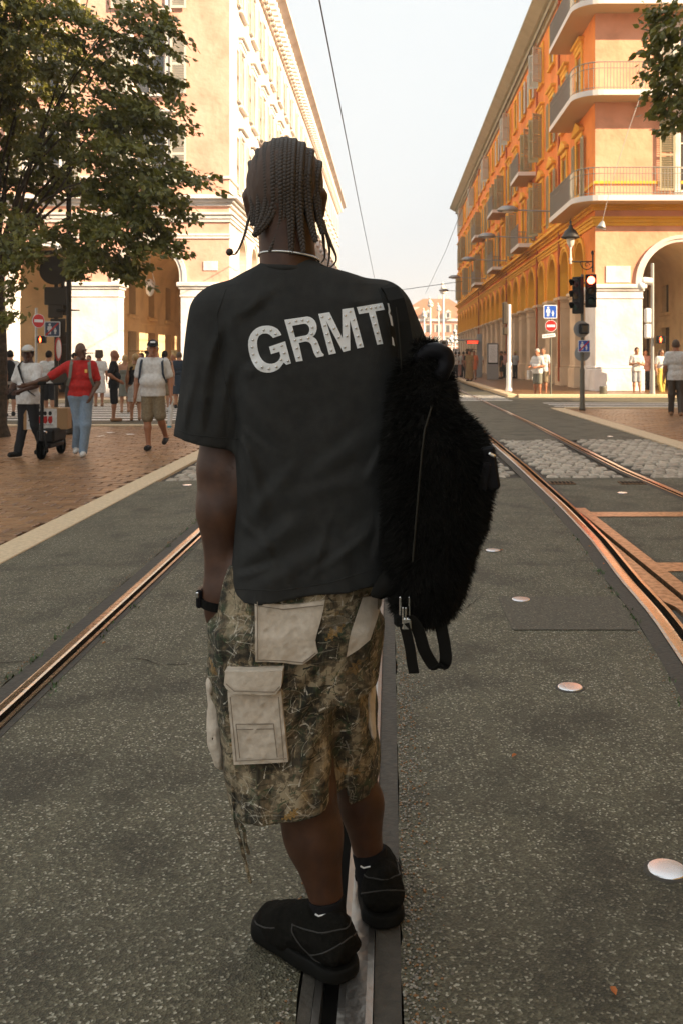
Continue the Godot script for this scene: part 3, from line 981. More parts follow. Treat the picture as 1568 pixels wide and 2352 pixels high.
func facade(root: Node3D, xf: Transform3D, o: Dictionary) -> void:
	# arcade
	var base: float = o.get("base", 0.0)
	var u0: float = o.u0
	var u1: float = o.u1
	var r: float = o.r
	var spring: float = o.spring
	var arcade := MB.new()
	var edge := u0
	var bays: Array = o.bays
	for i in bays.size():
		var c: float = bays[i]
		var nxt: float = u1 if i == bays.size() - 1 else (bays[i] + bays[i + 1]) * 0.5
		spandrel(arcade, edge, nxt, c, r, spring, 4.12, 6.2, o.dep)
		var ring := cached("ring%.2f%.2f%s" % [r, spring, o.ring.get_instance_id()], func() -> ArrayMesh:
			var mb := MB.new()
			mb.extr(arch_ring(r - 0.012, r + 0.1, spring - 4.13, 0, 0), -0.3, 0.05)
			mb.extr(arch_ring(r + 0.102, r + 0.24, spring - 4.13, 0, 0), -0.1, 0.09)
			return mb.mesh(o.ring))
		part(root, "arch", ring, xf * Transform3D(Basis.IDENTITY, Vector3(c, spring, 0)))
		edge = nxt
	part(root, "arcade_wall", arcade.mesh(o.low), xf)
	for p in o.piers:   # [centre, width]
		part(root, "pier", pier_mesh(p[1], p[2] if p.size() > 2 else o.dep, 4.12 - base, o.pier), xf * Transform3D(Basis.IDENTITY, Vector3(p[0], base, 0)))
	# mouldings
	var c0: float = u0
	var c1: float = u1
	var ka: float = o.get("ka", 0.0)
	var kb: float = o.get("kb", 0.0)
	var mb := MB.new()
	molding(mb, c0, c1, 6.42, [[-0.1, 0.02, 0.06], [0.022, 0.16, 0.1], [0.162, 0.24, 0.16]], ka, kb)
	part(root, "string_course", mb.mesh(o.trim), xf)
	mb = MB.new()
	molding(mb, c0, c1, 7.02, [[-0.12, 0.0, 0.1], [0.002, 0.12, 0.2], [0.122, 0.26, 0.34]], ka, kb)
	part(root, "cornice", mb.mesh(o.trim), xf)
	mb = MB.new()
	molding(mb, c0, c1, 7.9, [[0.0, 0.1, 0.07]], ka, kb)
	if o.get("sill_band", true):
		part(root, "sill_course", mb.mesh(o.trim), xf)
	# storeys
	var wall := MB.new()
	var y := 6.2
	for fl in o.floors:   # {top, y, w, h, us, style}
		var holes := []
		for u in fl.us:
			holes.append([u, fl.y, fl.w, fl.h])
		wall_band(wall, u0, u1, y, fl.top, holes)
		y = fl.top
	part(root, "wall", wall.mesh(o.high), xf)
	var k := 0
	for fl in o.floors:
		for u in fl.us:
			var st: Dictionary = fl.style.duplicate()
			if fl.has("modes"):
				st.shutters = fl.modes[k % fl.modes.size()]
			k += 1
			window(root, xf, u, fl.y, fl.w, fl.h, st)
	# eaves
	mb = MB.new()
	var top: float = o.floors[-1].top
	molding(mb, c0, c1 , top, [[-0.5, -0.3, 0.12], [-0.298, -0.1, 0.3], [0.3, 0.42, 0.95]], ka, kb)
	mb.extr(PackedVector2Array([Vector2(0, top - 0.098), Vector2(0, top + 0.298), Vector2(0.93, top + 0.298), Vector2(0.45, top + 0.0)]), -c1 - kb * 0.9, -c0 + ka * 0.9, Transform3D(Basis(Vector3(0, 0, 1), Vector3(0, 1, 0), Vector3(-1, 0, 0)), Vector3.ZERO))
	part(root, "eave", mb.mesh(o.eave), xf)
	if o.has("brackets"):
		mb = MB.new()
		mb.rbox(Vector3(0, -0.02, 0.3), Vector3(0.22, 0.42, 0.58), 0.05)
		mb.rbox(Vector3(0, -0.26, 0.16), Vector3(0.2, 0.2, 0.3), 0.05)
		var bm := mb.mesh(o.trim)
		var u := u0 + 0.3
		while u < u1:
			part(root, "bracket", bm, xf * Transform3D(Basis.IDENTITY, Vector3(u, top - 0.1, 0)))
			u += float(o.brackets)

func railing_path(mb: MB, pts: Array, y: float, h: float) -> void:
	# bars along a polyline, closely set
	for i in pts.size() - 1:
		var a: Vector3 = pts[i]
		var b: Vector3 = pts[i + 1]
		var n := maxi(1, int((b - a).length() / 0.115))
		for k in n:
			var p := a.lerp(b, float(k) / n)
			mb.box(p + Vector3(0, y + h / 2, 0), Vector3(0.022, h, 0.022))
	for yy in [0.09, h * 0.78, h]:
		for i in pts.size() - 1:
			mb.rod(pts[i] + Vector3(0, y + yy, 0), pts[i + 1] + Vector3(0, y + yy, 0), 0.022 if yy == h else 0.013, 5)
func balcony(root: Node3D, outline: PackedVector2Array, rail_from: int, rail_to: int, y: float) -> void:   # outline in x, depth
	var mb := MB.new()
	var p := PackedVector2Array()
	for q in outline:
		p.append(Vector2(q.x, q.y))
	var up := Transform3D(Basis(Vector3.RIGHT, Vector3(0, 0, -1), Vector3.UP), Vector3.ZERO)
	mb.extr(p, y, y + 0.2, up)
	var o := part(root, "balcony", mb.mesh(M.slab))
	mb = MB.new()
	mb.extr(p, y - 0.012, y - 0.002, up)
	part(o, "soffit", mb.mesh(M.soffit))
	var pts := []
	for i in range(rail_from, rail_to + 1):
		pts.append(Vector3(p[i].x, 0, -p[i].y))
	var c := Vector3.ZERO
	for q in pts:
		c += q / pts.size()
	mb = MB.new()
	var inner := []
	for q in pts:
		inner.append(q + (c - q).normalized() * 0.07)
	railing_path(mb, inner, y + 0.2, 1.02)
	part(o, "railing", mb.mesh(M.rail_grey))

func style(trim: Material, sash: Material, glass: Material, shutter: Material, ped: int, mode: int) -> Dictionary:
	return {"trim": trim, "sash": sash, "glass": glass, "shutter": shutter, "pediment": ped, "shutters": mode}

func inner_wall(root: Node3D, xf: Transform3D, u0: float, u1: float, centres: Array) -> void:
	# shop wall inside the arcade: doors below, arched lights above
	var wall := MB.new()
	var e := u0
	for i in centres.size():
		var c: float = centres[i]
		var nx: float = u1 if i == centres.size() - 1 else (c + centres[i + 1]) * 0.5
		wall.quad(Vector3(e, 0, 0), Vector3(e, 3.3, 0), Vector3(c - 0.62, 3.3, 0), Vector3(c - 0.62, 0, 0))
		wall.quad(Vector3(c + 0.62, 0, 0), Vector3(c + 0.62, 3.3, 0), Vector3(nx, 3.3, 0), Vector3(nx, 0, 0))
		wall.quad(Vector3(c - 0.62, 2.62, 0), Vector3(c - 0.62, 3.3, 0), Vector3(c + 0.62, 3.3, 0), Vector3(c + 0.62, 2.62, 0))
		for s in [-1.0, 1.0]:
			var a := Vector3(c + s * 0.62, 0, 0)
			var q := [a, a + Vector3(0, 2.62, 0), a + Vector3(0, 2.62, -0.4), a + Vector3(0, 0, -0.4)]
			if s > 0:
				q.reverse()
			wall.quad(q[3], q[2], q[1], q[0])
		wall.quad(Vector3(c - 0.62, 2.62, -0.4), Vector3(c - 0.62, 2.62, 0), Vector3(c + 0.62, 2.62, 0), Vector3(c + 0.62, 2.62, -0.4))
		var pz := PackedVector2Array([Vector2(e, 3.3), Vector2(e, 6.1), Vector2(nx, 6.1), Vector2(nx, 3.3), Vector2(c + 0.5, 3.3), Vector2(c + 0.5, 4.75)])
		for k in 13:
			var a := PI * k / 12
			pz.append(Vector2(c + cos(a) * 0.5, 4.75 + sin(a) * 0.75))
		pz.append(Vector2(c - 0.5, 3.3))
		wall.extr(pz, -0.35, 0.0)
		e = nx
	part(root, "shop_wall", wall.mesh(M.inner), xf)
	for c in centres:
		var mb := MB.new()
		mb.box(Vector3(c, 1.3, -0.38), Vector3(1.24, 2.6, 0.04))
		var dr := part(root, "door", mb.mesh(M.glass_brown), xf)
		mb = MB.new()
		for s in [-1.0, 0.0, 1.0]:
			mb.box(Vector3(c + s * 0.59, 1.3, -0.34), Vector3(0.07, 2.6, 0.05))
		mb.box(Vector3(c, 2.1, -0.335), Vector3(1.1, 0.06, 0.05))
		part(dr, "frame", mb.mesh(M.dark_wood))
		mb = MB.new()
		mb.box(Vector3(c, 4.4, -0.3), Vector3(1.1, 2.4, 0.04))
		var wn := part(root, "arched_window", mb.mesh(M.glass_brown), xf)
		mb = MB.new()
		mb.box(Vector3(c, 4.35, -0.26), Vector3(0.06, 2.2, 0.05))
		mb.box(Vector3(c, 4.7, -0.262), Vector3(1.0, 0.06, 0.05))
		part(wn, "frame", mb.mesh(M.dark_wood))
		mb = MB.new()
		mb.rbox(Vector3(c, 3.2, 0.04), Vector3(1.5, 0.14, 0.14), 0.03)
		part(root, "ledge", mb.mesh(M.inner), xf)
	var mb := MB.new()
	molding(mb, u0, u1, 2.95, [[0.0, 0.08, 0.05]])
	molding(mb, u0, u1, 5.62, [[0.0, 0.12, 0.08]])
	part(root, "string_course", mb.mesh(M.inner), xf)

func build_right() -> void:
	var X := 7.7
	var D := 36.0
	var root := thing("arcaded_building", "orange arcaded corner building with wrap round white balconies and wall lamps along the street", "building", Vector3.ZERO)
	var st := facade_frame(Vector3(X, 0, -D), Vector3.LEFT)      # u runs towards the camera, 0 at the corner
	var bays := []
	var piers := []
	for k in 22:
		bays.push_front(-2.9 - 3.25 * k)
	var u0 := -2.9 - 3.25 * 21 - 1.7
	for k in 21:
		piers.append([-2.9 - 3.25 * k - 1.625, 1.15])
	piers.append([u0 + 0.4, 0.8])
	var win_us := bays.duplicate()
	var s1 := style(M.ochre, M.sash, M.glass, M.shutter, 2, 1)
	var s2 := style(M.ochre, M.sash, M.glass, M.shutter, 1, 1)
	var s3 := style(M.ochre, M.sash, M.glass, M.shutter_pale, 0, 1)
	facade(root, st, {"u0": u0, "u1": 0.0, "r": 1.05, "spring": 5.0, "bays": bays, "piers": piers, "kb": 1.0, "dep": 0.7, "base": 0.1, "low": M.orange, "high": M.orange, "trim": M.ochre, "ring": M.ochre, "pier": M.stone, "eave": M.eave,
		"floors": [{"top": 10.9, "y": 7.62, "w": 1.0, "h": 2.5, "us": win_us, "style": s1, "modes": [1, 2, 3, 1, 2, 1, 3]}, {"top": 14.5, "y": 11.4, "w": 1.0, "h": 2.2, "us": win_us, "style": s2, "modes": [2, 1, 1, 3, 2]}, {"top": 18.0, "y": 15.2, "w": 1.0, "h": 1.75, "us": win_us, "style": s3, "modes": [1, 1, 2, 3]}]})
	# pier faces on the street stand proud between the arches
	var ft := facade_frame(Vector3(X, 0, -D + 0.003), Vector3.BACK)
	var f1 := style(M.cream, M.sash, M.glass, M.shutter, 1, 1)
	facade(root, ft, {"u0": 0.003, "u1": 13.0, "r": 1.54, "spring": 4.2, "bays": [3.29, 8.4], "piers": [[0.89, 1.78, 1.86], [5.85, 2.0], [11.5, 3.0]], "dep": 0.7, "base": 0.1, "low": M.orange_front, "high": M.orange_front, "trim": M.ochre, "ring": M.cream, "pier": M.white_stone, "eave": M.eave,
		"floors": [{"top": 10.9, "y": 7.62, "w": 1.15, "h": 2.7, "us": [3.75, 8.4], "style": f1}, {"top": 14.5, "y": 11.4, "w": 1.15, "h": 2.4, "us": [3.75, 8.4], "style": style(M.cream, M.sash, M.glass, M.shutter_pale, 0, 1)}, {"top": 18.0, "y": 15.2, "w": 1.15, "h": 1.8, "us": [3.75, 8.4], "style": style(M.cream, M.sash, M.glass, M.shutter_pale, 0, 1)}]})
	# inside of the arcade
	inner_wall(root, facade_frame(Vector3(12.3, 0.1, -D), Vector3.LEFT), u0, -0.7, range(22).map(func(i): return -3.6 - 3.25 * (21 - i)))
	var mb := MB.new()
	mb.box(Vector3(15.5, 3.1, -(D - u0) / 2 - D / 2 - 0.5), Vector3(6.0, 6.2, -u0 - 1.2))
	part(root, "shop_interior", mb.mesh(M.glass_brown), Transform3D.IDENTITY)
	vault(root, 8.4, 12.3, D + 0.7, D - u0)
	mb = MB.new()
	mb.box(Vector3(14.2, 12.2, -(D - u0 * 0.5) ), Vector3(12.4, 11.6, -u0 - 0.6))
	part(root, "interior", mb.mesh(M.black))
	roof(root, X - 0.7, 21.0, D - 0.7, D - u0, 18.42)
	# balconies round the corner and along the street
	for y in [7.12, 10.98, 14.32]:
		var ol := PackedVector2Array([Vector2(X, D + 4.9), Vector2(X - 0.92, D + 4.9), Vector2(X - 0.92, D + 0.35)])
		for k in 9:
			var a := PI + PI / 2 * k / 8.0
			ol.append(Vector2(X + 0.1, D + 0.05) + Vector2(cos(a), sin(a)) * Vector2(1.02, 1.05))
		ol.append(Vector2(X + 9.5, D - 1.0))
		ol.append(Vector2(X + 9.5, D)); ol.append(Vector2(X, D))
		balcony(root, ol, 0, ol.size() - 2, y)
	for s in [[50.6, 53.9], [63.5, 66.9], [76.6, 79.9]]:
		for y in [7.22, 11.0]:
			balcony(root, PackedVector2Array([Vector2(X, s[0]), Vector2(X, s[1]), Vector2(X - 0.94, s[1]), Vector2(X - 0.94, s[0])]), 1, 3, y)
	for d in [43.2, 49.7, 62.7, 82.3]:
		mb = MB.new()
		mb.rod(Vector3(X - 0.1, 0.3, -d), Vector3(X - 0.1, 17.9, -d), 0.055, 8)
		part(root, "downpipe", mb.mesh(M.pipe))
	# street name plate by the arch
	mb = MB.new()
	mb.rbox(Vector3(0.86, 4.5, 0.02), Vector3(0.92, 0.62, 0.03), 0.008)
	part(root, "name_plate", mb.mesh(M.white_stone), ft)

func vault(root: Node3D, x0: float, x1: float, d0: float, d1: float) -> void:
	var mb := MB.new()
	var n := 12
	for i in n:
		var a := PI * i / n
		var b := PI * (i + 1) / n
		var c := (x0 + x1) * 0.5
		var h := (x1 - x0) * 0.5
		var p := Vector3(c - cos(a) * h, 4.6 + sin(a) * 1.45, 0)
		var q := Vector3(c - cos(b) * h, 4.6 + sin(b) * 1.45, 0)
		mb.quad(p - Vector3(0, 0, d0), q - Vector3(0, 0, d0), q - Vector3(0, 0, d1), p - Vector3(0, 0, d1))
	part(root, "vault", mb.mesh(M.inner))
func roof(root: Node3D, x0: float, x1: float, d0: float, d1: float, y: float) -> void:
	var mb := MB.new()
	var cx := (x0 + x1) * 0.5
	var a := Vector3(x0, y, -d0)
	var b := Vector3(x0, y, -d1)
	var c := Vector3(x1, y, -d1)
	var d := Vector3(x1, y, -d0)
	var r0 := Vector3(cx, y + 2.4, -d0 - 6)
	var r1 := Vector3(cx, y + 2.4, -d1 + 6)
	mb.quad(b, r1, r0, a)
	mb.quad(d, r0, r1, c)
	mb.tri(a, r0, d)
	mb.tri(c, r1, b)
	part(root, "roof", mb.mesh(M.tile))

func build_left() -> void:
	var X := -5.85
	var D := 35.0
	var root := thing("arcaded_building", "pale peach arcaded building with white trim and bracketed eaves behind the tree", "building", Vector3.ZERO)
	var st := facade_frame(Vector3(X, 0, -D), Vector3.RIGHT)     # u runs away from the camera
	var bays := []
	var piers := []
	for k in 22:
		bays.append(2.9 + 3.25 * k)
		if k < 21:
			piers.append([2.9 + 3.25 * k + 1.625, 1.15])
	var u1 := 2.9 + 3.25 * 21 + 1.7
	piers.append([u1 - 0.4, 0.8])
	var s1 := style(M.white_stone, M.sash, M.glass, M.shutter_pale, 2, 1)
	var s2 := style(M.white_stone, M.sash, M.glass, M.shutter_pale, 1, 1)
	var s3 := style(M.white_stone, M.sash, M.glass, M.shutter_pale, 0, 1)
	facade(root, st, {"u0": 0.0, "u1": u1, "r": 1.05, "spring": 5.0, "bays": bays, "piers": piers, "dep": 0.7, "base": -0.08, "low": M.cream, "high": M.cream, "trim": M.white_stone, "ring": M.white_stone, "pier": M.white_stone, "eave": M.cream, "ka": 1.0, "brackets": 0.75,
		"floors": [{"top": 10.9, "y": 7.62, "w": 1.0, "h": 2.3, "us": bays, "style": s1}, {"top": 14.5, "y": 11.2, "w": 1.0, "h": 2.1, "us": bays, "style": s2}, {"top": 18.0, "y": 14.9, "w": 1.0, "h": 1.8, "us": bays, "style": s3}]})
	var ft := facade_frame(Vector3(X, 0, -D + 0.003), Vector3.BACK)
	facade(root, ft, {"u0": -28.0, "u1": -0.003, "r": 1.12, "spring": 4.35, "bays": [-26.0, -22.0, -18.1, -14.4, -10.7, -6.78, -2.92], "piers": [[-0.89, 1.78, 1.86], [-4.94, 1.8], [-8.75, 1.7], [-12.55, 1.6], [-16.25, 1.6], [-20.05, 1.8], [-24.0, 1.8]], "dep": 0.7, "base": -0.18, "low": M.peach, "high": M.peach, "trim": M.white_stone, "ring": M.white_stone, "pier": M.white_stone, "eave": M.cream,
		"floors": [{"top": 10.9, "y": 7.75, "w": 1.15, "h": 2.1, "us": [-26.0, -22.0, -18.1, -14.4, -10.7, -6.78, -2.92], "style": style(M.white_stone, M.sash, M.glass, M.shutter_pale, 1, 1)}, {"top": 14.5, "y": 11.0, "w": 1.15, "h": 2.15, "us": [-26.0, -22.0, -18.1, -14.4, -10.7, -6.78, -2.92], "style": style(M.white_stone, M.sash, M.glass, M.shutter_pale, 0, 1)}, {"top": 18.0, "y": 14.1, "w": 1.15, "h": 2.0, "us": [-26.0, -22.0, -18.1, -14.4, -10.7, -6.78, -2.92], "style": style(M.white_stone, M.sash, M.glass, M.shutter_pale, 0, 1)}]})
	var mb := MB.new()
	# white quoin strip on the corner
	mb.box(Vector3(0.06, 12.6, -0.31), Vector3(0.16, 10.6, 0.66))
	inner_wall(root, facade_frame(Vector3(-10.3, -0.18, -D), Vector3.RIGHT), 0.7, u1, range(22).map(func(i): return 3.4 + 3.1 * i))
	inner_wall(root, facade_frame(Vector3(X, -0.18, -D - 4.6), Vector3.BACK), -28.0, -4.5, [-26.0, -22.0, -18.1, -14.4, -10.7, -7.3])
	mb = MB.new()
	mb.box(Vector3(-13.4, 3.0, -(D + u1 * 0.5) - 2.5), Vector3(5.2, 6.2, u1 - 6))
	mb.box(Vector3(-22.5, 3.0, -D - 6.6), Vector3(23.0, 6.2, 3.0))
	part(root, "shop_interior", mb.mesh(M.glass_brown))
	vault(root, -10.3, -6.5, D + 0.7, D + u1)
	mb = MB.new()
	mb.box(Vector3(-22.2, 6.1, -D - 2.6), Vector3(23.6, 0.2, 3.8))
	part(root, "arcade_ceiling", mb.mesh(M.inner))
	mb = MB.new()
	mb.box(Vector3(-12.3, 12.2, -(D + u1 * 0.5)), Vector3(12.4, 11.6, u1 - 0.6))
	mb.box(Vector3(-26.3, 12.2, -D - 5.0), Vector3(15.4, 11.6, 9.4))
	part(root, "interior", mb.mesh(M.black))
	roof(root, -34.0, X + 0.75, D - 0.75, D + 14.0, 18.42)
	roof(root, -19.0, X + 0.75, D + 13.0, D + u1, 18.42)
	mb = MB.new()
	mb.rbox(Vector3(-0.68, 4.72, 0.02), Vector3(0.52, 0.34, 0.03), 0.008)
	part(root, "name_plate", mb.mesh(M.white_stone), ft)
	mb = MB.new()
	molding(mb, -28.0, 0.05, 5.72, [[0.0, 0.1, 0.05], [0.102, 0.18, 0.08]])
	part(root, "string_course", mb.mesh(M.white_stone), ft)

func build_far() -> void:
	# the square at the end of the street
	var D := 270.0
	var root := thing("townhouse", "hazy pink town building with white trim and tiled roof closing the street", "building")
	var ft := facade_frame(Vector3(0, 0, -D), Vector3.BACK)
	var mb := MB.new()
	var fl := []
	var us := range(12).map(func(i): return 5.0 + 2.8 * i)
	wall_band(mb, 3.4, 38.0, 0.0, 12.0, [])
	part(root, "wall", mb.mesh(M.pink), ft)
	mb = MB.new()
	molding(mb, 3.2, 38.2, 12.0, [[-0.3, 0.4, 0.5]])
	molding(mb, 3.2, 38.2, 4.4, [[0.0, 0.3, 0.2]])
	molding(mb, 3.2, 38.2, 1.6, [[0.0, 1.2, 0.12]])
	part(root, "cornice", mb.mesh(M.white_stone), ft)
	mb = MB.new()
	mb.extr(PackedVector2Array([Vector2(3.4, 12.4), Vector2(8.5, 15.8), Vector2(38, 15.8), Vector2(38, 12.4)]), -9.0, 0.0)
	part(root, "roof", mb.mesh(M.tile), ft)
	for u in us:
		for y in [5.2, 8.6]:
			mb = MB.new()
			mb.box(Vector3(u, y + 0.95, 0.05), Vector3(0.9, 1.9, 0.1))
			var w := part(root, "window", mb.mesh(M.glass), ft)
			mb = MB.new()
			mb.box(Vector3(u - 0.75, y + 0.95, 0.08), Vector3(0.55, 2.0, 0.14))
			mb.box(Vector3(u + 0.75, y + 0.95, 0.08), Vector3(0.55, 2.0, 0.14))
			mb.box(Vector3(u, y + 2.1, 0.1), Vector3(2.1, 0.25, 0.2))
			part(w, "shutter", mb.mesh(M.shutter_pale))
		mb = MB.new()
		if int(us.find(u)) % 2 == 0:
			mb.box(Vector3(u, 13.3, 0.4), Vector3(1.5, 1.7, 2.0))
			mb.extr(PackedVector2Array([Vector2(u - 1.0, 14.15), Vector2(u, 14.9), Vector2(u + 1.0, 14.15)]), -0.8, 1.6)
			var dm := part(root, "dormer", mb.mesh(M.white_stone), ft)
			mb = MB.new()
			mb.box(Vector3(u, 13.3, 1.42), Vector3(0.7, 1.2, 0.06))
			part(dm, "window", mb.mesh(M.glass))
	var r2 := thing("townhouse", "faint pale building with a taller terracotta roof behind the pink one", "building")
	mb = MB.new()
	mb.box(Vector3(14.0, 8.5, -300.0), Vector3(16.0, 17.0, 12.0))
	part(r2, "wall", mb.mesh(M.cream))
	mb = MB.new()
	mb.extr(PackedVector2Array([Vector2(6, 17), Vector2(10, 19.5), Vector2(18, 19.5), Vector2(22, 17)]), -306.0, -294.0)
	part(r2, "roof", mb.mesh(M.tile))
	for k in 4:
		mb = MB.new()
		mb.box(Vector3(15.2 + k * 0.9, 20.0, -300.0), Vector3(0.4, 1.6, 0.4))
		part(r2, "chimney", mb.mesh(M.cream))
	# block on the near right, outside the picture, whose shade lies over the street
	var b := thing("apartment_block", "tall ochre apartment block shading the tram street from the right", "building")
	mb = MB.new()
	mb.box(Vector3(20.0, 12.5, 22.0), Vector3(15.0, 25.0, 44.0))
	mb.box(Vector3(20.0, 9.1, -4.0), Vector3(14.96, 18.2, 7.98))
	mb.box(Vector3(20.0, 8.6, -13.0), Vector3(14.9, 17.2, 9.96))
	part(b, "wall", mb.mesh(M.ochre))
	var bf := facade_frame(Vector3(12.46, 0, -8.0), Vector3.LEFT)
	for i in 12:
		for y in [4.8, 8.4, 12.0, 15.6, 19.2]:
			mb = MB.new()
			mb.box(Vector3(2.2 + i * 4.0, y + 1.0, 0.0), Vector3(1.1, 2.1, 0.06))
			var w := part(b, "window", cached("blockwin", func() -> ArrayMesh:
				var q := MB.new()
				q.box(Vector3.ZERO, Vector3(1.1, 2.1, 0.06))
				return q.mesh(M.glass)), bf * Transform3D(Basis.IDENTITY, Vector3(2.2 + i * 4.0, y + 1.0, 0)))
			for s in [-1.0, 1.0]:
				part(w, "shutter", shutter_mesh(0.55, 2.1, M.shutter), Transform3D(Basis.IDENTITY, Vector3(s * 0.84, 0, 0.04)))

# ---------- street furniture ----------
func lens_mesh(r: float, m: Material) -> ArrayMesh:   # a lamp lens facing +z
	var mb := MB.new()
	mb.lathe([[r, 0.0], [r * 0.9, 0.012], [r * 0.6, 0.026], [0.0, 0.034]], 18, Transform3D(Basis(Vector3.RIGHT, PI / 2), Vector3.ZERO))
	return mb.mesh(m)
func visor_mesh(r: float) -> ArrayMesh:   # half tube over a lens, opening +z
	var mb := MB.new()
	var n := 14
	for i in n:
		var a := -0.35 + (PI + 0.7) * i / n
		var b := -0.35 + (PI + 0.7) * (i + 1) / n
		var la := 0.2 * (0.45 + 0.55 * maxf(sin(a), 0))
		var lb := 0.2 * (0.45 + 0.55 * maxf(sin(b), 0))
		var p := Vector3(cos(a), sin(a), 0) * r
		var q := Vector3(cos(b), sin(b), 0) * r
		mb.quad(p, q, q + Vector3(0, -0.02, lb), p + Vector3(0, -0.02, la))
		p *= 0.96; q *= 0.96
		mb.quad(q, p, p + Vector3(0, -0.02, la), q + Vector3(0, -0.02, lb))
	return mb.mesh(M.black)
func signal_head(root: Node3D, called: String, xf: Transform3D, w: float, h: float, lit: int) -> void:
	var mb := MB.new()
	mb.rbox(Vector3(0, 0, -0.06), Vector3(w, h, 0.14), 0.02)
	var hd := part(root, called, mb.mesh(M.black), xf)
	var r := w * 0.36
	for i in 3:
		var y := h * 0.32 - i * h * 0.31
		var m: Material = [M.red_off, M.amber_off, M.green_off][i]
		if i == lit:
			m = M.red_lit
		part(hd, "lens", lens_mesh(r, m), Transform3D(Basis.IDENTITY, Vector3(0, y, 0.012)))
		part(hd, "visor", cached("visor%.3f" % r, func() -> ArrayMesh: return visor_mesh(r * 1.12)), Transform3D(Basis.IDENTITY, Vector3(0, y, 0.012)))
		if i == lit:
			var l := OmniLight3D.new()
			l.name = "signal_light"
			l.light_color = Color(1, 0.1, 0.05); l.light_energy = 0.04; l.omni_range = 60; l.shadow_enabled = true; l.light_size = r
			l.position = Vector3(0, y, 0.12)
			hd.add_child(l)
func disc(mb: MB, r: float, t: float, seg := 28) -> void:
	mb.lathe([[0.0, -t], [r, -t], [r, t], [0.0, t]], seg, Transform3D(Basis(Vector3.RIGHT, PI / 2), Vector3.ZERO))
func plate(w: float, h: float, t: float, r: float) -> PackedVector2Array:
	var p := PackedVector2Array()
	for k in 4:
		var c := Vector2((w / 2 - r) * (1 if k in [0, 3] else -1), (h / 2 - r) * (1 if k < 2 else -1))
		for i in 5:
			var a := PI / 2 * k + PI / 2 * i / 4
			p.append(c + Vector2(cos(a), sin(a)) * r)
	return p
func walker(mb: MB, c: Vector2, s: float, z: float) -> void:   # flat pictogram of a standing figure, height about s
	var q := PackedVector2Array()
	for i in 12:
		q.append(c + Vector2(cos(TAU * i / 12), sin(TAU * i / 12)) * s * 0.11 + Vector2(0, s * 0.38))
	mb.extr(q, z, z + 0.002)
	mb.extr(PackedVector2Array([c + Vector2(-0.17, 0.24) * s, c + Vector2(0.17, 0.24) * s, c + Vector2(0.22, -0.1) * s, c + Vector2(0.13, -0.1) * s, c + Vector2(0.11, -0.5) * s, c + Vector2(0.02, -0.5) * s, c + Vector2(0.0, -0.16) * s, c + Vector2(-0.02, -0.5) * s, c + Vector2(-0.12, -0.5) * s, c + Vector2(-0.13, -0.1) * s, c + Vector2(-0.22, -0.1) * s]), z, z + 0.002)
func walk_sign(root: Node3D, xf: Transform3D, w: float, ended: bool, face: Material) -> void:   # blue square with an adult and a child
	var mb := MB.new()
	mb.extr(plate(w, w, 0.02, w * 0.07), -0.012, 0.008)
	var s := part(root, "sign_plate", mb.mesh(M.sign_white), xf)
	mb = MB.new()
	mb.extr(plate(w * 0.88, w * 0.88, 0.02, w * 0.05), 0.0085, 0.0105)
	part(s, "blue_field", mb.mesh(face))
	mb = MB.new()
	walker(mb, Vector2(-0.16, 0.02) * w, w * 0.72, 0.011)
	walker(mb, Vector2(0.19, -0.12) * w, w * 0.42, 0.011)
	part(s, "pictogram", mb.mesh(M.sign_white))
	if ended:
		mb = MB.new()
		mb.extr(PackedVector2Array([Vector2(-0.43, -0.36) * w, Vector2(-0.36, -0.43) * w, Vector2(0.43, 0.36) * w, Vector2(0.36, 0.43) * w]), 0.0135, 0.0155)
		part(s, "red_bar", mb.mesh(M.red))
func no_entry(root: Node3D, xf: Transform3D, r: float) -> void:
	var mb := MB.new()
	disc(mb, r, 0.008)
	var s := part(root, "sign_plate", mb.mesh(M.sign_white), xf)
	mb = MB.new()
	mb.lathe([[0.0, 0.0], [r * 0.93, 0.0], [r * 0.93, 0.002], [0.0, 0.002]], 28, Transform3D(Basis(Vector3.RIGHT, PI / 2), Vector3(0, 0, 0.0085)))
	part(s, "red_field", mb.mesh(M.red))
	mb = MB.new()
	mb.box(Vector3(0, 0, 0.0125), Vector3(r * 1.4, r * 0.4, 0.002))
	part(s, "white_bar", mb.mesh(M.sign_white))
func pole(root: Node3D, base: Vector3, h: float, r: float, m: Material, called := "pole", foot := 0.0) -> void:
	var mb := MB.new()
	var prof := [[0.0, 0.0], [r * 1.5, 0.0], [r * 1.5, 0.1], [r, 0.14]]
	if foot > 0.0:
		prof = [[0.0, 0.0], [r * 2.0, 0.0], [r * 2.0, 0.06], [r * 1.6, 0.2], [r * 1.5, foot], [r, foot + 0.06]]
	prof += [[r, h - 0.01], [r * 0.8, h], [0.0, h]]
	mb.lathe(prof, 14)
	part(root, called, mb.mesh(m), at(base))

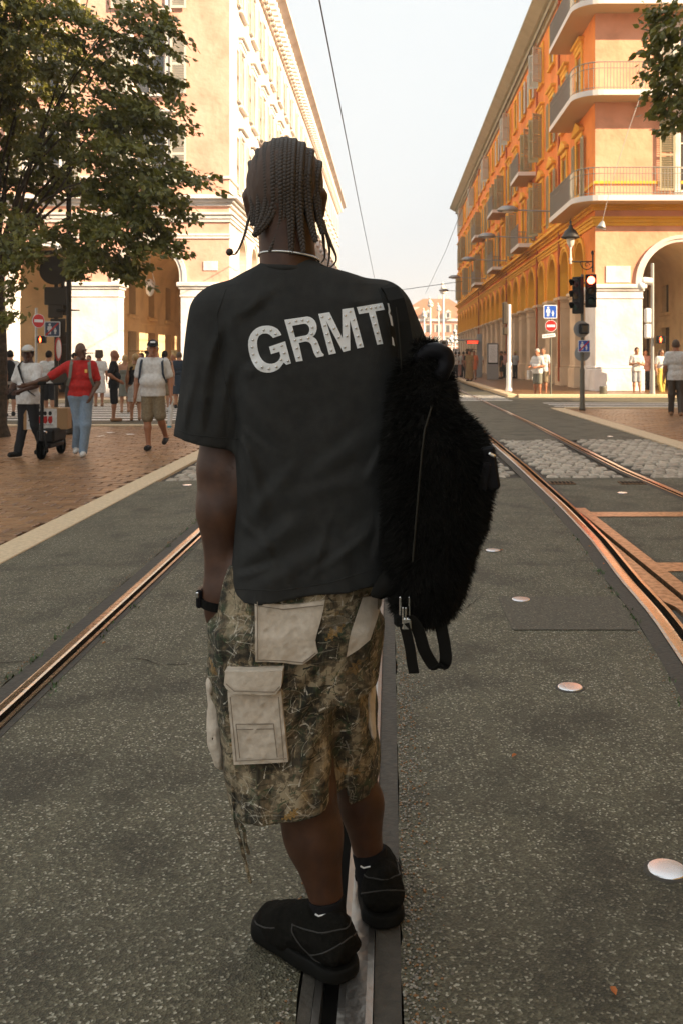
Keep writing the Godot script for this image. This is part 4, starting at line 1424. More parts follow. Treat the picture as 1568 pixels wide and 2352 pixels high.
func build_street() -> void:
	M.red_lit = glow(1.0, 0.09, 0.04, 9.0)
	M.red_off = mat(0.06, 0.008, 0.006, 0.2)
	M.amber_off = mat(0.08, 0.045, 0.008, 0.2)
	M.green_off = mat(0.01, 0.04, 0.03, 0.2)
	# traffic light on the right
	var b := GD(1336, 24.8)
	var t := thing("traffic_light", "green grey traffic light post with two black heads, the right one lit red", "traffic light", b)
	pole(t, Vector3.ZERO, 3.52, 0.042, M.pole, "pole", 1.05)
	signal_head(t, "signal_head", Transform3D(Basis(Vector3.UP, -0.95), P(1322, 678, 24.7) - b), 0.3, 0.95, -1)
	signal_head(t, "signal_head", Transform3D(Basis(Vector3.UP, -0.12), P(1356, 668, 24.75) - b), 0.28, 0.86, 0)
	var mb := MB.new()
	for y in [3.3, 2.75]:
		mb.rod(Vector3(-0.16, y, 0.02), Vector3(0.24, y, 0.02), 0.018)
	part(t, "bracket", mb.mesh(M.pole))
	mb = MB.new()
	disc(mb, 0.215, 0.01)
	part(t, "round_sign", mb.mesh(M.grey), Transform3D(Basis(Vector3.UP, 0.2), P(1334, 756, 24.72) - b))
	mb = MB.new()
	mb.rbox(Vector3.ZERO, Vector3(0.25, 0.27, 0.14), 0.03)
	var pd := part(t, "walk_signal", mb.mesh(M.black), Transform3D(Basis(Vector3.UP, 0.15), P(1340, 755, 24.6) - b))
	mb = MB.new()
	mb.rbox(Vector3(0, 0, 0.072), Vector3(0.19, 0.2, 0.01), 0.02)
	part(pd, "screen", mb.mesh(M.glass))
	walk_sign(t, Transform3D(Basis.IDENTITY, P(1340, 795, 24.68) - b), 0.31, true, M.blue)
	mb = MB.new()
	disc(mb, 0.2, 0.01)
	part(t, "round_sign", mb.mesh(M.grey), Transform3D(Basis(Vector3.UP, -0.1), P(1336, 812, 24.85) - b))
	# signs before the arcade
	b = GD(1264, 33.4)
	t = thing("sign_post", "thin grey post with blue pedestrian sign above a red no entry disc", "sign post", b)
	pole(t, Vector3.ZERO, 3.2, 0.03, M.pole)
	walk_sign(t, Transform3D(Basis.IDENTITY, P(1262.5, 716, 33.3) - b), 0.47, false, M.blue)
	no_entry(t, Transform3D(Basis.IDENTITY, P(1264, 748.5, 33.3) - b), 0.205)
	mb = MB.new()
	mb.rbox(Vector3.ZERO, Vector3(0.46, 0.13, 0.015), 0.004)
	var pl := part(t, "text_plate", mb.mesh(M.sign_white), Transform3D(Basis(Vector3.BACK, 0.12), P(1259, 771, 33.28) - b))
	mb = MB.new()
	for k in 9:
		mb.box(Vector3(-0.17 + k * 0.042, 0.0, 0.009), Vector3(0.028, 0.035 if k % 3 else 0.05, 0.002))
	part(pl, "lettering", mb.mesh(M.grey))
	# white signal post
	b = GD(1168, 35.6)
	b.y = 0.1
	t = thing("signal_post", "white painted signal post with thicker foot, dark boxes on its left side", "signal post", b)
	pole(t, Vector3.ZERO, 3.25, 0.07, M.white, "pole", 1.05)
	mb = MB.new()
	mb.rbox(Vector3(-0.16, 2.92, 0), Vector3(0.16, 0.82, 0.3), 0.03)
	part(t, "signal_box", mb.mesh(M.sign_back))
	mb = MB.new()
	mb.rbox(Vector3(-0.15, 2.25, 0), Vector3(0.16, 0.28, 0.26), 0.03)
	part(t, "signal_box", mb.mesh(M.sign_back))
	# post by the right arch
	b = GD(1497, 33.8)
	t = thing("signal_post", "grey post by the big arch with white camera housing and white boxes", "signal post", b)
	pole(t, Vector3.ZERO, 4.7, 0.06, M.alu, "pole", 0.9)
	mb = MB.new()
	mb.tube(PackedVector3Array([Vector3(-0.05, 4.05, 0.06), Vector3(-0.34, 4.08, 0.1), Vector3(-0.36, 4.08, 0.1)]), PackedFloat32Array([0.13, 0.13, 0.1]), 12)
	part(t, "camera_housing", mb.mesh(M.white))
	mb = MB.new()
	mb.ball(Vector3(-0.42, 3.88, 0.1), Vector3(0.14, 0.16, 0.14), 12)
	part(t, "dome", mb.mesh(M.white))
	for y in [2.85, 2.3]:
		mb = MB.new()
		mb.rbox(Vector3(-0.17, y, 0.0), Vector3(0.2, 0.52, 0.24), 0.04)
		part(t, "signal_box", mb.mesh(M.white))
	red_man(t, P(1516, 780, 33.7) - b, 0.26)
	# left: post with several sign backs
	b = GD(130, 19.5)
	t = thing("sign_post", "dark post under the tree carrying round and square sign backs and a struck pedestrian sign", "sign post", b)
	pole(t, Vector3.ZERO, 3.75, 0.04, M.pole_dark)
	mb = MB.new()
	disc(mb, 0.29, 0.012)
	part(t, "round_sign", mb.mesh(M.sign_back), Transform3D(Basis(Vector3.UP, 0.1), P(125, 621, 19.4) - b))
	for q in [[128, 680, 0.44, 0.36], [128, 715, 0.29, 0.27], [134, 752, 0.3, 0.36]]:
		mb = MB.new()
		mb.rbox(Vector3.ZERO, Vector3(q[2], q[3], 0.05), 0.012)
		part(t, "sign_plate", mb.mesh(M.sign_back), at(P(q[0], q[1], 19.43) - b))
	M.blue_dull = mat(0.03, 0.06, 0.12, 0.4)
	walk_sign(t, Transform3D(Basis(Vector3.UP, 0.1), P(121, 756, 19.3) - b), 0.31, true, M.blue_dull)
	mb = MB.new()
	disc(mb, 0.24, 0.01)
	var rs := part(t, "round_sign", mb.mesh(M.red), Transform3D(Basis(Vector3.UP, 1.66), P(134, 802, 19.4) - b))
	mb = MB.new()
	disc(mb, 0.19, 0.004)
	part(rs, "white_field", mb.mesh(M.sign_white), at(Vector3(0, 0, 0.0105)))
	mb = MB.new()
	disc(mb, 0.18, 0.01)
	part(t, "round_sign", mb.mesh(M.sign_back), at(P(133, 862, 19.35) - b))
	b = GD(159, 19.3)
	t = thing("lamp_post", "tall dark lamp post rising into the leaves beside the sign post", "lamp post", b)
	pole(t, Vector3.ZERO, 6.2, 0.05, M.pole_dark, "pole", 0.9)
	mb = MB.new()
	mb.rod(Vector3(-0.25, 2.5, 0), Vector3(0.22, 2.5, 0), 0.03, 8, 0.01)
	part(t, "collar", mb.mesh(M.pole_dark))
	b = GD(84, 27.0)
	t = thing("sign_post", "far grey post with an edge on no entry disc and red walk signal", "sign post", b)
	pole(t, Vector3.ZERO, 2.95, 0.035, M.alu)
	no_entry(t, Transform3D(Basis(Vector3.UP, 0.95), P(89, 737, 26.9) - b), 0.2)
	red_man(t, P(97, 780, 26.9) - b, 0.2)
	# bollard
	mb = MB.new()
	mb.lathe([[0.0, 0.0], [0.13, 0.0], [0.13, 0.36], [0.115, 0.385], [0.0, 0.39]], 16)
	tag(part(self, "bollard", mb.mesh(M.pole), at(GD(1384, 33.2))), "short dark bollard in front of the sunlit corner pier", "bollard")
	# information panels and tram stop
	for q in [[1130, 55.0, 0.66, 2.1, "grey stop information panel with a framed map standing on the tram platform"], [1046, 76.0, 0.55, 2.0, "farther information panel behind the waiting crowd at the tram stop"]]:
		b = GD(q[0], q[1])
		b.y = 0.1
		t = thing("information_panel", q[4], "information panel", b, "", 0.12)
		mb = MB.new()
		mb.rbox(Vector3(0, q[3] / 2, 0), Vector3(q[2], q[3], 0.16), 0.02)
		part(t, "body", mb.mesh(M.grey))
		mb = MB.new()
		mb.rbox(Vector3(0, q[3] * 0.71, 0.085), Vector3(q[2] * 0.92, q[3] * 0.56, 0.02), 0.005)
		part(t, "frame", mb.mesh(M.black))
		mb = MB.new()
		mb.box(Vector3(0, q[3] * 0.72, 0.097), Vector3(q[2] * 0.8, q[3] * 0.5, 0.004))
		var pp := part(t, "poster", mb.mesh(M.sign_white))
		mb = MB.new()
		var r := RandomNumberGenerator.new()
		r.seed = 4
		for k in 16:
			mb.box(Vector3(r.randf_range(-0.06, 0.06), q[3] * (0.5 + k * 0.027), 0.1005), Vector3(q[2] * r.randf_range(0.3, 0.6), 0.012, 0.002))
		part(pp, "lettering", mb.mesh(M.grey))
	b = GD(1086, 62.0)
	b.y = 0.1
	t = thing("tram_shelter", "grey tram stop shelter column with red lit display under its flat roof", "tram shelter", b)
	mb = MB.new()
	mb.rbox(Vector3(0.38, 1.4, 0), Vector3(0.32, 2.8, 0.3), 0.02)
	part(t, "column", mb.mesh(M.grey))
	mb = MB.new()
	mb.rbox(Vector3(-0.45, 2.42, 0), Vector3(1.5, 0.09, 1.2), 0.02)
	part(t, "roof", mb.mesh(M.grey))
	mb = MB.new()
	mb.box(Vector3(-0.1, 2.27, 0.5), Vector3(0.8, 0.2, 0.1))
	part(t, "display_case", mb.mesh(M.black))
	mb = MB.new()
	for k in 3:
		mb.box(Vector3(-0.1, 2.21 + k * 0.06, 0.555), Vector3(0.72 - 0.1 * (k % 2), 0.035, 0.006))
	part(t, "lit_letters", mb.mesh(glow(1.0, 0.05, 0.02, 1.6)))
	b = GD(1018, 60.0)
	t = thing("tram_signal", "small tram signal box framed by black and white diagonal stripes", "tram signal", b)
	pole(t, Vector3.ZERO, 2.2, 0.04, M.pole)
	mb = MB.new()
	mb.rbox(Vector3(0, 2.3, 0), Vector3(0.52, 0.36, 0.04), 0.005)
	part(t, "board", mb.mesh(M.sign_white))
	mb = MB.new()
	for k in 6:
		var x := -0.2 + k * 0.08
		mb.extr(PackedVector2Array([Vector2(x - 0.05, 2.14), Vector2(x - 0.015, 2.14), Vector2(x + 0.05, 2.46), Vector2(x + 0.015, 2.46)]), 0.0215, 0.0235)
	part(t, "stripes", mb.mesh(M.black))
	mb = MB.new()
	mb.rbox(Vector3(0, 2.3, 0.05), Vector3(0.26, 0.2, 0.08), 0.02)
	part(t, "lamp_box", mb.mesh(M.sign_back))
	# wall lamps on long arms over the street
	var where := ["nearest to the corner balcony", "second from the corner", "third from the corner", "fourth from the corner", "farthest down the street"]
	var k := 0
	for d in [41.9, 51.0, 63.0, 77.0, 92.0]:
		t = thing("street_lamp", "oval grey street lamp on a long wall arm, " + where[k], "street lamp", Vector3(7.7, 7.75, -d), "street lamps on wall arms")
		k += 1
		mb = MB.new()
		mb.rod(Vector3(0.02, 0, 0), Vector3(-2.3, 0.08, 0), 0.035, 8, 0.028)
		mb.rbox(Vector3(0.0, 0, 0), Vector3(0.08, 0.3, 0.2), 0.02)
		part(t, "arm", mb.mesh(M.grey))
		mb = MB.new()
		mb.lathe([[0.0, -0.05], [0.34, -0.045], [0.4, 0.0], [0.34, 0.1], [0.2, 0.19], [0.0, 0.22]], 18, Transform3D(Basis.from_scale(Vector3(1.25, 1, 0.85)), Vector3(-2.55, 0.06, 0)))
		part(t, "lamp_head", mb.mesh(M.grey))
		mb = MB.new()
		mb.lathe([[0.0, -0.1], [0.2, -0.085], [0.28, -0.052]], 16, Transform3D(Basis.IDENTITY, Vector3(-2.55, 0.06, 0)))
		part(t, "diffuser", mb.mesh(M.white))
	# ornate corner lantern
	b = P(1309, 601, 36.3)
	t = thing("wall_lantern", "ornate black lantern standing on a scrolled bracket at the orange building's corner", "wall lantern", b)
	mb = MB.new()
	mb.rod(Vector3(0, 0, 0), Vector3(0.88, 0.0, 0), 0.025)
	mb.rod(Vector3(0.84, -0.4, 0), Vector3(0.84, 0.3, 0), 0.03)
	var sc := []
	for i in 15:
		var a := PI * 1.0 * i / 14
		sc.append(Vector3(0.62 - cos(a) * 0.24, -0.02 - sin(a) * 0.28, 0))
	mb.path(sc, 0.018)
	sc = []
	for i in 18:
		var a := 5.5 * i / 17
		sc.append(Vector3(0.62, -0.13, 0) + Vector3(cos(a), sin(a), 0) * (0.11 - 0.005 * i))
	mb.path(sc, 0.014)
	mb.ball(Vector3(0.84, 0.34, 0), Vector3(0.07, 0.09, 0.07), 8)
	part(t, "bracket", mb.mesh(M.iron))
	mb = MB.new()
	mb.lathe([[0.0, -0.1], [0.06, -0.06], [0.03, 0.0], [0.07, 0.1], [0.035, 0.16], [0.03, 0.5], [0.05, 0.53], [0.04, 0.56]], 12)
	part(t, "stem", mb.mesh(M.white_stone))
	mb = MB.new()
	mb.lathe([[0.06, 0.56], [0.13, 0.66], [0.16, 0.86], [0.15, 0.88]], 12)
	part(t, "glass_bowl", mb.mesh(M.sash))
	mb = MB.new()
	mb.lathe([[0.24, 0.86], [0.34, 0.9], [0.34, 0.95], [0.28, 1.04], [0.22, 1.16], [0.1, 1.26], [0.07, 1.36], [0.03, 1.42], [0.05, 1.5], [0.02, 1.56], [0.0, 1.66]], 16)
	part(t, "hood", mb.mesh(M.iron))
	# lantern in the left arch
	b = P(345, 662, 36.6)
	t = thing("hanging_lantern", "white lantern hanging in the open arch of the peach building", "hanging lantern", b)
	mb = MB.new()
	mb.lathe([[0.0, -0.32], [0.05, -0.3], [0.14, -0.2], [0.2, 0.14], [0.22, 0.18], [0.1, 0.32], [0.03, 0.36]], 8)
	part(t, "lamp_body", mb.mesh(M.white))
	mb = MB.new()
	for s in [-1.0, 1.0]:
		mb.rod(Vector3(s * 0.2, 0.16, 0), Vector3(0, 1.0, 0), 0.014, 5)
	mb.rod(Vector3(0, 0.98, 0), Vector3(0, 1.3, 0), 0.014, 5)
	part(t, "hanger", mb.mesh(M.white))
	# white masts with seated figures and globe lamps in the far square
	var mk := ["tallest, just before the orange building", "left of the tallest", "leftmost, by the man's arm", "thin one between two windows"]
	k = 0
	for q in [[1017, 676, 150.0], [987, 706, 175.0], [973, 730, 190.0], [1006, 715, 215.0]]:
		b = GD(q[0], q[2])
		t = thing("statue_mast", "slim white mast carrying a pale seated figure, " + mk[k], "statue mast", b, "white masts in the far square")
		k += 1
		var h: float = EYE + (822.0 - q[1]) / 2200.0 * q[2]
		mb = MB.new()
		mb.rod(Vector3.ZERO, Vector3(0, h, 0), 0.16, 8)
		part(t, "mast", mb.mesh(M.white))
		mb = MB.new()
		mb.ball(Vector3(0, h + 0.35, 0), Vector3(0.6, 0.35, 0.5), 8)
		mb.ball(Vector3(-0.1, h + 0.95, 0), Vector3(0.36, 0.6, 0.3), 8)
		mb.ball(Vector3(-0.15, h + 1.7, 0.0), Vector3(0.2, 0.26, 0.2), 8)
		mb.rod(Vector3(0.0, h + 1.3, 0), Vector3(0.55, h + 0.6, 0.1), 0.12, 6)
		part(t, "figure", mb.mesh(M.cream))
	k = 0
	var gk := ["nearest the orange arcade", "in the middle of three", "leftmost of three"]
	for q in [[1054, 752, 118.0], [1044, 770, 125.0], [1036, 776, 132.0]]:
		b = GD(q[0], q[2])
		t = thing("globe_lamp", "white lamp post crowned with a cluster of globes, " + gk[k], "globe lamp", b, "globe lamps in the far square")
		k += 1
		var h: float = EYE + (822.0 - q[1]) / 2200.0 * q[2]
		mb = MB.new()
		mb.rod(Vector3.ZERO, Vector3(0, h, 0), 0.1, 8)
		for i in 4:
			mb.rod(Vector3(0, h - 1.0, 0), Vector3(cos(i * 1.57) * 0.6, h - 0.75, sin(i * 1.57) * 0.6), 0.05, 5)
		part(t, "post", mb.mesh(M.white))
		for i in 5:
			mb = MB.new()
			var c := Vector3(0, h + 0.15, 0) if i == 4 else Vector3(cos(i * 1.57) * 0.6, h - 0.5, sin(i * 1.57) * 0.6)
			mb.ball(c, Vector3(0.26, 0.26, 0.26), 10)
			part(t, "globe", mb.mesh(M.white))
	# overhead wires
	var wires := [[[Vector3(-1.2, 7.5, -8), Vector3(-1.2, 7.35, -40), Vector3(-1.2, 7.5, -75), Vector3(-1.2, 7.4, -130), Vector3(-1.2, 7.5, -200)], 0.014, "thin contact wire running above the left track"], [[Vector3(7.3, 17.4, -44), Vector3(5.6, 13.5, -60), Vector3(4.9, 10.8, -85), Vector3(4.4, 9.4, -120)], 0.02, "dark cable sagging along the orange facade"], [[Vector3(-5.5, 9.6, -98), Vector3(1, 8.3, -98), Vector3(7.4, 9.2, -98)], 0.03, "span wire stretched across the street's far end"]]
	for w in wires:
		mb = MB.new()
		mb.path(w[0], w[1], 5)
		tag(part(self, "overhead_wire", mb.mesh(M.iron)), w[2], "wire")
	# small lamp hung on a wire before the right front
	b = P(1380, 523, 30.0)
	t = thing("wire_lamp", "small grey lamp hanging from a slanted wire before the right front", "lamp", b)
	mb = MB.new()
	mb.lathe([[0.0, -0.03], [0.16, -0.02], [0.13, 0.04], [0.05, 0.2], [0.0, 0.22]], 12, Transform3D(Basis(Vector3.BACK, -0.25), Vector3.ZERO))
	part(t, "lamp_head", mb.mesh(M.alu))
	mb = MB.new()
	mb.path([Vector3(0.03, 0.2, 0), P(1404, 417, 30.0) - b, P(1440, 305, 30.0) - b, P(1470, 220, 30.0) - b, P(1560, -140, 30.5) - b], 0.009, 5)
	part(t, "wire", mb.mesh(M.alu))

func red_man(root: Node3D, p: Vector3, s: float) -> void:
	var mb := MB.new()
	mb.rbox(Vector3.ZERO, Vector3(s * 1.15, s, 0.16), 0.02)
	var o := part(root, "walk_signal", mb.mesh(M.black), at(p))
	mb = MB.new()
	walker(mb, Vector2(-0.02, 0), s * 0.75, 0.082)
	part(o, "lit_figure", mb.mesh(glow(1.0, 0.08, 0.02, 5.0)))

# ---------- trees ----------
func tree(label: String, base: Vector3, trunk_r: float, fork: float, crown: Vector3, rad: Vector3, leaves: int, sd: int, size: float, tips: Array) -> void:
	var t := thing("street_tree", label, "tree", base)
	var r := RandomNumberGenerator.new()
	r.seed = sd
	var mb := MB.new()
	var f := Vector3(0, fork, 0)
	mb.tube(PackedVector3Array([Vector3(0, -0.1, 0), Vector3(0, 0.25, 0), Vector3(0.04, fork * 0.5, 0), f]), PackedFloat32Array([trunk_r * 1.5, trunk_r * 1.05, trunk_r * 0.9, trunk_r * 0.8]), 14)
	part(t, "trunk", mb.mesh(M.bark))
	mb = MB.new()
	var c := crown - base
	var ends := []
	var n := 190
	for i in n:
		var e: Vector3
		if i < tips.size():
			e = tips[i] - base
		else:
			var a := r.randf() * TAU
			var y := r.randf_range(-0.75, 1.0)
			var h := sqrt(maxf(0.0, 1.0 - y * y))
			var q := pow(r.randf(), 0.45)
			e = c + Vector3(cos(a) * h, y, sin(a) * h) * rad * q
		ends.append(e)
		var m := f.lerp(e, 0.45) + Vector3(0, rad.y * r.randf_range(0.15, 0.5), 0) + Vector3(r.randfn(0, 0.45), 0, r.randfn(0, 0.45))
		var pts := PackedVector3Array()
		var rr := PackedFloat32Array()
		for k in 8:
			var s := k / 7.0
			pts.append(f.lerp(m, s).lerp(m.lerp(e, s), s) + Vector3(r.randfn(0, 0.04), r.randfn(0, 0.04), r.randfn(0, 0.04)) * minf(k, 1))
			rr.append(lerpf(0.055, 0.004, sqrt(s)))
		if i % 3 == 0:
			mb.tube(pts, rr, 5, false)
		var out := Vector3(e.x, 0, e.z).normalized()
		var twigs := []
		for k in 7:
			var sp := Basis(Vector3.UP, r.randfn(0, 0.75)) * (out * 1.0 + Vector3(0, r.randfn(-0.22, 0.22), 0))
			twigs.append([pts[7 - k % 3], sp.normalized(), r.randf_range(0.45, 0.95)])
		ends[i] = twigs
	part(t, "limbs", mb.mesh(M.bark))
	# leaf: a pointed blade folded along its midrib
	var shapes := []
	for k in 3:
		var lm := MB.new()
		var pr := [Vector3(0, 0, 0), Vector3(0.3, 0.05, 0.25), Vector3(0.36, 0.05, 0.55), Vector3(0.14, 0.0, 0.85), Vector3(0, -0.08, 1.08)]
		for s in [-1.0, 1.0]:
			for i in 3:
				var a: Vector3 = pr[0]
				var b: Vector3 = pr[i + 1] * Vector3(s, 1, 1)
				var d: Vector3 = pr[i + 2] * Vector3(s if i < 2 else 1.0, 1, 1)
				if s > 0: lm.tri(a, d, b)
				else: lm.tri(a, b, d)
		shapes.append(lm.mesh(M["leaf%d" % k]))
	var sets := [[], [], []]
	for i in leaves:
		var q: Array = ends[r.randi() % ends.size()]
		var g: Array = q[r.randi() % 7]
		var e: Vector3 = g[0]
		var tw: Vector3 = g[1]
		# sprays: leaves lie along drooping twigs round each limb end
		var al := r.randf()
		var p := e + tw * (al * 1.15 - 0.55) * float(g[2]) * rad.x * 0.27 + Vector3(0, -0.16 * al * al, 0) + Vector3(r.randfn(0, 0.1), r.randfn(0, 0.06), r.randfn(0, 0.1)) * (1.25 - 0.8 * al)
		var z := (tw * 0.7 + Vector3(r.randfn(0, 0.4), -0.55 + r.randfn(0, 0.3), r.randfn(0, 0.4))).normalized()
		var x := z.cross(Vector3(r.randfn(0, 0.6), 1, r.randfn(0, 0.6))).normalized()
		var b := Basis(x, z.cross(x), z).scaled(Vector3.ONE * size * r.randf_range(0.65, 1.2))
		sets[r.randi() % 3].append(Transform3D(b, p))
	for k in 3:
		var mm := MultiMesh.new()
		mm.transform_format = MultiMesh.TRANSFORM_3D
		mm.mesh = shapes[k]; mm.instance_count = sets[k].size()
		for i in sets[k].size():
			mm.set_instance_transform(i, sets[k][i])
		var o := MultiMeshInstance3D.new()
		o.name = named(t, "crown"); o.multimesh = mm
		t.add_child(o, true)
		o.set_meta("kind", "stuff")

func build_trees() -> void:
	var d := 17.5
	var tips := []
	for q in [[438, 408, 16.5], [412, 382, 17.0], [405, 470, 16.8], [395, 215, 17.2], [385, 272, 17.0], [378, 112, 17.3], [362, 8, 17.5], [392, 548, 16.6], [350, 545, 16.5], [300, 595, 16.6], [270, 615, 16.6], [350, 330, 17.0], [330, 480, 16.4], [300, 560, 16.2], [240, 600, 16.2], [180, 610, 16.0], [60, 560, 15.5], [20, 600, 15.6], [12, 712, 15.0], [340, 60, 17.0], [320, 160, 17.0], [310, 240, 16.6], [290, 330, 16.0], [350, 420, 16.2], [300, 20, 17.0], [250, 520, 15.8], [360, 505, 16.4], [370, 60, 17.2], [375, 180, 17.2], [350, 250, 16.8], [340, 390, 16.8], [380, 440, 16.6]]:
		tips.append(P(q[0], q[1], q[2]))
	tree("big leafy street tree with dark drooping sprays over the left pavement", GD(-14, 18.7), 0.24, 3.2, Vector3(-8.6, 7.0, -17.6), Vector3(4.2, 4.0, 3.6), 92000, 5, 0.11, tips)
	tips = []
	for q in [[1515, 60, 14.5], [1510, 130, 14.4], [1525, 200, 14.4], [1545, 255, 14.5], [1555, 280, 14.6], [1520, 20, 14.5], [1550, 220, 14.2], [1530, 140, 14.2], [1560, 270, 14.3], [1525, 90, 14.3], [1520, 30, 14.5], [1515, 100, 14.4], [1525, 165, 14.4], [1535, 215, 14.4], [1535, 60, 14.2], [1555, 120, 14.2], [1545, 180, 14.2], [1560, 230, 14.1]]:
		tips.append(P(q[0], q[1], q[2]))
	tree("street tree reaching in from the right with yellowish green leaves", Vector3(8.0, 0, -14.6), 0.2, 3.4, Vector3(7.4, 7.8, -14.6), Vector3(2.7, 3.0, 2.6), 30000, 8, 0.115, tips)
	tree("smaller street tree standing by the right hand pavement's edge", Vector3(11.6, 0, -26.0), 0.16, 2.8, Vector3(11.6, 5.6, -26.0), Vector3(2.0, 2.4, 2.2), 9000, 9, 0.13, [])

# ---------- the man in front ----------
func K(y: float, xl: float, xr: float, d: float, hd: float) -> Array:
	return [EYE - (y - 822.0) / 2200.0 * d, ((xl + xr) * 0.5 - 895.0) / 2200.0 * d, -d, (xr - xl) * 0.5 / 2200.0 * d, hd]
func hit(F: Field, x: float, y: float, off: float, d0: float, d1: float, fall: float) -> Vector3:   # where the sight line meets a surface, a little in front of it
	var d := d0
	var found := fall
	var prev := 1.0
	while d < d1:
		var p := P(x, y, d)
		var q := (p - F.lo) / F.c
		var v := 1.0
		if q.x > 0 and q.y > 0 and q.z > 0 and q.x < F.nx - 1 and q.y < F.ny - 1 and q.z < F.nz - 1:
			v = F.get_at(p)
		if v < 0.0:
			found = d - 0.006 * (-v) / maxf(prev - v, 1e-5)
			break
		prev = v
		d += 0.006
	return P(x, y, found - off)
func fold(F: Field, a: Vector3, b: Vector3, amp: float, w: float) -> void:   # a soft ridge with a furrow beside it, on the side towards the viewer
	var dir := Vector2(b.x - a.x, b.y - a.y)
	var l := dir.length()
	dir /= l
	var nn := Vector2(-dir.y, dir.x)
	var s := F.span(Vector3(minf(a.x, b.x) - 3 * w, minf(a.y, b.y) - 3 * w, F.lo.z), Vector3(maxf(a.x, b.x) + 3 * w, maxf(a.y, b.y) + 3 * w, 9))
	for z in range(s[4], s[5] + 1):
		if F.lo.z + z * F.c < a.z - 0.13:
			continue
		for y in range(s[2], s[3] + 1):
			for x in range(s[0], s[1] + 1):
				var r := Vector2(F.lo.x + x * F.c - a.x, F.lo.y + y * F.c - a.y)
				var t := r.dot(dir) / l
				if t < -0.15 or t > 1.15:
					continue
				var q := r.dot(nn) / w
				var e := smoothstep(-0.15, 0.3, t) * (1.0 - smoothstep(0.6, 1.15, t))
				F.f[x + F.nx * (y + F.ny * z)] -= amp * e * (exp(-q * q) - 0.55 * exp(-(q - 1.4) * (q - 1.4)))
func grad(F: Field, p: Vector3) -> Vector3:
	var e := F.c
	return Vector3(F.get_at(p + Vector3(e, 0, 0)) - F.get_at(p - Vector3(e, 0, 0)), F.get_at(p + Vector3(0, e, 0)) - F.get_at(p - Vector3(0, e, 0)), F.get_at(p + Vector3(0, 0, e)) - F.get_at(p - Vector3(0, 0, e))).normalized()
func patch(mb: MB, F: Field, outer: PackedVector2Array, holes: Array, cell: float, off: float, d0: float, d1: float, fall: float, thick := 0.004, bulge := 0.0, wobble := 0.0) -> void:
	# a piece of cloth or print laid on a surface; outlines in photograph units
	var lo := outer[0]
	var hi := outer[0]
	for q in outer:
		lo = Vector2(minf(lo.x, q.x), minf(lo.y, q.y)); hi = Vector2(maxf(hi.x, q.x), maxf(hi.y, q.y))
	var mid := (lo + hi) * 0.5
	var size := hi - lo
	var put := func(q: Vector2) -> int:
		var u := (q - mid) / (size * 0.5)
		var b := bulge * (1.0 - u.x * u.x) * (1.0 - u.y * u.y) + wobble * (jit.get_noise_2d(q.x * 0.55, q.y * 0.9) + 0.5 * jit.get_noise_2d(q.x * 1.6 + 300.0, q.y * 1.1))
		var p := hit(F, q.x, q.y, off + b, d0, d1, fall)
		var n := grad(F, p)
		n = (n + (Vector3(0, EYE, 0) - p).normalized() * 0.6).normalized()
		return mb.vert(p, n)
	var y := lo.y
	while y < hi.y:
		var x := lo.x
		while x < hi.x:
			var sq := PackedVector2Array([Vector2(x, y), Vector2(x + cell, y), Vector2(x + cell, y + cell), Vector2(x, y + cell)])
			for a in Geometry2D.intersect_polygons(outer, sq):
				var pieces := [a]
				for h in holes:
					var nx := []
					for b in pieces:
						nx.append_array(Geometry2D.clip_polygons(b, h))
					pieces = nx
				for b in pieces:
					var t := Geometry2D.triangulate_polygon(b)
					if t.is_empty():
						continue
					var id := []
					for q in b:
						id.append(put.call(q))
					for i in range(0, t.size(), 3):
						var A: int = id[t[i]]
						var B: int = id[t[i + 1]]
						var C: int = id[t[i + 2]]
						if (mb.v[C] - mb.v[A]).cross(mb.v[B] - mb.v[A]).dot(mb.n[A]) < 0:
							mb.ix.append_array(PackedInt32Array([A, C, B]))
						else:
							mb.ix.append_array(PackedInt32Array([A, B, C]))
			x += cell
		y += cell
	for ring in [outer] + holes:
		for i in ring.size():
			var a: Vector2 = ring[i]
			var b: Vector2 = ring[(i + 1) % ring.size()]
			var n := maxi(1, int(a.distance_to(b) / cell))
			for k in n:
				var p := hit(F, lerpf(a.x, b.x, float(k) / n), lerpf(a.y, b.y, float(k) / n), off, d0, d1, fall)
				var q := hit(F, lerpf(a.x, b.x, float(k + 1) / n), lerpf(a.y, b.y, float(k + 1) / n), off, d0, d1, fall)
				var s := Vector3(0, 0, -(thick + off))
				mb.quad(p, q, q + s, p + s)
func seam(mb: MB, F: Field, pts: Array, r: float, off: float, d0: float, d1: float, fall: float, step := 8.0) -> void:
	var out := []
	for i in pts.size() - 1:
		var n := maxi(1, int(pts[i].distance_to(pts[i + 1]) / step))
		for k in n + (1 if i == pts.size() - 2 else 0):
			var q: Vector2 = pts[i].lerp(pts[i + 1], float(k) / n)
			out.append(hit(F, q.x, q.y, off, d0, d1, fall))
	mb.path(out, r, 5)
func resample(p: Array, step: float) -> PackedVector3Array:
	var c := Curve3D.new()
	for i in p.size():
		var a: Vector3 = p[maxi(i - 1, 0)]
		var b: Vector3 = p[mini(i + 1, p.size() - 1)]
		c.add_point(p[i], (a - b) / 6.0, (b - a) / 6.0)
	c.bake_interval = step
	return c.get_baked_points()
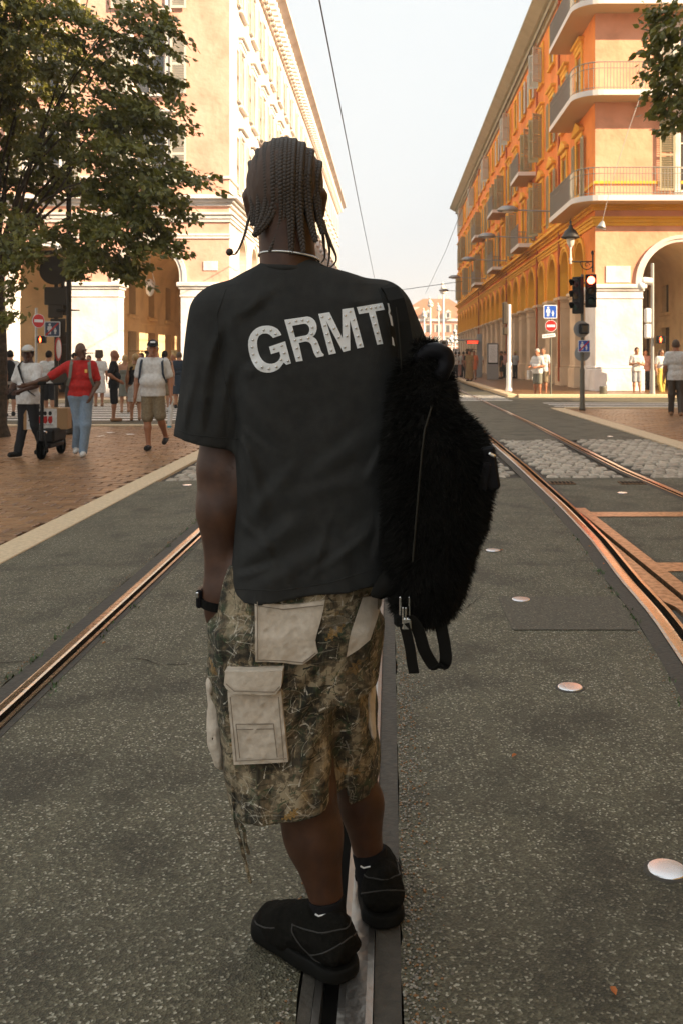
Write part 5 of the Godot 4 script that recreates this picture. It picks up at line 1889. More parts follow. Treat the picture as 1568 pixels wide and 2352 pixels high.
func braid(mb: MB, path: Array, centre: Vector3, r: float, taper_from := 0.7, end_r := 0.4) -> void:   # three strands plaited along a path
	var p := resample(path, 0.0025)
	var m := p.size()
	for s in 3:
		var pts := PackedVector3Array()
		var rr := PackedFloat32Array()
		for i in m:
			var t := (p[mini(i + 1, m - 1)] - p[maxi(i - 1, 0)]).normalized()
			var out := (p[i] - centre)
			out = (out - t * out.dot(t)).normalized()
			var side := t.cross(out)
			var q := float(i) / m
			var k := 1.0 if q < taper_from else lerpf(1.0, end_r, (q - taper_from) / (1.0 - taper_from))
			var th := i * 0.0025 / (r * 2.7) * TAU + s * TAU / 3.0
			pts.append(p[i] + (side * sin(th) * 0.52 + out * sin(2.0 * th) * 0.2) * r * k)
			rr.append(r * 0.5 * k)
		mb.tube(pts, rr, 6)
func ribbon(mb: MB, path: Array, w: Array, side: Vector3, thick: float) -> void:   # flat webbing
	var n := path.size()
	for i in n - 1:
		var q := []
		for e in [i, i + 1]:
			var t: Vector3 = (path[mini(e + 1, n - 1)] - path[maxi(e - 1, 0)]).normalized()
			var s: Vector3 = (side - t * side.dot(t)).normalized() * float(w[e]) * 0.5
			var o: Vector3 = t.cross(s).normalized() * thick * 0.5
			q.append([path[e] + s + o, path[e] - s + o, path[e] - s - o, path[e] + s - o])
		for k in 4:
			mb.quad(q[0][k], q[1][k], q[1][(k + 1) % 4], q[0][(k + 1) % 4])
	for e in [0, n - 1]:
		var t: Vector3 = (path[mini(e + 1, n - 1)] - path[maxi(e - 1, 0)]).normalized()
		var s: Vector3 = (side - t * side.dot(t)).normalized() * float(w[e]) * 0.5
		var o: Vector3 = t.cross(s).normalized() * thick * 0.5
		if e == 0:
			mb.quad(path[e] + s + o, path[e] - s + o, path[e] - s - o, path[e] + s - o)
		else:
			mb.quad(path[e] + s - o, path[e] - s - o, path[e] - s + o, path[e] + s + o)

func camo() -> ImageTexture:
	var n := 640
	var im := Image.create(n, n, false, Image.FORMAT_RGB8)
	var a := noise(0.012, 81, FastNoiseLite.TYPE_SIMPLEX_SMOOTH, 5)
	var b := noise(0.05, 82, FastNoiseLite.TYPE_SIMPLEX_SMOOTH, 4)
	var c1 := noise(0.02, 83, FastNoiseLite.TYPE_SIMPLEX_SMOOTH, 4)
	var pal := [lin(0.014, 0.013, 0.009), lin(0.05, 0.04, 0.023), lin(0.13, 0.095, 0.054), lin(0.33, 0.27, 0.17), lin(0.03, 0.05, 0.024)]
	for y in n:
		for x in n:
			var v := a.get_noise_2d(x, y * 0.7) * 1.5 + b.get_noise_2d(x * 0.8, y) * 0.9
			var k := 0 if v < -0.25 else 1 if v < 0.05 else 2 if v < 0.42 else 3
			if c1.get_noise_2d(x, y) > 0.28 and v < 0.15:
				k = 4
			im.set_pixel(x, y, pal[k])
	var r := RandomNumberGenerator.new()
	r.seed = 44
	var dot := func(x: float, y: float, w: float, c: Color) -> void:
		for j in range(-int(w), int(w) + 1):
			for i in range(-int(w), int(w) + 1):
				if i * i + j * j <= w * w:
					im.set_pixel(posmod(int(x) + i, n), posmod(int(y) + j, n), c)
	# twigs and grass blades, light and dark
	for i in 2100:
		var x := r.randf() * n
		var y := r.randf() * n
		var an := r.randfn(-0.9, 0.9)
		var l := r.randf_range(8, 42)
		var tone := r.randf()
		var col: Color = lin(0.62, 0.58, 0.48) if tone < 0.26 else lin(0.015, 0.015, 0.01) if tone < 0.5 else lin(0.3, 0.25, 0.16) if tone < 0.75 else lin(0.05, 0.07, 0.035)
		var bend := r.randfn(0, 0.025)
		var w := r.randf_range(0.0, 1.9)
		for k in int(l):
			dot.call(x, y, w * (1.0 - k / l), col)
			x += cos(an); y += sin(an); an += bend
	# ochre oak leaves
	for i in 20:
		var x := r.randf() * n
		var y := r.randf() * n
		var an := r.randf() * TAU
		var s := r.randf_range(16, 30)
		var col := lin(0.3, 0.17, 0.045) if r.randf() < 0.7 else lin(0.36, 0.27, 0.13)
		for v in range(-int(s), int(s)):
			for u in range(-int(s), int(s)):
				var q := Vector2(u, v).rotated(-an) / s
				var w := 0.36 * (1.0 - q.x * q.x) * (0.62 + 0.38 * cos(q.x * 15.0))
				if absf(q.y) < w and absf(q.x) < 0.95:
					im.set_pixel(posmod(int(x) + u, n), posmod(int(y) + v, n), col.darkened(0.3) if absf(q.y) < 0.03 else col)
	return ImageTexture.create_from_image(im)

func shoe(root: Node3D, heel: Vector3, dir: Vector3, ankle: Vector3, len: float, called: String) -> void:
	var d := Vector3(dir.x, 0, dir.z).normalized()
	var s := Vector3(-d.z, 0, d.x)
	var lo := Vector3(minf(heel.x, heel.x + d.x * len), heel.y, minf(heel.z, heel.z + d.z * len)) - Vector3(0.1, 0.01, 0.1)
	var hi := Vector3(maxf(heel.x, heel.x + d.x * len), heel.y + 0.24, maxf(heel.z, heel.z + d.z * len)) + Vector3(0.1, 0, 0.1)
	var F := Field.new(lo, hi, 0.0055, 0.008)
	var h := heel
	var u := func(a: float, y: float, w := 0.0) -> Vector3: return h + d * a + Vector3(0, y, 0) + s * w
	F.cap(u.call(0.047, 0.06), u.call(0.13, 0.06), 0.044, 0.044)                 # heel and midfoot
	F.cap(u.call(0.13, 0.055), u.call(0.19, 0.05), 0.045, 0.047)
	F.cap(u.call(0.19, 0.048), u.call(len - 0.058, 0.042, 0.006), 0.045, 0.042, Vector3(1, 0.85, 1))   # toe box
	F.cap(u.call(0.05, 0.08), u.call(0.055, 0.088), 0.042, 0.043)                 # collar
	F.cap(u.call(0.035, 0.09), u.call(0.022, 0.122), 0.02, 0.01)                 # heel tab
	F.cap(u.call(0.165, 0.075), u.call(0.105, 0.108), 0.032, 0.03)               # tongue
	F.cap(u.call(0.02, 0.055, 0.034), u.call(0.12, 0.075, 0.038), 0.012, 0.01)   # side panels
	F.cap(u.call(0.02, 0.055, -0.034), u.call(0.12, 0.075, -0.038), 0.012, 0.01)
	F.cap(u.call(0.17, 0.035, 0.04), u.call(len - 0.03, 0.03, 0.03), 0.014, 0.012)
	F.cap(u.call(0.17, 0.035, -0.04), u.call(len - 0.03, 0.03, -0.02), 0.014, 0.012)
	F.done()
	F.cut(Vector3.DOWN, h + Vector3(0, 0.022, 0))
	F.warp(noise(1.0, 141), 0.003, Vector3(30, 30, 30))
	var mb := MB.new()
	F.into(mb)
	var o := part(root, called, mb.mesh(M.suede), at(-root.position))
	var S := Field.new(lo, hi, 0.0055, 0.006)
	S.cap(u.call(0.046, 0.012), u.call(0.13, 0.014), 0.053, 0.05)
	S.cap(u.call(0.12, 0.014), u.call(len - 0.055, 0.018, 0.005), 0.05, 0.055)
	S.done()
	S.cut(Vector3.DOWN, heel + Vector3(0, 0.001, 0))
	S.cut((Vector3.UP + d * -0.05).normalized(), heel + Vector3(0, 0.03, 0))
	mb = MB.new()
	S.into(mb)
	part(o, "sole", mb.mesh(M.rubber))
	mb = MB.new()
	for q in [[0.05, 0.06, -2.2, 2.2, 0.03], [0.12, 0.075, -1.9, -0.5, -0.05], [0.12, 0.075, 0.5, 1.9, -0.05], [0.06, 0.1, -2.6, 2.6, 0.012], [0.2, 0.06, 1.2, 5.0, 0.02]]:
		var pts := []
		for k in 20:
			var a := lerpf(q[2], q[3], k / 19.0)
			var dirv := (s * sin(a) - d * cos(a)).normalized()
			var p: Vector3 = u.call(q[0], float(q[1]) + float(q[4]) * cos(a)) + dirv * 0.12
			for it in 60:
				if F.get_at(p) < 0.0012: break
				p -= dirv * 0.002
			pts.append(p)
		mb.path(pts, 0.0017, 5)
	part(o, "piping", mb.mesh(M.piping))
	mb = MB.new()
	for k in 5:
		var c: Vector3 = u.call(0.12 + k * 0.022, 0.126 - k * 0.009)
		mb.path([c - s * 0.028 - Vector3(0, 0.014, 0), c - s * 0.012, c + s * 0.012, c + s * 0.028 - Vector3(0, 0.014, 0)], 0.0032, 5)
	part(o, "laces", mb.mesh(M.rubber))

func build_man() -> void:
	M.suede = tri_mat(mat(1, 1, 1, 0.9), ntex(noise(0.05, 91), 256, [[0.2, 0.006, 0.006, 0.005], [0.8, 0.012, 0.011, 0.009]]), ntex(noise(0.2, 92), 256, [], 4.0), 6.0, 0.6, false)
	M.suede.metallic_specular = 0.15
	M.ink = mat(0.022, 0.013, 0.01, 0.6)
	M.roots = mat(0.075, 0.045, 0.03, 0.7)
	M.sock = mat(0.012, 0.012, 0.013, 0.9)
	M.rubber = mat(0.007, 0.007, 0.006, 0.65)
	M.piping = mat(0.03, 0.028, 0.024, 0.7)
	M.cotton = tri_mat(mat(1, 1, 1, 0.95), ntex(noise(0.01, 93), 512, [[0.2, 0.033, 0.0335, 0.032], [0.8, 0.042, 0.0425, 0.0405]]), ntex(noise(0.22, 94), 512, [], 5.0), 5.0, 0.9, false)
	M.cotton.metallic_specular = 0.22
	M.camo = tri_mat(mat(1, 1, 1, 0.9), camo(), ntex(noise(0.35, 95), 512, [], 2.0), 1.55, 0.5, false)
	M.twill = tri_mat(mat(1, 1, 1, 0.92), ntex(noise(0.02, 96), 512, [[0.2, 0.5, 0.43, 0.34], [0.8, 0.6, 0.525, 0.425]]), ntex(noise(0.03, 97), 512, [], 5.0), 4.0, 0.55, false)
	M.stitch = mat(0.24, 0.2, 0.15, 0.9)
	M.print = mat(0.8, 0.82, 0.82, 0.6)
	M.braid = mat(0.05, 0.037, 0.028, 0.55)
	M.fur = mat(0.009, 0.0085, 0.007, 0.6)
	M.fur.cull_mode = BaseMaterial3D.CULL_DISABLED
	M.webbing = mat(0.01, 0.0095, 0.008, 0.85)
	M.leather = mat(0.01, 0.01, 0.012, 0.32)
	M.zip = mat(0.028, 0.026, 0.02, 0.6)
	var at0 := Vector3(-0.12, 0, -2.2)
	var t := thing("person", "man seen from behind with braided hair, black T-shirt with white letters and camouflage cargo shorts", "person", at0)
	var back := at(-at0)
	# --- body: one continuous figure ---
	var F := Field.new(Vector3(-0.56, -0.02, -2.75), Vector3(0.25, 1.72, -1.9), 0.013, 0.016)
	var c := func(a: Vector3, b: Vector3, ra: float, rb: float) -> void: F.cap(a, b, ra, rb)
	c.call(P(665, 640, 2.2), P(660, 545, 2.2), 0.064, 0.062)                       # neck
	c.call(P(580, 725, 2.22), P(790, 720, 2.22), 0.055, 0.055)                       # shoulders
	c.call(P(620, 760, 2.22), P(790, 755, 2.22), 0.11, 0.11)
	c.call(P(640, 900, 2.22), P(790, 900, 2.22), 0.1, 0.1)
	c.call(P(640, 1100, 2.22), P(770, 1100, 2.22), 0.1, 0.1)
	c.call(P(620, 1330, 2.23), P(755, 1330, 2.23), 0.1, 0.1)
	c.call(P(520, 765, 2.22), P(509, 1070, 2.22), 0.06, 0.047)                     # left arm
	c.call(P(509, 1080, 2.22), P(509, 1170, 2.215), 0.047, 0.049)
	c.call(P(509, 1170, 2.215), P(504, 1365, 2.2), 0.048, 0.028)
	c.call(P(504, 1365, 2.2), P(502, 1415, 2.2), 0.027, 0.03)
	c.call(P(870, 750, 2.22), P(985, 905, 2.3), 0.06, 0.045)                       # right arm, bent forward
	c.call(P(985, 905, 2.3), P(960, 860, 2.56), 0.044, 0.028)
	c.call(P(960, 860, 2.56), P(955, 850, 2.64), 0.03, 0.036)
	c.call(P(640, 1380, 2.22), P(695, 1800, 2.15), 0.1, 0.068)                     # left leg
	c.call(P(695, 1800, 2.15), P(720, 1915, 2.155), 0.062, 0.058)
	c.call(P(720, 1915, 2.155), P(754, 2085, 2.16), 0.057, 0.035)
	c.call(P(765, 1380, 2.24), P(800, 1720, 2.32), 0.08, 0.052)                     # right leg
	c.call(P(800, 1720, 2.32), P(829, 1845, 2.35), 0.05, 0.046)
	c.call(P(829, 1845, 2.35), P(850, 1995, 2.37), 0.047, 0.034)
	F.done()
	var mb := MB.new()
	F.into(mb)
	# head on a finer grid
	var hc := P(655, 440, 2.215)
	var H := Field.new(hc - Vector3(0.14, 0.19, 0.17), hc + Vector3(0.14, 0.15, 0.15), 0.007, 0.008)
	H.cap(hc, hc + Vector3(0, 0.012, 0.0), 0.1, 0.1, Vector3(0.8, 1.04, 0.97))
	H.cap(hc + Vector3(0, -0.05, -0.03), hc + Vector3(0, -0.1, -0.055), 0.064, 0.048)      # jaw
	H.cap(hc + Vector3(0, -0.125, -0.075), hc + Vector3(0, -0.122, -0.08), 0.022, 0.02)    # chin
	H.cap(hc + Vector3(0, -0.01, -0.1), hc + Vector3(0, -0.05, -0.122), 0.011, 0.018)      # nose
	for s in [-1.0, 1.0]:
		H.cap(hc + Vector3(s * 0.02, 0.012, -0.09), hc + Vector3(s * 0.05, 0.01, -0.078), 0.012, 0.01)   # brow
		H.cap(hc + Vector3(s * 0.012, -0.082, -0.1), hc + Vector3(0, -0.082, -0.106), 0.009, 0.009)      # lips
		H.cap(hc + Vector3(s * 0.089, -0.012, 0.002), hc + Vector3(s * 0.083, -0.055, -0.008), 0.015, 0.01, Vector3(0.6, 1, 1))   # ears
	H.cap(hc + Vector3(0, -0.06, 0.02), P(663, 640, 2.2), 0.06, 0.064)
	H.done()
	H.into(mb)
	# hands: palms are in the body; fingers leave them
	var wr := P(502, 1415, 2.2)
	for i in 4:
		var o := wr + Vector3(-0.012 + i * 0.006, -0.02, -0.028 + i * 0.017)
		mb.tube(PackedVector3Array([o, o + Vector3(0.012, -0.035, 0), o + Vector3(0.03, -0.062, -0.004), o + Vector3(0.044, -0.078 + absf(i - 1.4) * 0.006, -0.006)]), PackedFloat32Array([0.01, 0.0095, 0.009, 0.006]), 8)
	mb.tube(PackedVector3Array([wr + Vector3(0.01, 0.0, -0.025), wr + Vector3(0.034, -0.026, -0.034), wr + Vector3(0.045, -0.05, -0.034)]), PackedFloat32Array([0.012, 0.011, 0.007]), 8)
	var rw := P(955, 850, 2.66)
	for i in 4:
		var o := rw + Vector3(-0.03 + i * 0.02, 0.01, -0.02)
		mb.tube(PackedVector3Array([o, o + Vector3(0, 0.01, -0.035), o + Vector3(0, -0.012, -0.056), o + Vector3(0, -0.034, -0.05)]), PackedFloat32Array([0.01, 0.0095, 0.009, 0.006]), 8)
	mb.tube(PackedVector3Array([rw + Vector3(-0.034, 0.0, 0.0), rw + Vector3(-0.05, -0.01, -0.03), rw + Vector3(-0.035, -0.028, -0.05)]), PackedFloat32Array([0.012, 0.011, 0.007]), 8)
	var body := part(t, "body", mb.mesh(M.skin_dark), back)
	# --- braids ---
	mb = MB.new()
	var top := hc + Vector3(0, 0.012, 0)
	var A := Vector3(0.0795, 0.1045, 0.0965)
	var rows := 9
	var hr := RandomNumberGenerator.new()
	hr.seed = 12
	for i in rows:
		var xi := lerpf(-0.93, 0.93, i / float(rows - 1))
		var sc := sqrt(1.0 - xi * xi * 0.86)
		var path := []
		var last := 118.0 - 34.0 * absf(xi)
		for k in 13:
			var a := deg_to_rad(lerpf(-60.0 - 34.0 * absf(xi), last, k / 12.0))
			# rows lean together at the crown and fan a little at the back
			var xs := xi * (0.9 + 0.1 * cos(a)) * A.x + 0.006 * sin(a)
			path.append(top + Vector3(xs, A.y * sc * cos(a), A.z * sc * sin(a)))
		var e: Vector3 = path[-1]
		var drop: float = [0.1, 0.115, 0.1, 0.09, 0.11, 0.13, 0.14, 0.13, 0.12][i]
		var sway: float = [-0.004, -0.012, -0.03, -0.05, -0.03, 0.0, 0.01, 0.018, 0.014][i]
		for k in range(1, 6):
			var q := k / 5.0
			path.append(e + Vector3(sway * q * q + xi * 0.004 * q, -drop * q, minf(-0.02 * q + 0.018 * q * q, 0.0) - 0.012 * q * (1.0 - absf(xi))))
		braid(mb, path, hc + Vector3(xi * 0.05, -0.02, -0.02), 0.0132, 0.72, 0.5)
	var hair := part(body, "hair", mb.mesh(M.braid))
	var Q := Field.new(hc - Vector3(0.13, 0.14, 0.13), hc + Vector3(0.13, 0.15, 0.14), 0.006, 0.004)
	Q.cap(top, top + Vector3(0, 0.001, 0), 0.1, 0.1, Vector3(0.885, 1.09, 1.02))
	Q.done()
	Q.cut(Vector3(0, -0.78, -0.63), hc + Vector3(0, -0.085, 0.08))
	Q.warp(noise(1.0, 145), 0.002, Vector3(60, 20, 60))
	mb = MB.new()
	Q.into(mb)
	part(hair, "roots", mb.mesh(M.roots))
	mb = MB.new()
	for q in [[[742, 505], [752, 545], [757, 580], [752, 618]], [[744, 520], [760, 560], [772, 590], [768, 606], [756, 616]], [[739, 515], [744, 560], [746, 590], [738, 604]], [[582, 470], [571, 505], [562, 540], [549, 572], [540, 584], [531, 582]]]:
		var path := []
		for s in q:
			path.append(P(s[0], s[1], 2.19))
		braid(mb, path, hc, 0.0055, 0.4, 0.4)
	mb.ball(P(528, 579, 2.19), Vector3(0.009, 0.009, 0.009), 8)
	part(body, "loose_braids", mb.mesh(M.braid))
	# --- T-shirt ---
	var lo := Vector3(-0.58, 0.8, -2.46)
	var hi := Vector3(0.24, 1.64, -2.0)
	var T := Field.new(lo, hi, 0.0072, 0.02)
	T.loft([K(596, 606, 722, 2.21, 0.062), K(612, 585, 748, 2.21, 0.07), K(632, 545, 815, 2.21, 0.082), K(655, 508, 880, 2.215, 0.098), K(690, 478, 925, 2.22, 0.12), K(760, 495, 935, 2.22, 0.14), K(860, 535, 930, 2.22, 0.15), K(1000, 552, 925, 2.22, 0.148), K(1150, 552, 915, 2.22, 0.145), K(1280, 543, 903, 2.22, 0.15), K(1420, 533, 895, 2.22, 0.152)], 2.6)
	T.done()
	T.cut(Vector3(0.148, -0.989, 0.0), P(620, 1384, 2.1))
	var S := Field.new(lo, hi, 0.0072, 0.012)
	S.cap(P(512, 725, 2.22), P(478, 1040, 2.22), 0.075, 0.086, Vector3(1, 1, 1.05))
	S.done()
	S.cut(Vector3(-0.14, -0.99, 0.0), P(470, 1014, 2.2))
	var R := Field.new(lo, hi, 0.0072, 0.012)
	R.cap(P(872, 720, 2.22), P(975, 925, 2.27), 0.078, 0.068)
	R.done()
	R.cut(Vector3(0.42, -0.9, 0.1), P(1015, 917, 2.26))
	for i in T.f.size():
		for g in [S.f[i], R.f[i]]:
			var h := maxf(0.022 - absf(T.f[i] - g), 0.0) / 0.022
			T.f[i] = minf(T.f[i], g) - h * h * 0.022 * 0.25
	T.warp(noise(1.0, 101, FastNoiseLite.TYPE_SIMPLEX_SMOOTH, 2), 0.011, Vector3(4.0, 2.0, 3.0))
	for q in [[566, 1000, 606, 1210, 9, 20], [574, 1190, 690, 1060, 7, 18], [556, 1290, 720, 1170, 8, 20], [590, 1350, 800, 1225, 8, 22], [700, 1110, 860, 985, 6, 20], [640, 1160, 880, 1075, 5, 20], [486, 770, 440, 980, 9, 16], [522, 830, 500, 1010, 8, 14], [452, 800, 415, 990, 7, 13], [600, 668, 520, 745, 6, 18], [640, 650, 560, 720, 5, 14], [800, 665, 880, 750, 6, 18], [560, 900, 640, 1010, 7, 18], [770, 1290, 880, 1180, 7, 20], [650, 1300, 690, 1370, 5, 14], [780, 1250, 800, 1340, 5, 14], [560, 860, 620, 830, 6, 14], [548, 1000, 590, 1080, 6, 9], [556, 985, 625, 1040, 5, 8], [545, 1040, 575, 1150, 6, 9], [548, 1200, 640, 1265, 5, 9], [545, 1330, 640, 1290, 5, 9], [700, 1330, 860, 1215, 4, 9], [860, 1290, 885, 1150, 5, 9], [840, 1100, 886, 1010, 5, 9], [505, 740, 470, 860, 5, 9], [470, 900, 452, 1005, 6, 10], [532, 900, 522, 1015, 5, 9], [425, 900, 412, 1000, 5, 8], [560, 720, 600, 690, 4, 9], [850, 700, 800, 690, 4, 9], [600, 1200, 640, 1310, 5, 10], [760, 1180, 720, 1330, 4, 10]]:
		fold(T, P(q[0], q[1], 2.1), P(q[2], q[3], 2.1), q[4] * 0.001, q[5] * 0.001)
	mb = MB.new()
	T.into(mb)
	var tee := part(t, "t_shirt", mb.mesh(M.cotton), back)
	mb = MB.new()
	var cr := []
	for k in 25:
		var a := PI * (0.06 + 0.88 * k / 24.0)
		cr.append(Vector3(P(665, 0, 2.21).x - cos(a) * 0.066, P(0, 617, 2.2).y - sin(a) * 0.004 + 0.004 * cos(a), -2.21 + sin(a) * 0.07))
	mb.path(cr, 0.0085, 8)
	part(tee, "collar", mb.mesh(M.cotton))
	mb = MB.new()
	seam(mb, T, [Vector2(540, 1352), Vector2(640, 1357), Vector2(760, 1338), Vector2(884, 1300)], 0.0012, 0.0, 1.95, 2.35, 2.1)
	for q in [[[520, 664], [500, 720], [503, 800], [518, 880], [545, 960]], [[868, 662], [890, 720], [898, 800]], [[402, 985], [440, 998], [500, 1005], [548, 1008]]]:
		var sp := []
		for w in q: sp.append(Vector2(w[0], w[1]))
		var sb := MB.new()
		seam(sb, T, sp, 0.0013, 0.0, 1.95, 2.35, 2.15)
		part(tee, "seam", sb.mesh(M.cotton))
	part(tee, "hem_stitch", mb.mesh(M.cotton))
	# print: letters, outlines traced in units of a close view
	var L := func(x: float, y: float) -> Vector2: return Vector2((960 + 0.78125 * x) * 0.5742, (1180 + 0.78125 * y) * 0.5742)
	var poly := func(q: Array) -> PackedVector2Array:
		var p := PackedVector2Array()
		for i in range(0, q.size(), 2):
			p.append(L.call(q[i], q[i + 1]))
		return p
	var letters := [
		["letter_g", [213, 205, 206, 190, 193, 174, 180, 166, 165, 160, 150, 157, 135, 157, 115, 159, 98, 164, 83, 172, 69, 184, 57, 199, 49, 216, 44, 234, 43, 252, 44, 270, 47, 291, 53, 314, 60, 334, 69, 353, 79, 368, 91, 381, 107, 391, 123, 396, 140, 398, 158, 397, 175, 392, 190, 385, 203, 375, 215, 360, 225, 345, 238, 358, 262, 350, 232, 237, 150, 265, 160, 303, 203, 290, 208, 312, 205, 325, 198, 335, 189, 343, 178, 349, 165, 352, 150, 352, 136, 348, 125, 342, 114, 332, 105, 318, 98, 302, 93, 285, 90, 267, 88, 250, 89, 234, 93, 220, 99, 210, 107, 203, 118, 198, 130, 197, 142, 198, 152, 203, 162, 211, 170, 220], []],
		["letter_r", [228, 127, 345, 110, 360, 113, 372, 120, 383, 131, 390, 145, 393, 160, 393, 175, 390, 189, 385, 200, 379, 208, 372, 214, 382, 219, 390, 226, 397, 237, 402, 250, 409, 268, 415, 285, 421, 296, 430, 304, 428, 313, 393, 320, 386, 311, 380, 300, 373, 280, 368, 262, 363, 251, 355, 243, 346, 239, 335, 238, 302, 246, 322, 337, 288, 342], [[268, 158, 326, 147, 338, 148, 348, 155, 354, 164, 356, 175, 355, 188, 350, 198, 343, 204, 335, 207, 283, 217]]],
		["letter_m", [402, 97, 458, 88, 524, 222, 522, 73, 578, 65, 632, 267, 598, 274, 560, 125, 563, 283, 527, 292, 440, 130, 492, 298, 456, 306], []],
		["letter_t", [595, 62, 727, 40, 738, 75, 690, 83, 730, 250, 700, 255, 657, 90, 607, 98], []],
		["letter_edge", [752, 42, 760, 42, 768, 80, 765, 95, 775, 110, 782, 160, 772, 155, 765, 120, 757, 90, 758, 70], []],
		["letter_edge", [775, 212, 783, 222, 790, 262, 778, 255], []]]
	for q in letters:
		mb = MB.new()
		var holes := []
		for h in q[2]:
			holes.append(poly.call(h))
		patch(mb, T, poly.call(q[1]), holes, 12.0, 0.0016, 1.95, 2.35, 2.08, 0.002)
		part(tee, q[0], mb.mesh(M.print))
	var studs := [158, 181, 122, 180, 88, 202, 67, 230, 64, 267, 69, 304, 85, 344, 114, 369, 149, 377, 187, 367, 211, 332, 246, 338, 228, 297, 214, 260, 175, 276, 183, 199, 253, 142, 287, 133, 319, 129, 349, 135, 370, 166, 367, 199, 349, 221, 312, 226, 282, 231, 267, 187, 291, 273, 301, 318, 386, 248, 399, 292, 421, 112, 458, 121, 434, 156, 446, 199, 457, 241, 467, 284, 481, 171, 505, 217, 534, 268, 545, 211, 542, 156, 538, 105, 561, 85, 579, 127, 591, 170, 601, 211, 612, 253, 617, 75, 642, 70, 667, 68, 690, 64, 714, 58, 678, 111, 689, 150, 700, 192, 710, 232]
	mb = MB.new()
	mb.ball(Vector3.ZERO, Vector3(0.0032, 0.0032, 0.0028), 8)
	var st := mb.mesh(M.silver)
	for i in range(0, studs.size(), 2):
		var q: Vector2 = L.call(studs[i], studs[i + 1])
		part(tee, "stud", st, at(hit(T, q.x, q.y, 0.0028, 1.95, 2.35, 2.08)))
	# necklace
	mb = MB.new()
	var nk := []
	for k in 60:
		var a := PI * (0.02 + 0.96 * k / 59.0)
		nk.append(Vector3(P(664, 0, 2.2).x - cos(a) * 0.069, P(0, 594, 2.2).y + sin(a) * 0.009 + 0.006 * cos(a), -2.205 + sin(a) * 0.07))
	for k in 59:
		var m: Vector3 = (nk[k] + nk[k + 1]) * 0.5
		mb.ball(m, Vector3(0.003, 0.0042, 0.003), 6)
	part(t, "necklace", mb.mesh(M.silver), back)
	# --- shorts ---
	var W := Field.new(Vector3(-0.5, 0.32, -2.62), Vector3(0.12, 0.95, -1.95), 0.009, 0.014)
	W.loft([K(1290, 535, 880, 2.23, 0.135), K(1380, 500, 872, 2.23, 0.145), K(1450, 490, 864, 2.23, 0.15), K(1560, 492, 862, 2.23, 0.135)], 2.4)
	W.loft([K(1430, 492, 745, 2.215, 0.14), K(1560, 494, 762, 2.2, 0.14), K(1700, 512, 768, 2.18, 0.138), K(1800, 528, 772, 2.17, 0.135), K(1905, 536, 778, 2.16, 0.132)], 2.3)
	W.loft([K(1430, 705, 866, 2.25, 0.13), K(1560, 700, 862, 2.28, 0.125), K(1700, 700, 863, 2.31, 0.122), K(1850, 700, 870, 2.34, 0.12)], 2.3)
	W.done()
	W.warp(noise(1.0, 111, FastNoiseLite.TYPE_SIMPLEX_SMOOTH, 2), 0.012, Vector3(6.0, 4.0, 6.0))
	W.warp(noise(1.0, 112, FastNoiseLite.TYPE_SIMPLEX_SMOOTH, 3), 0.006, Vector3(15.0, 8.0, 12.0))
	for q in [[500, 1450, 535, 1740, 8, 14], [748, 1500, 640, 1610, 8, 15], [752, 1540, 640, 1690, 8, 15], [764, 1500, 845, 1590, 7, 13], [766, 1560, 850, 1700, 7, 14], [745, 1640, 680, 1790, 7, 14], [600, 1770, 616, 1885, 6, 14], [700, 1720, 690, 1880, 7, 15], [820, 1600, 836, 1810, 6, 12], [570, 1780, 566, 1885, 5, 10], [745, 1760, 740, 1880, 6, 10], [660, 1540, 740, 1480, 6, 12]]:
		fold(W, P(q[0], q[1], 2.1), P(q[2], q[3], 2.1), q[4] * 0.001, q[5] * 0.001)
	for z in W.nz:      # hems of the two legs
		for y in W.ny:
			for x in W.nx:
				var p := W.lo + Vector3(x, y, z) * W.c
				var cutv := Vector3(0.09, -0.995, 0).dot(p - P(660, 1888, 2.05)) if p.z > -2.29 and p.x < -0.1 else Vector3(0.1, -0.995, 0).dot(p - P(820, 1826, 2.25))
				var i := x + W.nx * (y + W.ny * z)
				W.f[i] = maxf(W.f[i], cutv)
	mb = MB.new()
	W.into(mb)
	var sh := part(t, "shorts", mb.mesh(M.camo), back)
	var Z := func(q: Array) -> PackedVector2Array:
		var p := PackedVector2Array()
		for i in range(0, q.size(), 2):
			p.append(Vector2(459.4 + 0.4383 * q[i], 1320.7 + 0.4383 * q[i + 1]))
		return p
	mb = MB.new()
	patch(mb, W, Z.call([288, 130, 350, 146, 440, 156, 550, 150, 655, 130, 645, 190, 630, 250, 612, 310, 605, 345, 610, 380, 618, 408, 580, 440, 540, 470, 490, 468, 440, 460, 360, 456, 290, 456]), [], 9.0, 0.006, 1.9, 2.5, 2.1, 0.004, 0.006, 0.009)
	var pk := part(sh, "pocket", mb.mesh(M.twill))
	mb = MB.new()
	for l in [[[302, 140], [303, 446], [445, 450], [540, 460], [606, 408]], [[292, 160], [440, 180], [648, 158]]]:
		var pts := []
		for q in l:
			pts.append(Z.call(q)[0])
		seam(mb, W, pts, 0.0011, 0.0125, 1.9, 2.5, 2.1)
	part(pk, "stitching", mb.mesh(M.stitch))
	mb = MB.new()
	patch(mb, W, Z.call([145, 610, 425, 610, 436, 720, 446, 820, 462, 980, 350, 988, 260, 992, 178, 995, 165, 850, 152, 720]), [], 9.0, 0.016, 1.9, 2.5, 2.06, 0.018, 0.012, 0.011)
	pk = part(sh, "cargo_pocket", mb.mesh(M.twill))
	mb = MB.new()
	patch(mb, W, Z.call([132, 505, 240, 508, 433, 503, 430, 545, 425, 590, 395, 630, 300, 628, 175, 624, 140, 598, 126, 575]), [], 9.0, 0.034, 1.9, 2.5, 2.05, 0.03, 0.006, 0.007)
	part(pk, "flap", mb.mesh(M.twill))
	mb = MB.new()
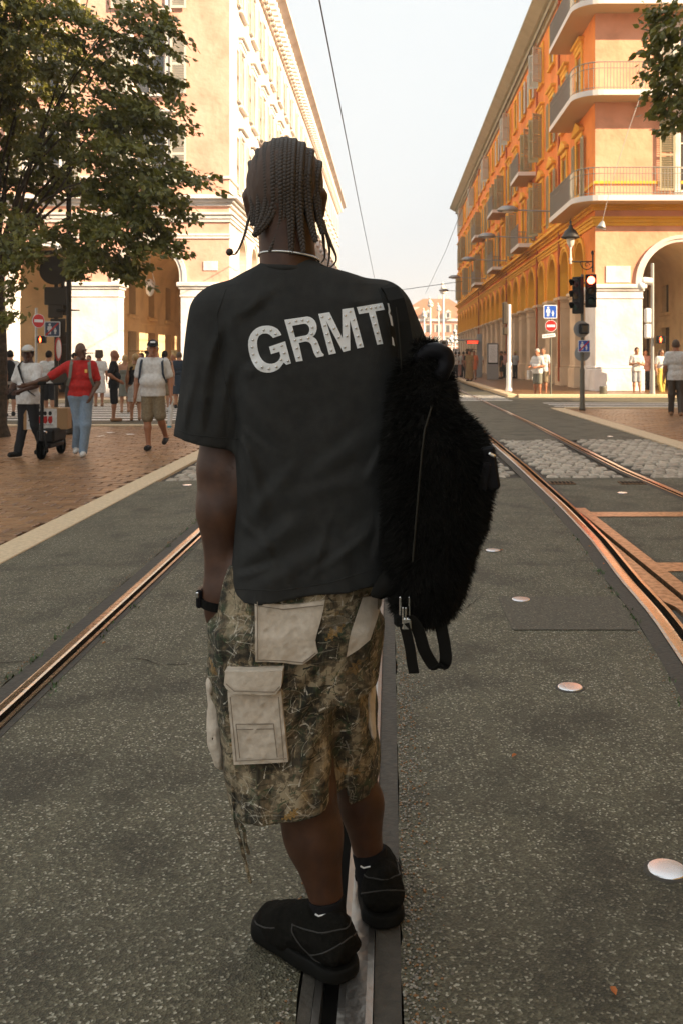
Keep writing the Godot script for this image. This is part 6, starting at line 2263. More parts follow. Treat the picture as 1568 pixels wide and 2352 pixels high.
	for l in [[[160, 640], [192, 978]], [[412, 640], [440, 970]], [[190, 782], [386, 780]], [[190, 810], [388, 806]], [[190, 782], [210, 960]], [[386, 780], [406, 955]], [[185, 975], [455, 962]]]:
		var pts := []
		for q in l:
			pts.append(Z.call(q)[0])
		seam(mb, W, pts, 0.0011, 0.031, 1.9, 2.5, 2.06)
	for l in [[[138, 570], [180, 608], [392, 614], [418, 584]]]:
		var pts := []
		for q in l:
			pts.append(Z.call(q)[0])
		seam(mb, W, pts, 0.0011, 0.0425, 1.9, 2.5, 2.05)
	part(pk, "stitching", mb.mesh(M.stitch))
	mb = MB.new()
	patch(mb, W, Z.call([850, 120, 900, 112, 965, 100, 930, 220, 890, 340, 830, 390, 765, 432, 775, 370, 790, 300, 820, 210]), [], 9.0, 0.005, 1.9, 2.5, 2.14, 0.004, 0.003, 0.008)
	part(sh, "pocket", mb.mesh(M.twill))
	# bellows pockets on the outer sides
	var B := Field.new(Vector3(-0.46, 0.38, -2.4), Vector3(-0.3, 0.75, -2.05), 0.007, 0.008)
	B.loft([K(1532, 486, 506, 2.2, 0.07), K(1545, 482, 512, 2.2, 0.075), K(1600, 483, 520, 2.2, 0.075), K(1690, 484, 526, 2.2, 0.075), K(1730, 500, 528, 2.2, 0.07), K(1752, 512, 529, 2.2, 0.06)], 3.0)
	B.done()
	B.warp(noise(1.0, 115), 0.005, Vector3(14, 12, 14))
	mb = MB.new()
	B.into(mb)
	part(sh, "cargo_pocket", mb.mesh(M.twill))
	B = Field.new(Vector3(-0.1, 0.38, -2.5), Vector3(0.08, 0.82, -2.1), 0.007, 0.008)
	B.loft([K(1472, 848, 852, 2.28, 0.05), K(1500, 838, 866, 2.28, 0.065), K(1525, 830, 868, 2.28, 0.07), K(1536, 842, 862, 2.28, 0.066), K(1600, 838, 858, 2.28, 0.06), K(1650, 842, 860, 2.28, 0.06), K(1680, 856, 864, 2.28, 0.05)], 3.0)
	B.done()
	B.warp(noise(1.0, 116), 0.006, Vector3(14, 12, 14))
	mb = MB.new()
	B.into(mb)
	part(sh, "cargo_pocket", mb.mesh(M.twill))
	mb = MB.new()
	for q in [[[541, 1884], [548, 1915], [556, 1945], [560, 1965], [565, 1985], [576, 2028]], [[549, 1888], [562, 1910], [564, 1935], [572, 1962]], [[537, 1756], [535, 1800], [539, 1850], [541, 1884]]]:
		var path := []
		for s in q:
			path.append(P(s[0], s[1], 2.08))
		braid(mb, path, Vector3(0, 0.4, 5), 0.0045, 0.95, 0.8)
	part(sh, "drawstring", mb.mesh(M.camo))
	# --- socks and shoes ---
	for q in [[P(750, 2062, 2.155), P(757, 2140, 2.15), 0.041], [P(847, 1952, 2.365), P(862, 2045, 2.36), 0.0415]]:
		mb = MB.new()
		mb.tube(PackedVector3Array([q[0], q[0].lerp(q[1], 0.08), q[0].lerp(q[1], 0.5), q[1]]), PackedFloat32Array([q[2] * 0.96, q[2] * 1.02, q[2], q[2] * 1.02]), 20)
		var so := part(t, "sock", mb.mesh(M.sock), back)
		mb = MB.new()
		var o: Vector3 = q[0].lerp(q[1], 0.22) + Vector3(-0.012, 0, q[2] + 0.0008)
		mb.path([o + Vector3(-0.012, 0.004, -0.001), o + Vector3(-0.004, 0.0, 0.0005), o + Vector3(0.012, 0.003, -0.001)], 0.0022, 5)
		part(so, "mark", mb.mesh(M.print))
	shoe(t, Vector3(-0.085, 0.006, -2.085), Vector3(-0.77, 0, -0.64), P(757, 2125, 2.15), 0.3, "shoe")
	shoe(t, Vector3(-0.012, 0.006, -2.27), Vector3(-0.12, 0, -1.0), P(862, 2035, 2.35), 0.3, "shoe")
	# --- watch ---
	mb = MB.new()
	var wc := P(504, 1386, 2.2)
	var ring := []
	for k in 25:
		var a := TAU * k / 24.0
		ring.append(wc + Vector3(cos(a) * 0.04, -0.006 * cos(a), sin(a) * 0.039))
	ribbon(mb, ring, ring.map(func(_q): return 0.02), Vector3.UP, 0.005)
	var wt := part(t, "watch", mb.mesh(M.rubber), back)
	mb = MB.new()
	mb.rbox(wc + Vector3(-0.043, 0.014, 0.0), Vector3(0.014, 0.042, 0.04), 0.004)
	part(wt, "watch_case", mb.mesh(M.leather))
	mb = MB.new()
	mb.rbox(wc + Vector3(-0.046, 0.024, 0.02), Vector3(0.008, 0.014, 0.006), 0.002)
	part(wt, "buckle", mb.mesh(M.silver))

func build_bag() -> void:
	var at0 := Vector3(0.1, 1.0, -2.06)
	var t := thing("backpack", "shaggy black fur backpack hanging from the man's right shoulder with dangling straps", "backpack", at0)
	var back := at(-at0)
	var F := Field.new(Vector3(-0.04, 0.76, -2.3), Vector3(0.3, 1.45, -1.86), 0.009, 0.014)
	F.loft([K(795, 955, 1005, 2.1, 0.05), K(835, 925, 1022, 2.1, 0.075), K(880, 905, 1032, 2.1, 0.09), K(935, 898, 1040, 2.09, 0.105), K(975, 895, 1082, 2.08, 0.115), K(1012, 892, 1110, 2.07, 0.12), K(1060, 892, 1124, 2.07, 0.125), K(1110, 892, 1124, 2.07, 0.125), K(1200, 893, 1104, 2.07, 0.12), K(1280, 896, 1074, 2.07, 0.115), K(1340, 898, 1056, 2.08, 0.1), K(1390, 910, 1034, 2.08, 0.09), K(1420, 935, 1010, 2.08, 0.06)], 2.2)
	F.done()
	F.warp(noise(1.0, 121, FastNoiseLite.TYPE_SIMPLEX_SMOOTH, 2), 0.009, Vector3(9, 7, 9))
	var mb := MB.new()
	F.into(mb)
	var bag := part(t, "bag", mb.mesh(M.fur), back)
	# fur
	var r := RandomNumberGenerator.new()
	r.seed = 33
	var blade := MB.new()
	blade.tri(Vector3(-0.05, 0, 0), Vector3(0.0, 0.05, 0.6), Vector3(0.05, 0, 0))
	blade.tri(Vector3(-0.035, 0.02, 0.3), Vector3(0.0, 0.0, 1.0), Vector3(0.035, 0.02, 0.3))
	var mm := MultiMesh.new()
	mm.transform_format = MultiMesh.TRANSFORM_3D
	mm.mesh = blade.mesh(M.fur)
	var list := []
	var tuft := noise(14.0, 122)
	while list.size() < 42000:
		var k := r.randi() % (mb.ix.size() / 3) * 3
		var a := mb.v[mb.ix[k]]
		var b := mb.v[mb.ix[k + 1]]
		var c := mb.v[mb.ix[k + 2]]
		var u := r.randf()
		var w := r.randf() * (1.0 - u)
		var p := a + (b - a) * u + (c - a) * w
		var n := mb.n[mb.ix[k]]
		if n.z < -0.35:
			continue
		var lean := Vector3(tuft.get_noise_3dv(p), -0.75 + 0.35 * tuft.get_noise_3dv(p + Vector3(3, 0, 0)), tuft.get_noise_3dv(p + Vector3(0, 5, 0)))
		var z := (n * 0.85 + lean * 0.8 + Vector3(r.randfn(0, 0.22), r.randfn(0, 0.22), r.randfn(0, 0.22))).normalized()
		var x := z.cross(Vector3(r.randfn(0, 1), r.randfn(0, 1), r.randfn(0, 1))).normalized()
		var s := r.randf_range(0.016, 0.032)
		list.append(Transform3D(Basis(x * s * 0.9, z.cross(x) * s, z * s), p - n * 0.002))
	mm.instance_count = list.size()
	for i in list.size():
		mm.set_instance_transform(i, list[i])
	var o := MultiMeshInstance3D.new()
	o.name = "fur"; o.multimesh = mm
	bag.add_child(o)
	o.set_meta("kind", "stuff")
	# shoulder strap over the back, with a zip line
	mb = MB.new()
	var path := []
	var wd := []
	for q in [[880, 655, 2.19], [896, 664, 2.14], [910, 690, 2.085], [922, 740, 2.07], [931, 800, 2.06], [938, 860, 2.05], [950, 930, 2.0]]:
		path.append(P(q[0], q[1], q[2])); wd.append(0.034)
	ribbon(mb, path, wd, Vector3(1, 0.1, 0), 0.008)
	part(t, "shoulder_strap", mb.mesh(M.webbing), back)
	mb = MB.new()
	path = []
	for q in [[1050, 1], [990, 935], [975, 985], [968, 1040], [962, 1110], [956, 1180], [951, 1240], [947, 1290]]:
		if q[1] > 1:
			path.append(hit(F, q[0], q[1], 0.024, 1.8, 2.2, 1.95))
	mb.path(path, 0.0022, 5)
	path = []
	for q in [[909, 705], [914, 745], [919, 800], [922, 860]]:
		path.append(P(q[0], q[1], 2.04))
	mb.path(path, 0.0014, 5)
	part(t, "zip", mb.mesh(M.zip), back)
	# padded carrying handle with ribs
	mb = MB.new()
	path = [P(955, 850, 2.06), P(968, 822, 2.05), P(988, 808, 2.04), P(1006, 806, 2.03), P(1020, 815, 2.03), P(1024, 832, 2.03), P(1017, 852, 2.03), P(1000, 875, 2.04)]
	var pp := resample(path, 0.003)
	var rr := PackedFloat32Array()
	for i in pp.size():
		rr.append(0.0165 + 0.0022 * absf(sin(i * 0.16)))
	mb.tube(pp, rr, 12)
	part(t, "handle", mb.mesh(M.leather), back)
	# side buckle and lower clip
	mb = MB.new()
	mb.rbox(P(1125, 1075, 1.985), Vector3(0.03, 0.09, 0.014), 0.005, Basis(Vector3.BACK, 0.15))
	mb.rbox(P(1110, 1095, 1.975), Vector3(0.022, 0.06, 0.012), 0.004, Basis(Vector3.BACK, -0.2))
	part(t, "side_buckle", mb.mesh(M.leather), back)
	mb = MB.new()
	for k in 3:
		mb.ball(P(1124 + k * 4, 1043 + k * 2, 1.97), Vector3(0.006, 0.004, 0.005), 8)
	part(t, "side_ring", mb.mesh(M.silver), back)
	mb = MB.new()
	var bc := P(929, 1410, 1.975)
	for s in [-1.0, 1.0]:
		mb.rbox(bc + Vector3(s * 0.0095, 0.016, 0), Vector3(0.005, 0.04, 0.006), 0.002)
		mb.rbox(bc + Vector3(s * 0.003 - 0.001, 0.0, 0.004), Vector3(0.004, 0.03, 0.006), 0.0015)
	mb.rbox(bc + Vector3(0.004, -0.02, 0.002), Vector3(0.02, 0.026, 0.009), 0.003)
	part(t, "clip", mb.mesh(M.silver), back)
	mb = MB.new()
	mb.rbox(P(917, 1425, 1.985), Vector3(0.024, 0.026, 0.014), 0.006)
	part(t, "clip_body", mb.mesh(M.rubber), back)
	mb = MB.new()
	for q in [[[[927, 1432], [935, 1462], [942, 1495], [945, 1520], [950, 1546]], 0.022], [[[938, 1418], [952, 1432], [963, 1458], [972, 1490], [985, 1515], [998, 1532], [1012, 1532], [1022, 1518], [1021, 1490], [1014, 1450], [1006, 1405], [1000, 1370]], 0.026]]:
		path = []
		wd = []
		var k := 0
		for s in q[0]:
			path.append(P(s[0], s[1], 1.97 + 0.004 * k)); wd.append(q[1]); k += 1
		var rs := resample(path, 0.008)
		ribbon(mb, Array(rs), Array(rs).map(func(_p): return q[1]), Vector3(1, 0.25, 0.3), 0.003)
	part(t, "webbing_strap", mb.mesh(M.webbing), back)
	mb = MB.new()
	mb.tube(PackedVector3Array([P(898, 1325, 2.05), P(885, 1345, 2.04), P(866, 1362, 2.04), P(855, 1366, 2.05)]), PackedFloat32Array([0.022, 0.024, 0.016, 0.006]), 10)
	part(t, "strap_end", mb.mesh(M.webbing), back)

# ---------- passers-by: one continuous body each, clothes and hair as parts. Local frame: feet at 0, facing -z, 1.75 m ----------
func person(label: String, at0: Vector3, yaw: float, h: float, o: Dictionary) -> Node3D:
	var t := thing("person", label, "person", at0, o.get("group", ""), yaw)
	var s := h / 1.75
	var cell: float = o.get("cell", 0.02)
	var wide: float = o.get("wide", 1.0)
	var J := {"neck": Vector3(0, 1.5, 0), "head": Vector3(0, 1.63, -0.015)}
	for k in 2:
		var sg := -1.0 if k == 0 else 1.0
		var n := "L" if k == 0 else "R"
		J["sh" + n] = Vector3(sg * 0.175 * wide, 1.415, 0.01)
		J["el" + n] = Vector3(sg * 0.235 * wide, 1.13, 0.03)
		J["ha" + n] = Vector3(sg * 0.25 * wide, 0.88, -0.04)
		J["hip" + n] = Vector3(sg * 0.085, 0.9, 0)
		J["kn" + n] = Vector3(sg * 0.095, 0.49, -0.01)
		J["an" + n] = Vector3(sg * 0.1, 0.085, 0.01)
	for q in o.get("pose", {}):
		J[q] = o.pose[q]
	for q in J:
		J[q] = J[q] * s
	var reach := 0.16
	var lo := Vector3(-0.3, -0.03, -0.3)
	var hi := Vector3(0.3, h + 0.06, 0.3)
	for q in J:
		lo = Vector3(minf(lo.x, J[q].x - reach), minf(lo.y, J[q].y - 0.1), minf(lo.z, J[q].z - reach - 0.08))
		hi = Vector3(maxf(hi.x, J[q].x + reach), hi.y, maxf(hi.z, J[q].z + reach))
	# bones: [tag, a, b, ra, rb, squash]
	var bones := []
	var add := func(g: String, a: Vector3, b: Vector3, ra: float, rb: float, sq := Vector3.ONE) -> void:
		bones.append([g, a, b, ra * s, rb * s, sq])
	var belly: float = o.get("belly", 0.0)
	add.call("neck", J.neck + Vector3(0, -0.06, 0.01) * s, J.head + Vector3(0, -0.07, 0.02) * s, 0.058, 0.055)
	add.call("torso", Vector3(-0.11 * wide, 1.36, 0.0) * s, Vector3(0.11 * wide, 1.36, 0.0) * s, 0.088, 0.088)
	add.call("torso", Vector3(-0.085 * wide, 1.26, 0.0) * s, Vector3(0.085 * wide, 1.26, 0.0) * s, 0.1, 0.1)
	add.call("torso", Vector3(-0.065 * wide, 1.1, -0.01 - belly) * s, Vector3(0.065 * wide, 1.1, -0.01 - belly) * s, 0.1 + belly, 0.1 + belly)
	add.call("hips", Vector3(-0.075, 0.94, 0.0) * s, Vector3(0.075, 0.94, 0.0) * s, 0.105, 0.105)
	add.call("torso", Vector3(-0.12, 1.41, 0.01) * s, J.neck, 0.055, 0.05)
	add.call("torso", Vector3(0.12, 1.41, 0.01) * s, J.neck, 0.055, 0.05)
	for n in ["L", "R"]:
		add.call("uarm", J["sh" + n], J["el" + n], 0.054, 0.042)
		add.call("farm", J["el" + n], J["el" + n].lerp(J["ha" + n], 0.3), 0.041, 0.04)
		add.call("farm", J["el" + n].lerp(J["ha" + n], 0.3), J["ha" + n], 0.04, 0.027)
		var fd: Vector3 = (J["ha" + n] - J["el" + n]).normalized()
		add.call("hand", J["ha" + n] + fd * 0.015 * s, J["ha" + n] + fd * 0.075 * s, 0.028, 0.034, Vector3(0.7, 1, 1))
		add.call("thigh", J["hip" + n], J["kn" + n], 0.088, 0.058)
		add.call("shin", J["kn" + n], J["kn" + n].lerp(J["an" + n], 0.3), 0.055, 0.056)
		add.call("shin", J["kn" + n].lerp(J["an" + n], 0.3), J["an" + n], 0.056, 0.036)
		var f: Vector3 = o.pose.get("foot" + n, Vector3(0, -0.04, -0.16)) if o.has("pose") else Vector3(0, -0.04, -0.16)
		J["toe" + n] = J["an" + n] + f * s
		add.call("foot", J["an" + n] + Vector3(0, -0.035, 0.02) * s, J["toe" + n], 0.04, 0.032)
	var F := Field.new(lo, hi, cell, 0.013)
	for b in bones:
		F.cap(b[1], b[2], b[3], b[4], b[5])
	var turn: float = o.get("head_turn", 0.0)
	var hb := Basis(Vector3.UP, turn) * s
	if not o.has("fine"):
		_head(F, J.head, hb, s)
	F.done()
	var mb := MB.new()
	F.into(mb)
	if o.has("fine"):
		var H := Field.new(J.head - Vector3(0.15, 0.2, 0.16) * s, J.head + Vector3(0.15, 0.16, 0.16) * s, 0.0075, 0.008)
		_head(H, J.head, hb, s)
		H.cap(J.head + Vector3(0, -0.07, 0.02) * s, J.neck + Vector3(0, -0.04, 0.01) * s, 0.055 * s, 0.058 * s)
		H.done()
		H.into(mb)
	# fingers
	for n in ["L", "R"]:
		var fd: Vector3 = (J["ha" + n] - J["el" + n]).normalized()
		var w: Vector3 = J["ha" + n] + fd * 0.07 * s
		var acr := fd.cross(Vector3(-1.0 if n == "L" else 1.0, 0, 0.001)).normalized()
		var inw := acr.cross(fd).normalized() * (1.0 if n == "R" else -1.0)
		for i in 4:
			var q := w + acr * (i - 1.5) * 0.018 * s
			var ln: float = [0.07, 0.085, 0.08, 0.062][i] * s
			mb.tube(PackedVector3Array([q - fd * 0.02, q + fd * ln * 0.5, q + fd * ln * 0.85 + inw * 0.014, q + fd * ln + inw * 0.03]), PackedFloat32Array([0.01 * s, 0.0095 * s, 0.0085 * s, 0.005 * s]), 6)
		var th: Vector3 = J["ha" + n] + fd * 0.02 * s - acr * 0.026 * s
		mb.tube(PackedVector3Array([th, th + fd * 0.035 - acr * 0.02, th + fd * 0.06 - acr * 0.018 + inw * 0.012]), PackedFloat32Array([0.013 * s, 0.011 * s, 0.006 * s]), 6)
	var body := part(t, "body", mb.mesh(o.skin))
	if o.has("fine"):
		var eb := MB.new()
		for sg in [-1.0, 1.0]:
			eb.ball(J.head + hb * Vector3(sg * 0.032, 0.0, -0.089), Vector3(0.012, 0.007, 0.007), 8)
			eb.rbox(J.head + hb * Vector3(sg * 0.033, 0.024, -0.097), Vector3(0.034, 0.007, 0.008), 0.002, Basis(Vector3.UP, turn))
		eb.rbox(J.head + hb * Vector3(0, -0.073, -0.1), Vector3(0.04, 0.006, 0.008), 0.002, Basis(Vector3.UP, turn))
		part(body, "face", eb.mesh(M.dark_wood))
	# clothes: the same bones, wider, cut at the hems
	if o.has("top"):
		var g := 0.016 * s
		var hem: float = o.get("hem", 0.86) * s
		var C := Field.new(Vector3(lo.x, hem - 0.08, lo.z), Vector3(hi.x, 1.56 * s, hi.z), cell, 0.014)
		for b in bones:
			if b[0] == "torso" or b[0] == "hips":
				C.cap(b[1], b[2], b[3] + g, b[4] + g, b[5])
			if b[0] == "uarm" and o.get("sleeve", 0.72) > 0.0:
				var e: float = o.get("sleeve", 0.72)
				C.cap(b[1], b[1].lerp(b[2], e), b[3] + g, b[4] + g * 1.7)
			if b[0] == "farm" and o.get("sleeve", 0.72) >= 1.0:
				C.cap(b[1], b[2], b[3] + g, b[4] + g)
		if hem < 0.9 * s:
			C.cap(Vector3(-0.07, 0.96, 0) * s, Vector3(-0.07 * s, hem, 0), 0.118 * s, 0.13 * s)
			C.cap(Vector3(0.07, 0.96, 0) * s, Vector3(0.07 * s, hem, 0), 0.118 * s, 0.13 * s)
		C.done()
		C.warp(noise(1.0, 131 + counts.size() % 50), 0.011 * s, Vector3(9, 6, 9))
		C.cut(Vector3.DOWN, Vector3(0, hem, 0))
		C.cut(Vector3.UP, Vector3(0, o.get("neckline", 1.49) * s, 0))
		mb = MB.new()
		C.into(mb)
		part(t, o.get("top_name", "shirt"), mb.mesh(o.top))
	if o.has("legs"):
		var len: float = o.get("leg_len", 1.0)     # 0.45 shorts, 1 trousers
		var C := Field.new(Vector3(lo.x, 0.0, lo.z), Vector3(hi.x, 1.06 * s, hi.z), cell, 0.012)
		for b in bones:
			if b[0] == "hips": C.cap(b[1], b[2], b[3] + 0.008, b[4] + 0.008)
		for n in ["L", "R"]:
			var hp: Vector3 = J["hip" + n]
			var kn: Vector3 = J["kn" + n]
			var an: Vector3 = J["an" + n]
			if len <= 0.5:
				C.cap(hp, hp.lerp(kn, len * 2.0), 0.1 * s, 0.095 * s)
			else:
				C.cap(hp, kn, 0.1 * s, 0.078 * s)
				C.cap(kn, kn.lerp(an, (len - 0.5) * 2.0), 0.076 * s, 0.066 * s)
		C.done()
		C.warp(noise(1.0, 151 + counts.size() % 50), 0.009 * s, Vector3(9, 7, 9))
		C.cut(Vector3.UP, Vector3(0, 1.02 * s, 0))
		mb = MB.new()
		C.into(mb)
		part(t, "shorts" if len <= 0.5 else "trousers", mb.mesh(o.legs))
	if o.has("skirt"):
		var q: Array = o.skirt    # [material, top, bottom, top half width, bottom half width]
		var C := Field.new(Vector3(-0.36, q[2] - 0.04, -0.3) * s, Vector3(0.36, q[1] + 0.04, 0.3) * s, cell, 0.012)
		C.loft([[q[1] * s, 0, 0, q[3] * s, q[3] * 0.78 * s], [lerpf(q[1], q[2], 0.35) * s, 0, 0, lerpf(q[3], q[4], 0.55) * s, lerpf(q[3], q[4], 0.5) * 0.85 * s], [q[2] * s, 0, 0, q[4] * s, q[4] * 0.8 * s]])
		C.done()
		C.warp(noise(1.0, 171), 0.014 * s, Vector3(16, 2.5, 16))
		mb = MB.new()
		C.into(mb)
		part(t, o.get("skirt_name", "skirt"), mb.mesh(q[0]))
	if o.has("shoes"):
		mb = MB.new()
		var C := Field.new(Vector3(lo.x, -0.03, lo.z), Vector3(hi.x, 0.4 * s, hi.z), minf(cell, 0.014), 0.01)
		for n in ["L", "R"]:
			C.cap(J["an" + n] + Vector3(0, -0.04, 0.03) * s, J["toe" + n] + Vector3(0, 0, -0.012), 0.047 * s, 0.042 * s)
			if o.get("shoe_type", "shoe") == "shoe":
				C.cap(J["an" + n] + Vector3(0, -0.02, 0.02) * s, J["an" + n] + Vector3(0, 0.0, 0.02) * s, 0.045 * s, 0.044 * s)
		C.done()
		C.into(mb)
		part(t, "shoes", mb.mesh(o.shoes))
	# hair and hats
	var kind: String = o.get("hair_style", "short")
	if kind != "bald":
		var C := Field.new(J.head - Vector3(0.2, 0.36, 0.2) * s, J.head + Vector3(0.2, 0.2, 0.22) * s, minf(cell, 0.012), 0.008)
		C.cap(J.head + hb * Vector3(0, 0.02, 0.012), J.head + hb * Vector3(0, 0.028, 0.012), 0.108 * s, 0.108 * s, Vector3(0.8, 1.0, 0.94))
		C.done()
		C.cut(hb * Vector3(0, -0.75, -0.66) / s, J.head + hb * Vector3(0, 0.0, -0.035))
		if kind == "long" or kind == "bob":
			var D := Field.new(C.lo, C.lo + Vector3(C.nx - 2, C.ny - 2, C.nz - 2) * C.c, C.c, 0.012)
			var dn := 0.24 if kind == "long" else 0.1
			for sg in [-1.0, 0.0, 1.0]:
				D.cap(J.head + hb * Vector3(sg * 0.055, 0.02, 0.03), J.head + hb * Vector3(sg * 0.075, -dn, 0.06), 0.06 * s, 0.055 * s)
			D.done()
			for i in mini(C.f.size(), D.f.size()):
				C.f[i] = minf(C.f[i], D.f[i])
		if kind == "bun":
			var D := Field.new(C.lo, C.lo + Vector3(C.nx - 2, C.ny - 2, C.nz - 2) * C.c, C.c, 0.012)
			D.cap(J.head + hb * Vector3(0, 0.05, 0.11), J.head + hb * Vector3(0, 0.06, 0.12), 0.045 * s, 0.042 * s)
			D.done()
			for i in mini(C.f.size(), D.f.size()):
				C.f[i] = minf(C.f[i], D.f[i])
		C.warp(noise(1.0, 181), 0.006, Vector3(40, 25, 40))
		mb = MB.new()
		C.into(mb)
		part(body, "hair", mb.mesh(o.get("hair", M.hair_black)))
	if o.has("cap"):
		var C := Field.new(J.head - Vector3(0.16, 0.1, 0.16) * s, J.head + Vector3(0.16, 0.2, 0.16) * s, 0.009, 0.006)
		C.cap(J.head + hb * Vector3(0, 0.035, 0.012), J.head + hb * Vector3(0, 0.038, 0.012), 0.112 * s, 0.112 * s, Vector3(0.84, 0.98, 0.96))
		C.done()
		C.cut(Vector3.DOWN, J.head + Vector3(0, 0.045, 0) * s)
		mb = MB.new()
		C.into(mb)
		var cp := part(t, "cap", mb.mesh(o.cap))
		mb = MB.new()
		var pl := PackedVector2Array()
		for k in 11:
			var a := PI * k / 10.0
			pl.append(Vector2(cos(a) * 0.082, sin(a) * 0.1) * s)
		mb.extr(pl, 0.0, 0.008, Transform3D(Basis(Vector3.UP, turn) * Basis(Vector3.RIGHT, -PI / 2 - 0.22), J.head + hb * Vector3(0, 0.05, -0.075)))
		part(cp, "brim", mb.mesh(o.get("brim", o.cap)))
	t.set_meta("unused", 0)
	t.remove_meta("unused")
	_joints = J
	return t
var _joints := {}
func _head(H: Field, c: Vector3, b: Basis, s: float) -> void:
	H.cap(c + b * Vector3(0, 0.02, 0.005), c + b * Vector3(0, 0.03, 0.005), 0.1 * s, 0.1 * s, Vector3(0.78, 1.0, 0.95))
	H.cap(c + b * Vector3(0, -0.04, -0.03), c + b * Vector3(0, -0.085, -0.05), 0.062 * s, 0.045 * s)
	H.cap(c + b * Vector3(0, -0.1, -0.07), c + b * Vector3(0, -0.1, -0.078), 0.02 * s, 0.018 * s)
	H.cap(c + b * Vector3(0, -0.0, -0.095), c + b * Vector3(0, -0.04, -0.115), 0.01 * s, 0.016 * s)
	H.cap(c + b * Vector3(-0.03, 0.022, -0.086), c + b * Vector3(0.03, 0.022, -0.086), 0.012 * s, 0.012 * s)
	for sg in [-1.0, 1.0]:
		H.cap(c + b * Vector3(sg * 0.084, 0.0, 0.01), c + b * Vector3(sg * 0.08, -0.035, 0.003), 0.015 * s, 0.01 * s)

func strap(t: Node3D, called: String, pts: Array, w: float, m: Material) -> void:
	var mb := MB.new()
	ribbon(mb, pts, pts.map(func(_q): return w), Vector3(1, 0.2, 0.4), 0.008)
	part(t, called, mb.mesh(m))
func pack(t: Node3D, c: Vector3, size: Vector3, m: Material, called := "backpack") -> void:
	var F := Field.new(c - size * 0.75, c + size * 0.75, 0.02, 0.02)
	F.cap(c + Vector3(0, size.y * 0.22, 0), c - Vector3(0, size.y * 0.22, 0), size.x * 0.4, size.x * 0.46, Vector3(1, 1, size.z / size.x))
	F.done()
	var mb := MB.new()
	F.into(mb)
	part(t, called, mb.mesh(m))

